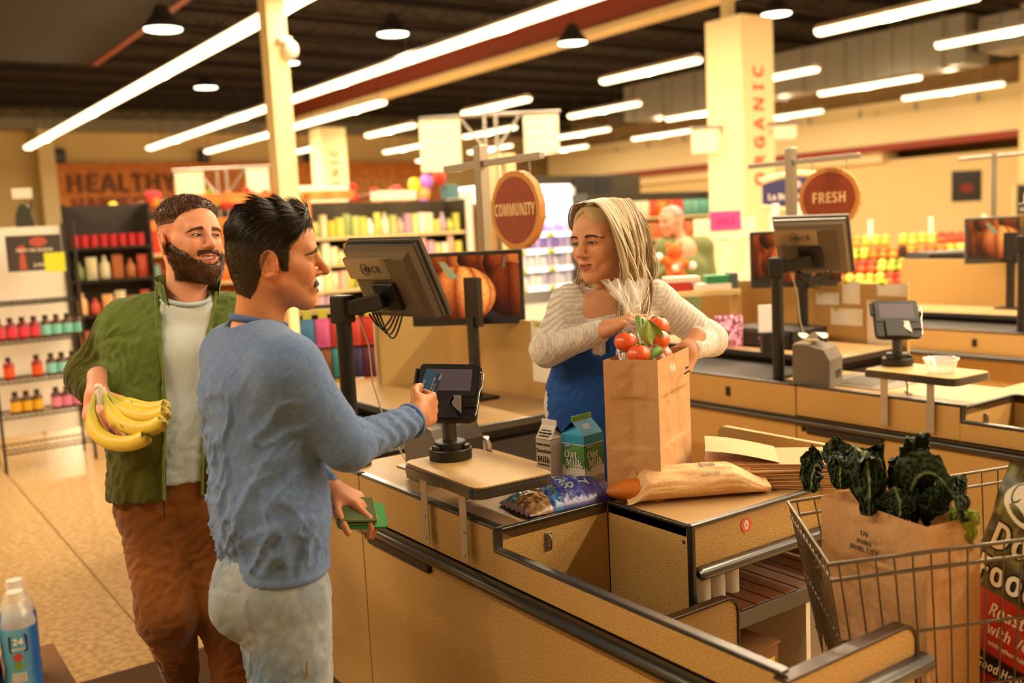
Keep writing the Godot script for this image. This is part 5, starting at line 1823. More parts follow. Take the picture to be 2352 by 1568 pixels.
func beard_depth(p: Vector3) -> float:
	# how deep inside the bearded area a point of the head lies (metres, 0 outside)
	var up := -0.025 - sm(0.01, 0.05, p.z) * 0.03 - sm(0.05, 0.08, p.z) * 0.02 + sm(0.045, 0.055, absf(p.x)) * 0.012
	var d := up - p.y
	if p.z < 0.002: d = minf(d, p.z + 0.01)
	d = minf(d, p.y + 0.128 + p.z * 0.25)
	if p.z > 0.07:
		var lips := Vector2(p.x / 0.029, (p.y + 0.0735 - 7.0 * p.x * p.x) / 0.0145).length()
		if lips < 1.1: return 0.0
		if p.y > -0.066 and absf(p.x) < 0.034: d = maxf(d, minf(-0.047 - p.y, 0.006))
		if absf(p.x) < 0.01 and p.y > -0.092 and p.y < -0.083: d = minf(d, 0.003)
	return clampf(d, 0.0, 0.03)

func bananas(fr: Transform3D) -> void:
	var t := thing("banana_bunch", "bunch of yellow bananas with taped stems in the bearded man's hand", "bananas")
	t.transform = fr
	var sp := noise(30.0, FastNoiseLite.TYPE_SIMPLEX, 3, 61)
	var stem := V(-0.05, 1.222, 0.335)
	for k in 4:
		# mid-line: down from the stem, then sweeping right
		var pts: Array = [[stem + V(-0.012, 0.0, 0.008), V(-0.066, 1.178, 0.372), V(-0.04, 1.132, 0.41), V(0.012, 1.108, 0.44), V(0.066, 1.106, 0.455), V(0.105, 1.118, 0.462), V(0.112, 1.123, 0.464)],
			[stem + V(0.01, 0.0, 0.006), V(-0.022, 1.19, 0.36), V(0.012, 1.158, 0.395), V(0.066, 1.14, 0.425), V(0.118, 1.142, 0.44), V(0.148, 1.155, 0.446), V(0.155, 1.16, 0.448)],
			[stem + V(0.008, 0.0, -0.008), V(-0.012, 1.192, 0.335), V(0.03, 1.172, 0.365), V(0.082, 1.163, 0.392), V(0.125, 1.166, 0.405), V(0.146, 1.173, 0.41), V(0.151, 1.176, 0.412)],
			[stem + V(0.0, 0.0, -0.014), V(-0.002, 1.196, 0.312), V(0.04, 1.184, 0.335), V(0.085, 1.178, 0.357), V(0.118, 1.181, 0.368), V(0.136, 1.186, 0.374), V(0.14, 1.188, 0.376)]][k]
		var c := spline(pts, 34)
		var b := B.new()
		var rad := []
		for q in c.size():
			var f := float(q) / (c.size() - 1)
			rad.append(lerpf(0.0065, 0.0205, sm(0.06, 0.3, f)) * (1.0 - 0.75 * sm(0.84, 1.0, f)) * (1.0 if k < 3 else 0.92))
		b.tube(c, rad, 20)
		for q in b.v.size():
			# five soft ridges and brown spots
			var p: Vector3 = b.v[q]
			var an: float = b.u[q].x * TAU
			b.v[q] += b.n[q] * cos(an * 5.0) * 0.0011
			var f: float = b.u[q].y
			var col := lin("e6cc4c").lerp(lin("b9bb48"), (1.0 - sm(0.05, 0.35, f)) * 0.8)
			var sv := sp.get_noise_3d(p.x * 3.0, p.y * 3.0, p.z * 3.0)
			col = col.lerp(lin("6b4a1c"), sm(0.60, 0.72, sv) * 0.8)
			if f > 0.95: col = col.lerp(lin("3a2a14"), 0.8)
			b.c[q] = col
		obj("banana", b, painted("banana_peel", 0.5), t)
	var b := B.new()
	b.tube([stem + V(0, -0.028, 0.006), stem + V(0, 0.004, 0), stem + V(0.0, 0.018, -0.004)], [0.0165, 0.0155, 0.012], 12)
	b.ball(stem + V(-0.006, 0.02, 0), V(0.012, 0.01, 0.01), 10, 7)
	obj("stem_tape", b, mat("tape", hex("e4dcd2"), 0.25), t)

func woman_at_till() -> void:
	var t := thing("person", "woman with long grey-blonde hair and a blue apron packing a paper bag", "person", V(-2.355, 0, -1.943), CAM_YAW)
	var f := V(-0.12, 0, 0.99)
	var s := V(0.99, 0, 0.12)
	var h := face_frame(V(0.038, 1.566, 0.024), -45, 4, 2)
	var skin := lin("d39a76")
	var neck := h.affine_inverse() * V(0.058, 1.39, 0.01)
	var head := head_solid({"nose": 1.05, "neck": 0.046, "neck_to": neck, "width": 0.95, "jaw": 0.9, "lids": 1.15, "open": 1.1}, 0.0025)
	dress(head, func(p, n): return [0.0, face_colour(p, skin, lin("a9584c"), lin("000000"), func(q): return 0.0)])
	var body := solid([["c", V(-0.02, 0.86, 0), V(0.0, 1.05, 0.0), 0.095, 0.088, 0.03, s, 0.72], ["c", V(0.0, 1.05, 0.0), V(0.05, 1.3, 0.02), 0.088, 0.095, 0.03, s, 0.68], ["c", V(0.055, 1.3, 0.012), V(0.057, 1.41, 0.012), 0.06, 0.046, 0.04],
		["c", V(-0.07, 1.385, 0.03), V(-0.15, 1.24, 0.11), 0.036, 0.032, 0.02], ["c", V(-0.15, 1.24, 0.11), V(0.012, 1.308, 0.22), 0.03, 0.022, 0.02],
		["c", V(0.2, 1.385, -0.01), V(0.37, 1.235, 0.03), 0.036, 0.032, 0.02], ["c", V(0.37, 1.235, 0.03), V(0.275, 1.232, 0.17), 0.03, 0.022, 0.02],
		["c", V(-0.08, 0.86, 0), V(-0.09, 0.46, 0.02), 0.07, 0.05, 0.03], ["c", V(-0.09, 0.46, 0.02), V(-0.09, 0.08, -0.02), 0.048, 0.034, 0.03], ["c", V(0.07, 0.86, 0), V(0.08, 0.46, 0.02), 0.07, 0.05, 0.03], ["c", V(0.08, 0.46, 0.02), V(0.09, 0.08, -0.02), 0.048, 0.034, 0.03], ["e", V(0.02, 1.36, 0.06), V(0.09, 0.05, 0.04), 0.03]], 0.012)
	var tone := func(p, n): return [0.0, skin]
	dress(body, tone)
	var rh := frame(V(0.016, 1.309, 0.222), V(0.80, 0.36, 0.42), V(0.42, -0.85, -0.05))
	var right := dress(solid(hand_prims(rh, [[0.55, 0.85, 0.35], [0.62, 0.8, 0.35], [0.7, 0.75, 0.35], [0.8, 0.7, 0.35]], [V(0.7, 0.6, 0.45), V(0.3, 0.8, 0.55), V(0.05, 0.8, 0.6)], 1.0, 0.95, 0.12), 0.0026), tone)
	var lh := frame(V(0.270, 1.236, 0.172), V(-0.55, -0.62, 0.52), V(-0.35, -0.5, -0.75))
	var left := dress(solid(hand_prims(lh, [[0.5, 0.6, 0.3], [0.5, 0.6, 0.3], [0.5, 0.6, 0.3], [0.5, 0.6, 0.3]], [V(0.6, 0.75, 0.3), V(0.3, 0.9, 0.3), V(0.1, 0.9, 0.3)], -1.0, 0.95, 0.08), 0.003), tone)
	var b := B.new()
	b.xf = h
	b.add(head)
	b.xf = Transform3D()
	for k in [body, right, left]: b.add(k)
	obj("body", b, skin_mat(), t)
	eyes(t, h, "3a2416", V(0.0, 0.05, 1))
	teeth(t, h)
	b = B.new()
	brow(b, h, head, lin("3d2a1c"), 0.0055, 130, 0.004)
	obj("eyebrows", b, painted("hair_brown", 0.42), t)
	# long wavy hair
	var blond := [lin("e3d2b0"), lin("d6c29c"), lin("efe3c8"), lin("b9a27e"), lin("8d775c"), lin("cbb894"), lin("f2e8d4")]
	var lay := shell(head, func(p, n):
		var front := 0.068 - absf(p.x) * 0.25
		if p.y < -0.06 or (p.z > 0.022 and p.y < front + 0.02 * sm(0.05, 0.0, absf(p.x))) or (p.z > -0.005 and p.y < 0.03): return -1.0
		return 0.001 + 0.008 * sm(0.0, 0.03, minf(p.y - front if p.z > 0.022 else 1.0, 0.03)))
	dress(lay, func(p, n): return [0.0, lin("b8a27c")])
	b = B.new()
	b.xf = h
	b.add(lay)
	for k in 1250:
		var kind := rng.randf()
		var side := 1.0 if kind < 0.62 else -1.0
		var u := rng.randf()
		var z := 0.062 - u * 0.15
		var w := rng.randf()
		var pts: Array
		var ph := floorf(u * 13.0) * 1.9
		if kind > 0.78:
			# down the back
			var x := (rng.randf() - 0.5) * 0.15
			ph = floorf(x * 90.0) * 2.3
			pts = [V(x * 0.2, 0.122, -0.02 - 0.03 * w), V(x * 0.7, 0.095, -0.085), V(x, 0.03, -0.113 - 0.008 * w), V(x * 1.1, -0.06, -0.115 - 0.016 * w), V(x * 1.15 + 0.01, -0.14, -0.1 - 0.02 * w), V(x * 1.1 + 0.02, -0.21 - 0.04 * rng.randf(), -0.075 - 0.02 * w)]
		elif side > 0.0:
			pts = [V(0.004, 0.124 - 0.028 * pow(u * 1.4 - 0.5, 2.0), z), V(0.045, 0.112, z * 1.02 + 0.002), V(0.078, 0.06, z * 0.95), V(0.088 + w * 0.012, -0.01, z * 0.8), V(0.09 + w * 0.02, -0.085, z * 0.7 + 0.004), V(0.092 + w * 0.03, -0.15, z * 0.75 + 0.012), V(0.082 + w * 0.045, -0.2 - 0.06 * rng.randf(), z * 0.8 + 0.035 + 0.02 * w)]
		else:
			pts = [V(-0.004, 0.124 - 0.028 * pow(u * 1.4 - 0.5, 2.0), z), V(-0.045, 0.11, z - 0.004), V(-0.076, 0.058, z * 0.9 - 0.012), V(-0.084, -0.02, minf(z * 0.7, 0.0) - 0.015), V(-0.082 - w * 0.01, -0.1, -0.02 + w * 0.02), V(-0.075 - w * 0.02, -0.165, 0.012 + w * 0.03), V(-0.06 - w * 0.03, -0.23 - 0.06 * rng.randf(), 0.035 + w * 0.035)]
		var c := spline(pts, 20)
		ph += rng.randf() * 0.7
		var rad := []
		var thick := 0.0011 + 0.0016 * rng.randf()
		for q in c.size():
			var fq := float(q) / (c.size() - 1)
			var am := 0.014 * sm(0.22, 0.85, fq)
			c[q] += V(sin(fq * 12.0 + ph) * am, 0, cos(fq * 10.0 + ph * 1.3) * am) + V(c[q].x, 0.0, c[q].z * 0.4).normalized() * (0.003 + 0.008 * w)
			rad.append(thick * (1.0 if fq < 0.75 else (1.15 - fq) / 0.4 + 0.05))
		b.col = blond[rng.randi() % 7].lerp(lin("6b5844"), 0.6 * rng.randf() if side < 0.0 else (0.5 * sm(0.6, 1.0, u) + 0.12) * rng.randf())
		b.tube(c, rad, 4, false, 0.6)
	obj("hair", b, painted("hair_blonde", 0.4, 0.5), t)
	# striped top
	var tp := solid([["c", V(-0.02, 0.90, 0), V(0.0, 1.06, 0.0), 0.108, 0.1, 0.04, s, 0.72], ["c", V(0.0, 1.06, 0.0), V(0.05, 1.28, 0.018), 0.1, 0.108, 0.05, s, 0.68], ["c", V(-0.07, 1.375, 0.03), V(0.195, 1.375, -0.008), 0.05, 0.05, 0.05], ["e", V(0.0, 1.25, 0.085), V(0.06, 0.06, 0.05), 0.04], ["e", V(0.095, 1.25, 0.075), V(0.06, 0.06, 0.05), 0.04],
		["c", V(-0.072, 1.37, 0.03), V(-0.148, 1.245, 0.11), 0.056, 0.05, 0.04], ["c", V(-0.148, 1.245, 0.11), V(0.0, 1.302, 0.212), 0.048, 0.034, 0.025],
		["c", V(0.2, 1.37, -0.008), V(0.365, 1.24, 0.03), 0.056, 0.048, 0.04], ["c", V(0.365, 1.24, 0.03), V(0.285, 1.234, 0.155), 0.046, 0.035, 0.025],
		["p", V(0, 0.9, 0), V(0, -1, 0), 0.0], ["-e", V(0.035, 1.447, 0.055), V(0.078, 0.062, 0.075), 0.012]], 0.0075)
	var wa := folds(71, 9.0, 8.0, 9.0, 0.0035)
	dress(tp, func(p, n):
		var q: float = p.y
		var ra: float = sm(-0.1, -0.13, p.x + (1.3 - p.y) * 0.35)
		# stripes ring the sleeves and run level on the trunk
		if p.x < -0.09 or (p.z > 0.13 and p.x < 0.04):
			var e := V(-0.148, 1.245, 0.11)
			q = (p - e).dot(V(0.52, -0.84, -0.15) if p.y > 1.3 and p.z < 0.15 else V(0.8, 0.25, 0.55))
		elif p.x > 0.215:
			q = (p - V(0.365, 1.24, 0.03)).dot(V(-0.75, 0.6, 0.1)) if p.z < 0.09 else (p - V(0.365, 1.24, 0.03)).dot(V(-0.5, 0, 0.85))
		var st := sm(-0.15, 0.25, sin(q * TAU / 0.0125))
		return [wa.call(p) * 0.8, lin("c4c3c4").lerp(lin("ece5dc"), st)], true)
	obj("top", mix([tp]), cloth("cotton"), t)
	# bib apron
	var ap := shell(tp, func(p, n):
		if p.x < -0.15 or p.x > 0.2 or (p.z > 0.135 and p.y > 1.2 and p.x < 0.03): return -1.0
		var bib := 0.08 + maxf(0.0, 1.25 - p.y) * 1.6
		if p.y > 1.315 or absf(p.x - 0.04) > bib: return -1.0
		if n.z < -0.35: return -1.0
		return 0.006)
	dress(ap, func(p, n): return [0.0, lin("2450a0")])
	b = mix([ap])
	b.col = lin("2450a0")
	b.grid(16, 10, func(u, q):
		var x := lerpf(-0.15, 0.16, u)
		return V(x, lerpf(0.55, 0.93, q), 0.118 + 0.012 * sin(u * 15.0) * (1.0 - q) - pow(absf(u - 0.5) * 2.0, 2.0) * 0.05))
	b.grid(16, 10, func(u, q):
		var x := lerpf(0.16, -0.15, u)
		return V(x, lerpf(0.55, 0.93, q), 0.113 - 0.012 * sin((1.0 - u) * -15.0) * -(1.0 - q) - pow(absf(u - 0.5) * 2.0, 2.0) * 0.05))
	obj("apron", b, cloth("apron_cloth", 0.8, 0.05, 18.0, 20), t)
	var tr := solid([["c", V(-0.02, 0.86, 0), V(-0.02, 0.94, 0), 0.105, 0.1, 0.03, s, 0.7], ["c", V(-0.08, 0.82, 0), V(-0.09, 0.46, 0.02), 0.085, 0.066, 0.04], ["c", V(-0.09, 0.46, 0.02), V(-0.09, 0.07, -0.02), 0.064, 0.05, 0.04], ["c", V(0.07, 0.82, 0), V(0.08, 0.46, 0.02), 0.085, 0.066, 0.04], ["c", V(0.08, 0.46, 0.02), V(0.09, 0.07, -0.02), 0.064, 0.05, 0.04], ["p", V(0, 0.04, 0), V(0, -1, 0), 0.0]], 0.013)
	dress(tr, func(p, n): return [0.0, lin("25242a")])
	obj("trousers", mix([tr]), cloth("chino"), t)
	shoe(t, V(-0.09, 0, -0.06), V(-0.2, 0, 1), mat("shoe_black"))
	shoe(t, V(0.09, 0, -0.06), V(0.1, 0, 1), mat("shoe_black"))

# ---------------------------------------------------------------- things on and round the near counter
func props() -> void:
	var kraft := mat("kraft")
	cartons()
	chips_bag()
	# the bag being packed
	var bag := thing("paper_bag", "tall open brown paper bag the woman is packing on the counter", "paper bag", V(-2.0, 0.863, -1.865))
	paper_sack(bag, V(-2.016, 0, -1.696) - V(-2.0, 0, -1.865), V(-1.894, 0, -1.781) - V(-2.0, 0, -1.865), V(-2.026, 0, -2.03) - V(-2.0, 0, -1.865), 0.385, 0.04)
	letters("lettering", [["Please", 0.0, 0.0, 0.007, 1.0], ["recycle this bag", 0.0, -0.013, 0.0055, 1.0]], mat("ink", hex("3a2c1e"), 0.8), bag, Transform3D(Basis(V(-0.47, 0, -0.88), V(0, 1, 0), V(0.88, 0, -0.47)), V(0.019, 0.335, -0.105)) * Transform3D(Basis.from_euler(V(0, 0, 0)), V(0, 0, 0.004)))
	produce_in_bag()
	bread()
	folded_bags()
	grocery_cart()
	under_shelf()
	# receipt printer behind the terminal shelf
	var pr := thing("receipt_printer", "grey slotted till printer behind the small terminal shelf", "printer", V(-2.56, 0.866, -1.5), 8)
	var b := B.new()
	b.prism(PackedVector2Array([V2(-0.075, 0), V2(0.085, 0), V2(0.085, 0.12), V2(0.06, 0.165), V2(-0.02, 0.185), V2(-0.075, 0.185)]), -0.09, 0.09)
	b.xf = Transform3D(Basis(V(1, 0, 0), V(0, 1, 0), V(0, 0, 1)), Vector3.ZERO)
	obj("case", b, mat("plastic_grey"), pr)
	b = B.new()
	for k in 6: b.box(V(0.0865, 0.05, -0.055 + k * 0.012), V(0.002, 0.035, 0.005), 0.0)
	obj("vents", b, mat("black"), pr)
	boxes("lid", [[V(-0.07, 0.184, -0.08), V(-0.01, 0.192, 0.08)]], mat("beige"), pr, 0.003)
	dup(pr, V(-2.72, 0.866, -3.5), 20, "grey till printer on the second lane with white receipts on top")
	for q in [[V(-2.735, 1.064, -3.5), 35.0, "crumpled white receipt on the second lane's printer"], [V(-2.60, 1.06, -1.53), 10.0, "white receipt slip on the printer by the blue sleeve"]]:
		b = B.new()
		b.grid(10, 8, func(u, w): return V((u - 0.5) * 0.12, 0.012 + 0.014 * sin(u * 9.0 + w * 3.0) + 0.012 * w, (w - 0.5) * 0.08))
		single("receipt", b, mat("white"), q[2], "paper", q[0], q[1])
	b = B.new()
	b.lathe([V2(0.0, 0.0), V2(0.03, 0.0), V2(0.034, 0.01), V2(0.034, 0.06), V2(0.026, 0.075), V2(0.026, 0.085), V2(0.0, 0.085)], 18, Vector3.ZERO, false)
	single("coin_jar", b, mat("chrome"), "small shiny metal jar behind the card terminal's base", "jar", V(-2.62, 0.866, -1.68))
	# clear tub on the second lane
	b = B.new()
	b.lathe([V2(0.0, 0.001), V2(0.045, 0.001), V2(0.048, 0.004), V2(0.062, 0.05), V2(0.066, 0.052), V2(0.066, 0.056), V2(0.061, 0.054), V2(0.046, 0.006), V2(0.0, 0.004)], 30, Vector3.ZERO, false)
	var clear := mat("clear_plastic", Color(1, 1, 1, 0.28), 0.12)
	clear.transparency = BaseMaterial3D.TRANSPARENCY_ALPHA
	single("plastic_tub", b, clear, "empty clear plastic tub on the second lane's terminal shelf", "tub", V(-2.1, 0.986, -3.44))
	# papers pinned to the partitions
	var sheets := [[V(-3.1, 1.115, -2.322), 0.205, 0.25, "white sheet taped to the partition behind the woman's elbow"],
		[V(-3.35, 1.148, -4.412), 0.15, 0.065, "small paper slip pinned high left on the second partition"], [V(-3.2, 1.185, -4.412), 0.11, 0.12, "white notice pinned beside the small slip on the second partition"], [V(-2.96, 1.205, -4.412), 0.17, 0.065, "printed card with a grid pinned at the second partition's top corner"], [V(-3.23, 1.055, -4.411), 0.2, 0.09, "wide white form pinned under the notices on the second partition"], [V(-3.02, 1.03, -4.412), 0.17, 0.24, "long white sheet hanging behind the second card terminal"]]
	for q in sheets:
		b = B.new()
		b.grid(6, 6, func(u, w): return V((u - 0.5) * q[1], (w - 0.5) * q[2], 0.001 + 0.004 * sin(u * 3.0) * (1.0 - w)))
		var o := thing("notice", q[3], "notice", q[0])
		obj("sheet", b, mat("white"), o)
		b = B.new()
		for k in 5: b.box(V(-0.01, q[2] * (0.3 - 0.14 * k), 0.0065), V(q[1] * 0.7, 0.003, 0.0006), 0.0)
		obj("print", b, mat("print_grey", hex("9a9690"), 0.8), o)
		b = B.new()
		b.box(V(-q[1] * 0.3, q[2] * 0.44, 0.007), V(0.03, 0.018, 0.001), 0.0)
		obj("tab", b, flat("c3c63a"), o)
	# brown floor mat
	b = B.new()
	b.box(V(-2.2, 0.005, -0.62), V(3.26, 0.01, 1.2), 0.004)
	single("floor_mat", b, tri_mat("mat_brown", noise(0.3, FastNoiseLite.TYPE_SIMPLEX, 2, 40), ramp([[0.0, "3a2412"], [1.0, "5c3a1e"]]), 3.0, 0.9), "dark brown floor mat the two men stand on beside the counter", "mat")
	water_bottles()
	lane_two_clutter()

func carton(t: Node3D, w: float, h1: float, h2: float, body: Material, m2: Material, fin: Material, ridge_x: bool) -> void:
	# gable-top carton: body, roof slopes, gables, fin. Ridge along x, or along z
	var r := Basis() if ridge_x else Basis.from_euler(V(0, PI / 2, 0))
	var b := B.new()
	b.xf = Transform3D(r, Vector3.ZERO)
	b.box(V(0, h1 * 0.5, 0), V(w, h1, w), 0.0025)
	obj("body", b, body, t)
	var a := w * 0.5
	b = B.new()
	b.xf = Transform3D(r, Vector3.ZERO)
	b.face(V(-a, h1, a), V(a, h1, a), V(a, h2, 0.002), V(-a, h2, 0.002))
	b.face(V(a, h1, -a), V(-a, h1, -a), V(-a, h2, -0.002), V(a, h2, -0.002))
	for s in [1.0, -1.0]:
		# folded gable: the two outer flaps lean in
		var m := V(s * a * 0.35, h2 - 0.004, 0)
		b.face(V(s * a, h1, a * s), V(s * a, h1, -a * s), m, m)
		b.face(V(s * a, h1, a), V(s * a, h2, 0.002), m, m)
		b.face(V(s * a, h1, -a), m, V(s * a, h2, -0.002), m)
	obj("gable", b, m2, t)
	b = B.new()
	b.xf = Transform3D(r, Vector3.ZERO)
	b.box(V(0, h2 + 0.008, 0), V(w * 1.0, 0.018, 0.005), 0.0015)
	obj("top_fin", b, fin, t)

func cartons() -> void:
	var ink := mat("ink_dark", hex("2a1a14"), 0.6)
	var c := thing("chocolate_milk", "small cream carton of chocolate milk beside the taller green and blue carton", "milk carton", V(-2.277, 0.863, -1.70), 9.5)
	carton(c, 0.06, 0.133, 0.17, mat("carton_white", hex("f0ebe6"), 0.45), mat("carton_white"), mat("carton_white"), true)
	var fr := Transform3D(Basis(), V(0, 0, 0.0302))
	var b := B.new()
	b.face(V(-0.029, 0.001, 0.0303), V(0.029, 0.001, 0.0303), V(0.029, 0.131, 0.0303), V(-0.029, 0.131, 0.0303))
	obj("front_print", b, mat("carton_cream", hex("e2d5c8"), 0.5), c)
	letters("lettering", [["FARM FRESH", 0, 0.117, 0.0062, 0.95], ["Chocolate", 0, 0.098, 0.0105, 0.86], ["Milk", 0, 0.073, 0.017, 0.92], ["2% MILKFAT", 0, 0.057, 0.0052, 1.0]], ink, c, fr, true)
	letters("lettering", [["FARM FRESH", 0, 0.0, 0.004, 1.0], ["Chocolate Milk", 0, -0.009, 0.006, 0.8], ["2% MILKFAT", 0, -0.019, 0.0045, 1.0]], ink, c, Transform3D(Basis.from_euler(V(-0.70, 0, 0)), V(0, 0.156, 0.0128)), true)
	b = B.new()
	b.xf = fr
	var sw := PackedVector2Array()
	for k in 13: sw.append(V2(-0.029 + 0.058 * k / 12.0, 0.002 + 0.034 * pow(k / 12.0, 1.6)))
	sw.append(V2(0.029, 0.001)); sw.append(V2(-0.028, 0.001))
	b.prism(sw, 0.0001, 0.0004)
	obj("swirl", b, mat("swirl_tan", hex("b39a7a"), 0.5), c)
	b = B.new()
	b.xf = fr
	b.prism(circle(0.013, 20, 0.011), 0.0, 0.0)
	sw = PackedVector2Array()
	for k in 13: sw.append(V2(-0.012 + 0.041 * k / 12.0, 0.001 + 0.017 * sin(PI * 0.5 * k / 12.0)))
	sw.append(V2(0.029, 0.001))
	b = B.new()
	b.xf = fr
	b.prism(sw, 0.0004, 0.0007)
	obj("chocolate", b, mat("choc_brown", hex("3a2016"), 0.5), c)
	b = B.new()
	b.xf = fr * Transform3D(Basis(), V(-0.016, 0.041, 0.0003))
	b.prism(circle(0.0058, 18), 0.0, 0.0004)
	obj("seal", b, mat("choc_brown"), c)
	b = B.new()
	for k in 11: b.box(V(0.0304, 0.108 - k * 0.0062, 0.003 * sin(k * 2.3)), V(0.0004, 0.0012, 0.036 + 0.006 * sin(k * 1.7)), 0.0)
	b.box(V(0.0304, 0.079, -0.019), V(0.0004, 0.062, 0.0008), 0.0)
	b.box(V(0.0304, 0.079, 0.02), V(0.0004, 0.062, 0.0008), 0.0)
	obj("facts_panel", b, mat("print_grey"), c)
	b = B.new()
	for s in [[V(0, 0.1335, 0.0306), V(0.06, 0.0012, 0.0006)], [V(0.0306, 0.1335, 0), V(0.0006, 0.0012, 0.06)]]: b.box(s[0], s[1], 0.0)
	obj("score_line", b, mat("gold_line", hex("a89a52"), 0.5), c)
	# oat milk
	var o := thing("oat_milk", "green and blue gable-top carton of oat milk beside the brown paper bag", "milk carton", V(-2.20, 0.863, -1.76), 10)
	var w := 0.086
	var m := mat("oat_print", Color.WHITE, 0.4)
	m.albedo_texture = ImageTexture.create_from_image(oat_picture())
	carton(o, w, 0.15, 0.187, mat("carton_white"), mat("carton_sky", hex("2f9fd6"), 0.4), mat("carton_green", hex("7fb05a"), 0.45), false)
	b = B.new()
	var h := w * 0.5 + 0.0004
	b.face(V(-h, 0.001, h), V(h, 0.001, h), V(h, 0.15, h), V(-h, 0.15, h))
	b.face(V(h, 0.001, h), V(h, 0.001, -h), V(h, 0.15, -h), V(h, 0.15, h))
	obj("wrap_print", b, m, o)
	var words := [["Oat", -0.008, 0.092, 0.021, 0.95], ["Milk", 0.003, 0.067, 0.021, 0.9]]
	for s in [Transform3D(Basis(), V(0, 0, h + 0.0004)), Transform3D(Basis.from_euler(V(0, PI / 2, 0)), V(h + 0.0004, 0, 0))]:
		letters("lettering", words.map(func(q): return [q[0], q[1] + 0.0015, q[2] - 0.0015, q[3], q[4]]), mat("word_shade", hex("2f4a34"), 0.5), o, s, true, true, null, 0.0004)
		letters("lettering", words, mat("word_white", hex("f6f5ee"), 0.4), o, s * Transform3D(Basis(), V(0, 0, 0.0005)), true, true, null, 0.0004)
		b = B.new()
		b.xf = s * Transform3D(Basis.from_euler(V(0, 0, 0.22)), V(-0.018, 0.117, 0.0))
		b.box(V(0, 0, 0.0004), V(0.03, 0.008, 0.0006), 0.0)
		obj("flavour_tab", b, mat("tab_blue", hex("1d7fc0"), 0.4), o)
		letters("lettering", [["ORIGINAL", 0, 0, 0.0042, 0.9]], mat("word_white"), o, b.xf * Transform3D(Basis(), V(0, 0, 0.0008)), false, true, null, 0.0003)
	b = B.new()
	b.xf = Transform3D(Basis.from_euler(V(0, PI / 2, 0)) * Basis.from_euler(V(-0.7, 0, 0)), V(0.022, 0.169, 0))
	b.box(V(-0.006, 0.002, 0.001), V(0.03, 0.018, 0.0008), 0.0)
	obj("roof_tab", b, mat("pale_blue", hex("bfe0ee"), 0.4), o)

# oat carton wrap: blue band, green field, milk splash and oat flakes
func oat_picture() -> Image:
	var w := 128
	var h := 224
	var im := Image.create(w, h, false, Image.FORMAT_RGB8)
	var n := noise(0.05, FastNoiseLite.TYPE_SIMPLEX, 3, 77)
	var fl := noise(0.11, FastNoiseLite.TYPE_CELLULAR, 1, 78)
	fl.cellular_return_type = FastNoiseLite.RETURN_DISTANCE2_SUB
	for y in h:
		for x in w:
			var v := float(y) / h
			var c := Color.html("2f9fd6")
			if v > 0.17: c = Color.html("f2f3ee")
			if v > 0.185: c = Color.html("6aa352").lerp(Color.html("3f7f42"), clampf(absf(float(x) / w - 0.5) * 1.3 + n.get_noise_2d(x, y) * 0.3, 0, 1))
			var edge := 0.62 + 0.09 * n.get_noise_2d(x * 1.6, 40) + 0.05 * sin(x * 0.05)
			if v > edge: c = Color.html("f0eee6").lerp(Color.html("cfd3cc"), clampf((v - edge) * 1.2 + 0.3 * n.get_noise_2d(x, y * 2), 0, 1))
			if v > 0.83 + 0.04 * n.get_noise_2d(x * 2.0, 9):
				var k := fl.get_noise_2d(x, y * 1.6)
				c = Color.html("5a3c20").lerp(Color.html("efe2c4"), clampf((k + 0.95) * 3.2, 0, 1))
			im.set_pixel(x, y, c)
	return im

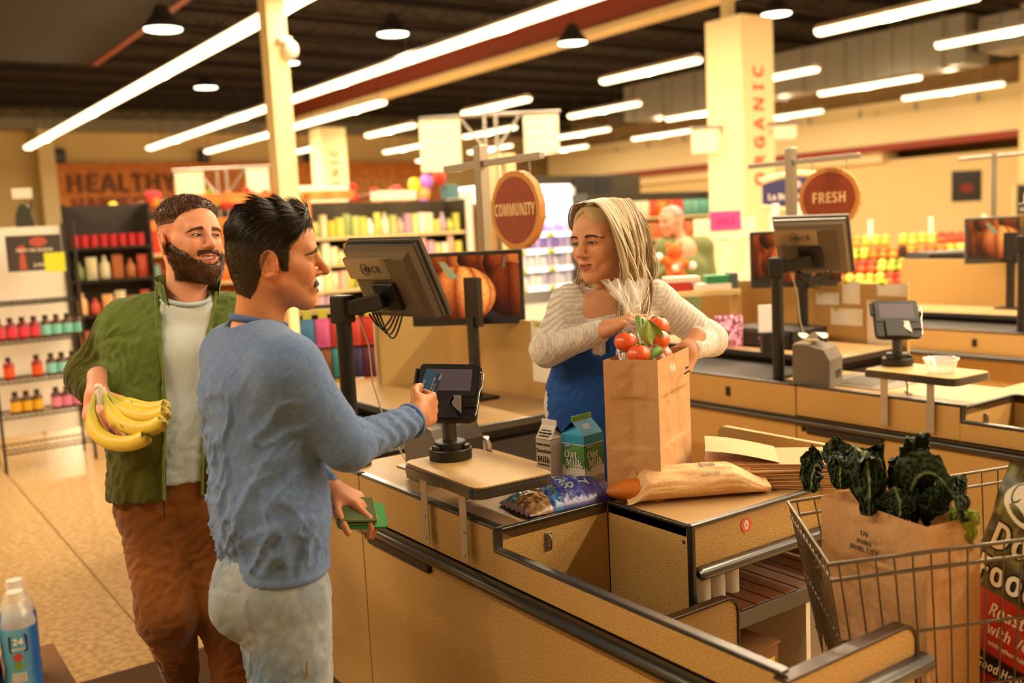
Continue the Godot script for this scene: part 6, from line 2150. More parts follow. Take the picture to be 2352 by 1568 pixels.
func chips_bag() -> void:
	var t := thing("chips_bag", "blue and violet foil bag of potato chips lying at the counter's edge", "bag of chips", V(-2.085, 0.864, -1.585), -5)
	var n := noise(14.0, FastNoiseLite.TYPE_SIMPLEX, 3, 5)
	var top := func(u: float, w: float) -> Vector3:
		# u across (x), w along (z towards the camera end)
		var x := (u - 0.5) * 0.165
		var z := (0.5 - w) * 0.30
		var e := pow(sin(PI * clampf(u, 0.0, 1.0)), 0.55) * pow(sin(PI * clampf(w, 0.0, 1.0)), 0.42)
		return V(x, 0.004 + 0.062 * e + 0.006 * n.get_noise_2d(u * 0.4, w * 0.9) * e + 0.0035 * sin(u * 40.0) * (pow(absf(w - 0.5) * 2.0, 6.0)), z)
	var b := B.new()
	b.grid(40, 60, top)
	var k0 := b.v.size()
	b.grid(12, 12, func(u, w): return V((0.5 - u) * 0.165, 0.001, (0.5 - w) * 0.30))
	for k in k0:
		var u: float = b.u[k].x
		var w: float = 1.0 - b.u[k].y
		# w = 0 is the end near the viewer's left
		var c := lin("2b2a86")
		if w < 0.62: c = lin("2a3fb0")
		if w < 0.36: c = lin("1e7fd0")
		if w < 0.27: c = lin("2348b8")
		if w < 0.24 and u > 0.3: c = lin("c09a5e").lerp(lin("8a5a2c"), clampf(0.5 + n.get_noise_2d(u * 5.0, w * 5.0) * 1.4, 0, 1))
		if w < 0.12 and u < 0.45: c = lin("69b4e6")
		if w < 0.018 or w > 0.982: c = lin("c9b8e4")
		b.c[k] = c
	for k in range(k0, b.c.size()): b.c[k] = lin("2b2a86")
	var m := painted("foil", 0.3, 0.6)
	m.clearcoat_enabled = true
	obj("foil", b, m, t)
	var on := func(p: Vector3) -> Vector3:
		# lettering runs across the bag: text x goes along -x of the bag, text y along its length
		var q: Vector3 = top.call(clampf(0.5 + p.x / 0.165, 0, 1), clampf(0.5 + p.y / 0.30, 0, 1))
		return q + V(0, 0.0012 + p.z, 0)
	letters("lettering", [["TO CHIPS", 0.0, -0.054, 0.02, 0.9]], mat("word_white"), t, Transform3D(), false, true, on, 0.0004)
	letters("lettering", [["HEAR", 0.0, -0.004, 0.034, 0.9], ["SALT", 0.0, 0.05, 0.03, 0.95]], mat("word_silver", hex("dfe6ee"), 0.3), t, Transform3D(), false, true, on, 0.0004)

# an open paper sack from three bottom corners (far left, near, far right); gusset on the first side
func paper_sack(t: Node3D, a: Vector3, c: Vector3, d: Vector3, h: float, gus: float, bend := 0.004) -> void:
	var e := a + d - c
	var n := noise(9.0, FastNoiseLite.TYPE_SIMPLEX, 3, 91)
	var inw := ((d - c).normalized() * gus)
	var b := B.new()
	var crease := func(p: Vector3, f: float) -> float: return n.get_noise_3d(p.x, p.y, p.z) * bend * f
	var side := func(p: Vector3, q: Vector3, fold: Vector3) -> Callable:
		return func(u: float, w: float) -> Vector3:
			var k := 1.0 - absf(u - 0.5) * 2.0
			var pt: Vector3 = p.lerp(q, u) + V(0, w * h, 0) + fold * k * sm(0.12, 0.6, w) * (0.6 + 0.4 * w)
			var out := (q - p).cross(V(0, 1, 0)).normalized()
			return pt + out * (crease.call(pt, 1.6 * sin(PI * clampf(u, 0, 1))) - 0.002 * (sm(0.012, 0.0, absf(w - 0.38)) + sm(0.012, 0.0, absf(w - 0.72))) * sin(PI * clampf(u, 0, 1)))
	b.grid(24, 40, side.call(a, c, inw * 0.55))
	b.grid(24, 40, side.call(c, d, Vector3.ZERO))
	b.grid(16, 24, side.call(d, e, -inw * 0.55))
	b.grid(16, 24, side.call(e, a, Vector3.ZERO))
	b.face(a + V(0, 0.001, 0), c + V(0, 0.001, 0), d + V(0, 0.001, 0), e + V(0, 0.001, 0))
	obj("sack", b, mat("kraft"), t)
	# glued bottom flap on the gusset side
	b = B.new()
	var out := (c - a).cross(V(0, 1, 0)).normalized()
	var mid := (a + c) * 0.5
	b.prism(PackedVector2Array([V2(-0.07, 0.0), V2(0.07, 0.0), V2(0.0, 0.085)]), 0.001, 0.0022)
	var o := obj("bottom_fold", b, mat("kraft_light", hex("d0a97c"), 0.75), t)
	o.transform = Transform3D(Basis((c - a).normalized(), V(0, 1, 0), out), mid)

func produce_in_bag() -> void:
	var red := mat("tomato", hex("e85a1e"), 0.28)
	red.clearcoat_enabled = true
	var ts := [V(-2.032, 1.287, -1.795), V(-1.987, 1.255, -1.800), V(-2.01, 1.235, -1.835), V(-2.0, 1.285, -1.888), V(-1.995, 1.24, -1.89), V(-2.05, 1.23, -1.87), V(-2.03, 1.318, -1.915)]
	var where := ["far left in the clear produce bag", "at the bag's front left, half under the rim", "in front, over the paper rim", "on the right side of the clear produce bag", "lowest right, touching the paper bag", "deep in the middle of the produce bag", "topmost, behind the green leaf"]
	for k in 7:
		var b := B.new()
		b.ball(Vector3.ZERO, V(0.033, 0.028, 0.033), 22, 14)
		for q in b.v.size():
			var a := atan2(b.v[q].z, b.v[q].x)
			b.v[q] *= 1.0 + 0.025 * cos(a * 5.0 + k)
		var o := thing("tomato", "orange-red tomato " + where[k], "tomato", ts[k], k * 40, "tomatoes in the clear produce bag")
		obj("flesh", b, red, o)
		b = B.new()
		for j in 5: b.tube([V(0, 0.025, 0), V(cos(j * 1.26) * 0.012, 0.028, sin(j * 1.26) * 0.012), V(cos(j * 1.26) * 0.02, 0.025, sin(j * 1.26) * 0.02)], [0.0025, 0.002, 0.0006], 5)
		obj("calyx", b, flat("4f7a2c"), o)
	var g := mat("leaf_green", hex("6f9a45"), 0.5)
	for q in [[V(-2.02, 1.22, -1.83), V(-2.03, 1.30, -1.845), V(-2.05, 1.35, -1.86), 0.009, "green stalk standing in the middle of the clear produce bag"], [V(-2.0, 1.22, -1.84), V(-2.02, 1.29, -1.86), V(-2.045, 1.34, -1.87), 0.008, "paler green stalk beside the topmost tomato"], [V(-1.985, 1.21, -1.815), V(-1.968, 1.25, -1.825), V(-1.965, 1.262, -1.86), 0.012, "small cucumber lying across the front tomatoes"]]:
		var b := B.new()
		b.tube(spline([q[0], q[1], q[2]], 14), q[3], 10)
		single("green_stalk", b, g, q[4], "vegetable")
	var b := B.new()
	b.grid(10, 14, func(u, w): return V(-1.985, 1.275, -1.85) + V(0.52, -0.1, -0.85) * (u - 0.5) * 0.07 * sin(PI * (0.08 + w * 0.9)) + V(-0.1, 0.95, 0.1) * w * 0.075 + V(0.8, 0, 0.5) * (0.012 * sin(u * 6.0) + 0.014 * w))
	single("green_leaf", b, mat("leaf_pale", hex("93ad58"), 0.55), "pale green leaf showing through the clear produce bag", "leaf")
	# the thin clear bag, gathered where the hand holds it
	var t := thing("produce_bag", "clear plastic bag of tomatoes gathered in the woman's right hand", "plastic bag")
	b = B.new()
	var grip := V(-2.075, 1.352, -1.875)
	var low := V(-2.012, 1.20, -1.85)
	b.grid(96, 22, func(u, w):
		var a: float = u * TAU
		var pl: float = 1.0 + (0.05 + 0.3 * w) * 0.35 * sin(a * 17.0 + sin(a * 3.0)) 
		var r: float = lerpf(0.078, 0.012, pow(w, 2.2)) * pl
		return low.lerp(grip, w) + V(0.57, 0, -0.82) * cos(a) * r * 1.02 - V(0.82, 0, 0.57) * sin(a) * r * 0.9)
	b.grid(96, 10, func(u, w):
		var a: float = u * TAU
		var r: float = lerpf(0.012, 0.046, w) * (1.0 + 0.4 * w * sin(a * 9.0 + 1.0) + 0.25 * w * sin(a * 23.0))
		return grip + V(-0.04, 0.0, 0.0) * w + V(0, w * (0.085 + 0.02 * sin(a * 7.0)), 0) + V(0.57, 0, -0.82) * cos(a) * r - V(0.82, 0, 0.57) * sin(a) * r)
	var film := mat("film", Color(1, 1, 1, 0.2), 0.1)
	film.transparency = BaseMaterial3D.TRANSPARENCY_ALPHA
	film.cull_mode = BaseMaterial3D.CULL_DISABLED
	obj("film", b, film, t)

func bread() -> void:
	var t := thing("bread_bag", "creased tan paper bread bag lying on the counter's front corner", "bread bag", V(-1.875, 0.864, -1.885), 0)
	var ax := V(0.02, 0, -1).normalized()
	var n := noise(11.0, FastNoiseLite.TYPE_SIMPLEX, 3, 17)
	var f := Transform3D(Basis(V(-0.30, 0, -0.954).normalized(), V(0, 1, 0), V(0.954, 0, -0.30).normalized() * -1.0), Vector3.ZERO)
	f = Transform3D(Basis.from_euler(V(0, deg_to_rad(62), 0)), Vector3.ZERO)
	# x of this frame runs along the loaf, away to the right; z to the viewer
	var skin := func(u: float, w: float) -> Vector3:
		var a := w * TAU
		var x := (u - 0.5) * 0.40
		var e := sm(0.0, 0.16, u) * (1.0 - 0.75 * sm(0.72, 1.0, u))
		var ry := 0.008 + 0.032 * e
		var rz := 0.064 - 0.012 * sm(0.8, 1.0, u)
		var y := sin(a)
		var p := V(x, maxf(ry + y * ry * (1.15 if y > 0 else 1.0), 0.001), -cos(a) * rz)
		var k := 0.006 * n.get_noise_3d(u * 0.16 + 5.0, sin(a) * 0.1, cos(a) * 0.12)
		return p + V(0, maxf(sin(a), 0.0), -cos(a)) * k
	var b := B.new()
	b.xf = f
	b.grid(70, 48, func(u, w): return skin.call(lerpf(0.0, 1.0, u), 1.0 - w))
	var m := tri_mat("bread_paper", noise(0.02, FastNoiseLite.TYPE_SIMPLEX, 4, 23), ramp([[0.0, "cf9f66"], [0.5, "deb481"], [1.0, "e8c595"]]), 6.0, 0.6)
	obj("paper", b, m, t)
	letters("lettering", [["Bread", 0.0, 0.008, 0.011, 1.0], ["baked today", 0.0, -0.008, 0.006, 1.0]], mat("word_white"), t, f, false, true, func(p): return (skin.call(0.58 + p.x / 0.4, 0.33 - p.y / 0.16) as Vector3) + V(0, 0.0012 + p.z, 0.0012), 0.0003)
	var lf := thing("bread_loaf", "orange-crusted loaf showing at the bread bag's open left end", "bread", t.position + f * V(-0.15, 0.034, 0.014))
	b = B.new()
	b.xf = Transform3D(f.basis, Vector3.ZERO)
	b.ball(Vector3.ZERO, V(0.10, 0.03, 0.042), 22, 14)
	obj("crust", b, mat("crust", hex("c06a22"), 0.5), lf)

func folded_bags() -> void:
	var n := 14
	for k in n:
		var b := B.new()
		var w := 0.20
		var l := 0.40
		b.box(V(0, 0, 0), V(l, 0.0042, w), 0.001)
		b.box(V(-l * 0.36, 0.003, 0), V(l * 0.24, 0.0022, w * 0.985), 0.0006)
		var r := rng.randf() - 0.5
		var o := thing("folded_bag", ["lowest folded brown paper bag of the stack behind the bread", "second folded brown paper bag from the bottom of the stack", "third folded brown paper bag from the bottom of the stack", "fourth folded brown paper bag from the bottom of the stack", "fifth folded brown paper bag from the bottom of the stack", "sixth folded brown paper bag from the bottom of the stack", "seventh folded brown paper bag from the bottom of the stack", "eighth folded brown paper bag, just above the stack's middle", "sixth folded brown paper bag from the top of the stack", "fifth folded brown paper bag from the top of the stack", "fourth folded brown paper bag from the top of the stack", "third folded brown paper bag from the top of the stack", "second folded brown paper bag from the top of the stack", "topmost folded brown paper bag, its loose end raised"][k], "paper bag", V(-1.815 + r * 0.012, 0.8655 + k * 0.0052, -2.165 + (rng.randf() - 0.5) * 0.014), 48 + r * 7.0, "stack of folded paper bags")
		obj("fold", b, mat("kraft"), o)
		if k == n - 1:
			b = B.new()
			b.grid(10, 8, func(u, q): return V(-0.20 + u * 0.20, 0.006 + 0.034 * sin(PI * 0.5 * (1.0 - u) * 0.9), (0.5 - q) * 0.196))
			b.grid(10, 8, func(u, q): return V(0.0 - u * 0.20, 0.005 + 0.034 * sin(PI * 0.5 * u * 0.9), (0.5 - q) * 0.196))
			obj("raised_flap", b, mat("kraft_light"), o)

func grocery_cart() -> void:
	var t := thing("shopping_cart", "wire shopping cart with a brown bag and dog food at the counter's end", "shopping cart")
	var w := mat("wire")
	# rim corners: nose left, nose right, then back along the sides
	var p := [V(-1.535, 0.92, -1.86), V(-1.20, 0.92, -1.575), V(-0.76, 0.97, -2.28), V(-1.12, 0.97, -2.78)]
	var cen = (p[0] + p[1] + p[2] + p[3]) * 0.25
	var at := func(c: int, y: float) -> Vector3:
		var q: Vector3 = p[c]
		var f := (q.y - y) * 0.20
		var d := V(cen.x - q.x, 0, cen.z - q.z).normalized()
		return V(q.x, y, q.z) + d * f
	var b := B.new()
	for y in [0.0, -0.035, -0.17, -0.31, -0.42]:
		for k in 4:
			var a: Vector3 = at.call(k, p[k].y + y)
			var c: Vector3 = at.call((k + 1) % 4, p[(k + 1) % 4].y + y)
			b.tube([a, c], 0.0042 if y > -0.1 else 0.0032, 7)
			b.ball(a, Vector3.ONE * (0.0042 if y > -0.1 else 0.0032), 8, 6)
	obj("frame_wires", b, w, t)
	for k in 4:
		var nn: int = [13, 22, 14, 22][k]
		b = B.new()
		for j in nn:
			var f := (j + 0.5) / nn
			var ta: Vector3 = (p[k] as Vector3).lerp(p[(k + 1) % 4], f)
			var lo: Vector3 = (at.call(k, p[k].y - 0.42) as Vector3).lerp(at.call((k + 1) % 4, p[(k + 1) % 4].y - 0.42), f)
			var pts := [ta]
			for q in 4: pts.append(ta.lerp(lo, (q + 1) / 4.0))
			b.tube(pts, 0.0019, 6)
		obj(["nose_wires", "side_wires", "rear_wires", "side_wires"][k], b, w, t)
	b = B.new()
	for j in 12:
		var f := (j + 0.5) / 12.0
		b.tube([(at.call(0, 0.50) as Vector3).lerp(at.call(1, 0.50), f), (at.call(3, 0.55) as Vector3).lerp(at.call(2, 0.55), f)], 0.0022, 5)
	for j in 9:
		var f := j / 8.0
		b.tube([(at.call(0, 0.50) as Vector3).lerp(at.call(3, 0.55), f), (at.call(1, 0.50) as Vector3).lerp(at.call(2, 0.55), f)], 0.0028, 5)
	obj("floor_wires", b, w, t)
	b = B.new()
	for k in 4:
		var a: Vector3 = at.call(k, 0.5 if k < 2 else 0.55)
		b.tube([a, a.lerp(V(cen.x, a.y, cen.z), 0.08) - V(0, 0.36, 0)], 0.011, 8)
	b.tube([at.call(0, 0.2), at.call(3, 0.2)], 0.011, 8)
	b.tube([at.call(1, 0.2), at.call(2, 0.2)], 0.011, 8)
	obj("chassis", b, w, t)
	for k in 4:
		var a: Vector3 = at.call(k, 0.5 if k < 2 else 0.55)
		a = a.lerp(V(cen.x, a.y, cen.z), 0.08)
		b = B.new()
		b.xf = Transform3D(Basis.from_euler(V(0, 0.6, PI / 2)), V(a.x, 0.06, a.z))
		b.lathe([V2(0.0, -0.014), V2(0.056, -0.014), V2(0.06, -0.008), V2(0.06, 0.008), V2(0.056, 0.014), V2(0.0, 0.014)], 20)
		b.xf = Transform3D(Basis(), Vector3.ZERO)
		b.box(V(a.x, 0.12, a.z), V(0.03, 0.05, 0.03), 0.004)
		obj("caster", b, mat("satin_black"), t)
	b = B.new()
	b.tube([p[2] + V(0.06, 0.06, -0.09), p[3] + V(0.06, 0.06, -0.09)], 0.015, 10)
	obj("handle", b, flat("8a1f1a", 0.4), t)
	# brown bag of greens
	var bag := thing("paper_bag", "brown paper bag full of dark kale standing in the shopping cart", "paper bag", V(-1.25, 0.51, -1.87))
	var o := bag.position
	var a := V(-1.395, 0.51, -1.805) - o
	var c := V(-1.11, 0.51, -1.77) - o
	var d := V(-1.085, 0.51, -1.925) - o
	paper_sack(bag, a, c, d, 0.465, 0.02, 0.006)
	letters("lettering", [["1/6", 0, 0.0, 0.011, 1.0], ["DURO", 0, -0.019, 0.0095, 1.1], ["DUBL LIFE", 0, -0.036, 0.0105, 1.1]], mat("ink"), bag, Transform3D(Basis(V(0.99, 0, 0.12), V(0, 1, 0), V(-0.12, 0, 0.99)), (a + c) * 0.5 + V(-0.006, 0.415, 0.016)))
	greens()
	dog_food()

func leaf(curve: Array, width: float, side: Vector3, seed_: int, ruff := 1.0) -> B:
	# a puckered kale leaf: mid-rib curve, ruffled blade on both sides
	var c := spline(curve, 30)
	var n := noise(1.0, FastNoiseLite.TYPE_CELLULAR, 1, seed_)
	n.frequency = 1.0
	var b := B.new()
	var fn := func(u: float, w: float) -> Vector3:
		var f := clampf(w, 0, 1) * 30.0
		var k := mini(int(f), 29)
		var p: Vector3 = (c[k] as Vector3).lerp(c[k + 1], f - k)
		var t: Vector3 = (c[k + 1] - c[k]).normalized()
		var s := (side - t * side.dot(t)).normalized()
		var nn := t.cross(s)
		var x := (u - 0.5) * 2.0
		var wd := width * (sm(-0.02, 0.3, w) * (1.0 - pow(w, 3.0) * 0.75))
		var puck := n.get_noise_2d(u * 10.0, w * 24.0)
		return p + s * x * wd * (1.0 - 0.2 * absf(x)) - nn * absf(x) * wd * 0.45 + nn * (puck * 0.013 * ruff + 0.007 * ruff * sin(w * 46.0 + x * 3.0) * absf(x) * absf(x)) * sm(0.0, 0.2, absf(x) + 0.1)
	b.grid(40, 100, fn)
	for k in b.v.size():
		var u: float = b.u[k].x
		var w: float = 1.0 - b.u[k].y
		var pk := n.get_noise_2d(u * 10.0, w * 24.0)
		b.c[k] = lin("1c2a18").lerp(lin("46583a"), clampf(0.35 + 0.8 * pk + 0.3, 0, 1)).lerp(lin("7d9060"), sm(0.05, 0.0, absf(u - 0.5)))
	return b

func greens() -> void:
	var m := painted("kale_leaf", 0.5, 0.4)
	var t := thing("kale_bunch", "dark bumpy kale leaves curling over the left of the cart's paper bag", "kale")
	for q in [[[V(-1.27, 0.93, -1.83), V(-1.30, 1.02, -1.84), V(-1.335, 1.08, -1.845), V(-1.325, 1.10, -1.835), V(-1.28, 1.085, -1.81), V(-1.25, 1.03, -1.785), V(-1.245, 0.965, -1.775)], 0.068, V(0.6, 0.1, -0.8), 3],
		[[V(-1.29, 0.93, -1.86), V(-1.345, 1.03, -1.85), V(-1.39, 1.055, -1.83), V(-1.415, 1.03, -1.81), V(-1.41, 0.985, -1.79)], 0.055, V(0.5, 0.3, -0.8), 4],
		[[V(-1.28, 0.93, -1.84), V(-1.29, 1.03, -1.83), V(-1.31, 1.075, -1.81), V(-1.325, 1.06, -1.785), V(-1.32, 1.01, -1.775)], 0.06, V(0.8, 0.0, -0.5), 8]]:
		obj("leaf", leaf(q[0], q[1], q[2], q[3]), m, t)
	var t2 := thing("kale_bunch", "dark kale leaves standing up in the middle of the cart's bag", "kale")
	for q in [[[V(-1.21, 0.92, -1.88), V(-1.225, 1.0, -1.9), V(-1.235, 1.07, -1.91), V(-1.22, 1.125, -1.9), V(-1.185, 1.145, -1.89)], 0.048, V(0.7, 0.0, -0.7), 5, 1.0], [[V(-1.22, 0.94, -1.86), V(-1.20, 1.03, -1.87), V(-1.16, 1.055, -1.865), V(-1.115, 1.03, -1.855), V(-1.085, 0.97, -1.85)], 0.062, V(-0.3, 0.8, 0.6), 6, 0.5],
		[[V(-1.24, 0.92, -1.87), V(-1.24, 1.0, -1.85), V(-1.22, 1.03, -1.825), V(-1.19, 1.0, -1.80), V(-1.185, 0.96, -1.79)], 0.062, V(0.7, 0.2, -0.6), 7, 1.0], [[V(-1.19, 0.93, -1.88), V(-1.17, 1.03, -1.89), V(-1.13, 1.055, -1.88), V(-1.10, 1.03, -1.865)], 0.055, V(0.5, 0.5, -0.7), 9, 1.0], [[V(-1.25, 0.93, -1.89), V(-1.255, 1.03, -1.91), V(-1.26, 1.075, -1.915), V(-1.245, 1.085, -1.9)], 0.05, V(0.7, 0.0, -0.7), 10, 1.0]]:
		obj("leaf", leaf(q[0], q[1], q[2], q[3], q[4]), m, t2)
	var t3 := thing("celery", "pale green celery heart at the right corner of the cart's bag", "celery")
	for k in 4:
		var l := leaf([V(-1.13 + k * 0.012, 0.90, -1.88 - k * 0.008), V(-1.115 + k * 0.01, 0.98, -1.88), V(-1.105 + k * 0.012, 1.0, -1.87), V(-1.095 + k * 0.012, 0.985, -1.855)], 0.022, V(0.7, 0, -0.7), 20 + k, 0.6)
		for q in l.c.size(): l.c[q] = lin("8fa83c").lerp(lin("c6d27a"), float(q % 41) / 41.0)
		obj("leaf", l, m, t3)

func dog_food() -> void:
	var t := thing("dog_food_bag", "large dog food bag with a white dog outline leaning in the cart", "dog food")
	# frame: x across the front, y up the bag, z out of the printed face; leaning back and to the right
	t.transform = Transform3D(Basis.from_euler(V(deg_to_rad(-10), deg_to_rad(3), deg_to_rad(-12)), EULER_ORDER_YXZ), V(-1.045, 0.49, -1.975))
	var W := 0.34
	var H := 0.56
	var shape := func(u: float, w: float) -> Vector3:
		return V((u - 0.5) * W, w * H, 0.055 * pow(sin(PI * clampf(u, 0.02, 0.98)), 0.5) * (0.25 + 0.75 * pow(sin(PI * clampf(w * 0.94 + 0.03, 0, 1)), 0.6)) + 0.004 * sin(w * 31.0 + u * 9.0))
	var n := noise(4.0, FastNoiseLite.TYPE_SIMPLEX, 3, 44)
	var b := B.new()
	b.grid(48, 80, shape)
	var k0 := b.v.size()
	for k in k0:
		var u: float = b.u[k].x
		var w: float = 1.0 - b.u[k].y
		# meadow photograph above, then red, black and red bands
		var c := lin("5a6324").lerp(lin("2c2410"), clampf(0.5 + 0.9 * n.get_noise_2d(u * 2.0, w * 0.8), 0, 1)).lerp(lin("8f8f55"), clampf(n.get_noise_2d(u * 1.5 + 9.0, w * 3.0) * 1.3, 0, 1))
		if w < 0.62 and u > 0.1: c = c.lerp(lin("1b120d"), 0.7)
		if w < 0.50: c = lin("b3261a").lerp(lin("d9541f"), clampf((u - 0.3) * 1.2, 0, 1))
		if w < 0.27: c = lin("0f0c0b")
		if w < 0.19: c = lin("a51d16")
		if w < 0.02 or w > 0.985: c = lin("3a2a1a")
		b.c[k] = c
	b.grid(12, 16, func(u, w):
		var p: Vector3 = shape.call(1.0 - u, w)
		return V(p.x, p.y, -p.z * 0.9 - 0.002))
	for k in range(k0, b.c.size()): b.c[k] = lin("4a3f22")
	var m := painted("pet_bag", 0.35, 0.5)
	obj("bag", b, m, t)
	var on := func(p: Vector3) -> Vector3: return (shape.call(clampf(0.5 + p.x / W, 0, 1), clampf(p.y / H, 0, 1)) as Vector3) + V(0, 0, 0.0012 + p.z)
	var shade := [["Dog", -0.085, 0.395, 0.054, 0.95], ["Food", -0.082, 0.318, 0.054, 0.92]]
	var blk := mat("ink_black", hex("0c0a09"), 0.5)
	var out := []
	for q in shade:
		for d in 8: out.append([q[0], q[1] + cos(d * 0.785) * 0.0042, q[2] + sin(d * 0.785) * 0.0042, q[3], q[4]])
	letters("lettering", out, blk, t, Transform3D(), false, true, on, 0.0004)
	letters("lettering", shade, mat("word_white"), t, Transform3D(Basis(), V(0, 0, 0.0012)), false, true, on, 0.0004)
	letters("lettering", [["Roasted Chicken", 0.02, 0.245, 0.026, 0.82], ["with Vegetables", 0.01, 0.205, 0.022, 0.85], ["with other natural ingredients", 0.01, 0.175, 0.01, 0.9], ["For Good Health & Energy", -0.005, 0.125, 0.019, 0.78], ["10%", -0.105, 0.06, 0.05, 0.85], ["MORE", 0.02, 0.072, 0.026, 0.9], ["FREE", 0.02, 0.032, 0.034, 0.9]], mat("word_cream", hex("f0e2c8"), 0.45), t, Transform3D(), false, true, on, 0.0006)
	# outlined dog's head in a white rounded badge
	b = B.new()
	var pl := PackedVector2Array()
	for k in 28:
		var a := TAU * k / 28
		pl.append(V2(-0.085 + cos(a) * (0.058 + 0.008 * cos(2.0 * a)), 0.485 + sin(a) * 0.05))
	b.prism(pl, 0.0, 0.0006)
	for k in b.v.size(): b.v[k] = on.call(b.v[k])
	obj("badge", b, mat("word_white"), t)
	b = B.new()
	for q in [[V2(-0.03, 0.036), V2(-0.005, 0.041), V2(0.018, 0.036), V2(0.03, 0.022), V2(0.036, 0.008), V2(0.048, 0.0), V2(0.05, -0.008), V2(0.042, -0.012), V2(0.044, -0.02), V2(0.03, -0.026), V2(0.012, -0.022), V2(-0.002, -0.012)],
		[V2(-0.03, 0.036), V2(-0.045, 0.028), V2(-0.05, 0.01), V2(-0.046, -0.006), V2(-0.036, -0.006), V2(-0.026, 0.008), V2(-0.02, 0.022)], [V2(0.012, -0.022), V2(0.004, -0.034), V2(0.002, -0.046)], [V2(-0.016, 0.024), V2(-0.028, 0.006)]]:
		var pts := []
		for v in q: pts.append((on.call(V(v.x - 0.085, v.y + 0.485, 0.0)) as Vector3) + V(0, 0, 0.0006))
		b.tube(spline(pts, pts.size() * 4), 0.0016, 5)
	obj("dog_outline", b, blk, t)
	b = B.new()
	for k in 16: b.box(V(0.03 + k * 0.0045, 0.545, 0.034), V(0.002 if k % 3 else 0.0032, 0.02, 0.001), 0.0)
	obj("barcode", b, blk, t)

func under_shelf() -> void:
	for k in 4:
		var b := B.new()
		b.lathe([V2(0.0, 0.0), V2(0.021, 0.0), V2(0.022, 0.002), V2(0.022, 0.11), V2(0.0, 0.11)], 22)
		single("paper_roll", b, mat("white"), ["leftmost white paper roll under the bagging shelf, beside the black post", "second white paper roll from the black post", "third white paper roll from the black post", "white paper roll farthest along the shelf, nearest the cart"][k], "paper roll", V(-1.80, 0.6, -1.775 - k * 0.055), 0, "white rolls under the bagging shelf")
	var t := thing("cardboard_box", "brown cardboard box with a yellow label under the bagging shelf", "cardboard box", V(-1.80, 0.10, -1.875), 6)
	boxes("carton", [[V(-0.13, 0.0, -0.10), V(0.13, 0.375, 0.10)]], mat("kraft_dark"), t)
	boxes("flap", [[V(-0.135, 0.377, -0.105), V(0.135, 0.382, 0.10)]], mat("kraft_dark"), t, 0.001)
	boxes("label", [[V(0.1305, 0.22, -0.08), V(0.1325, 0.345, 0.06)]], flat("d8b93a"), t, 0.0005)
	boxes("label_panel", [[V(0.133, 0.24, -0.03), V(0.134, 0.30, 0.05)]], mat("white"), t, 0.0003)

func water_bottles() -> void:
	boxes_thing()
	var prof := [V2(0.0, 0.0), V2(0.028, 0.0), V2(0.032, 0.006), V2(0.0325, 0.03), V2(0.0295, 0.055), V2(0.0325, 0.08), V2(0.0325, 0.125), V2(0.0315, 0.145), V2(0.024, 0.17), V2(0.0135, 0.184), V2(0.0128, 0.19), V2(0.0128, 0.2), V2(0.0, 0.2)]
	var clear := mat("bottle_clear", Color(1, 1, 1, 0.3), 0.06)
	clear.transparency = BaseMaterial3D.TRANSPARENCY_ALPHA
	var at := [V(-2.065, 0.762, -0.235), V(-2.14, 0.762, -0.245), V(-2.08, 0.762, -0.165), V(-2.155, 0.762, -0.175)]
	for k in 4:
		var t := thing("water_bottle", ["blue-wrapped water bottle nearest the camera in the left corner", "blue-wrapped water bottle behind the nearest one, only its neck showing", "blue-wrapped water bottle at the very left edge", "blue-wrapped water bottle at the back of the pack"][k], "water bottle", at[k], 70, "pack of water bottles in the left corner")
		var b := B.new()
		b.lathe(prof, 26, Vector3.ZERO, false)
		obj("bottle", b, clear, t)
		b = B.new()
		b.lathe([V2(0.0, 0.188), V2(0.0152, 0.188), V2(0.0152, 0.206), V2(0.0, 0.206)], 20)
		obj("cap", b, mat("white"), t)
		b = B.new()
		b.lathe([V2(0.0, 0.0005), V2(0.0292, 0.0005), V2(0.0335, 0.006), V2(0.0338, 0.03), V2(0.0308, 0.055), V2(0.0338, 0.08), V2(0.0338, 0.125), V2(0.0328, 0.14)], 30, Vector3.ZERO, false)
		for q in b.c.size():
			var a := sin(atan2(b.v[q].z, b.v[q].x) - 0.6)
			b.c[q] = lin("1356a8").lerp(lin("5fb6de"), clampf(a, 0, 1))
		obj("wrap", b, painted("wrap_blue", 0.25, 0.6), t)
		var on := func(p: Vector3) -> Vector3:
			var r := 0.0345 - (0.003 * sm(0.02, 0.0, absf(p.y - 0.055)))
			var a: float = p.x / 0.034
			return V(sin(a) * (r + p.z), p.y, cos(a) * (r + p.z))
		b = B.new()
		b.xf = Transform3D(Basis(), V(0.004, 0.112, 0))
		b.prism(rrect(0.034, 0.034, 0.004, 4), 0.0, 0.0006)
		for q in b.v.size(): b.v[q] = on.call(b.v[q])
		obj("tag", b, mat("tag_navy", hex("23207a"), 0.4), t)
		letters("lettering", [["24", 0.004, 0.117, 0.012, 1.0], ["BOTTLES", 0.004, 0.102, 0.004, 1.0]], mat("word_white"), t, Transform3D(), false, true, func(p): return on.call(p + V(0, 0, 0.001)), 0.0004)
		for q in [[0.086, "b8443c"], [0.068, "6f9a34"]]:
			b = B.new()
			b.xf = Transform3D(Basis(), V(0.002, q[0], 0))
			b.prism(circle(0.0082, 20), 0.0, 0.0006)
			for j in b.v.size(): b.v[j] = on.call(b.v[j])
			obj("fruit_seal", b, flat(q[1]), t)
		b = B.new()
		for j in 9: b.box(V(-0.012 + j * 0.003, 0.045, 0.0), V(0.0012 if j % 2 else 0.002, 0.018, 0.0008), 0.0)
		for j in b.v.size(): b.v[j] = on.call(b.v[j])
		obj("barcode", b, mat("white"), t)

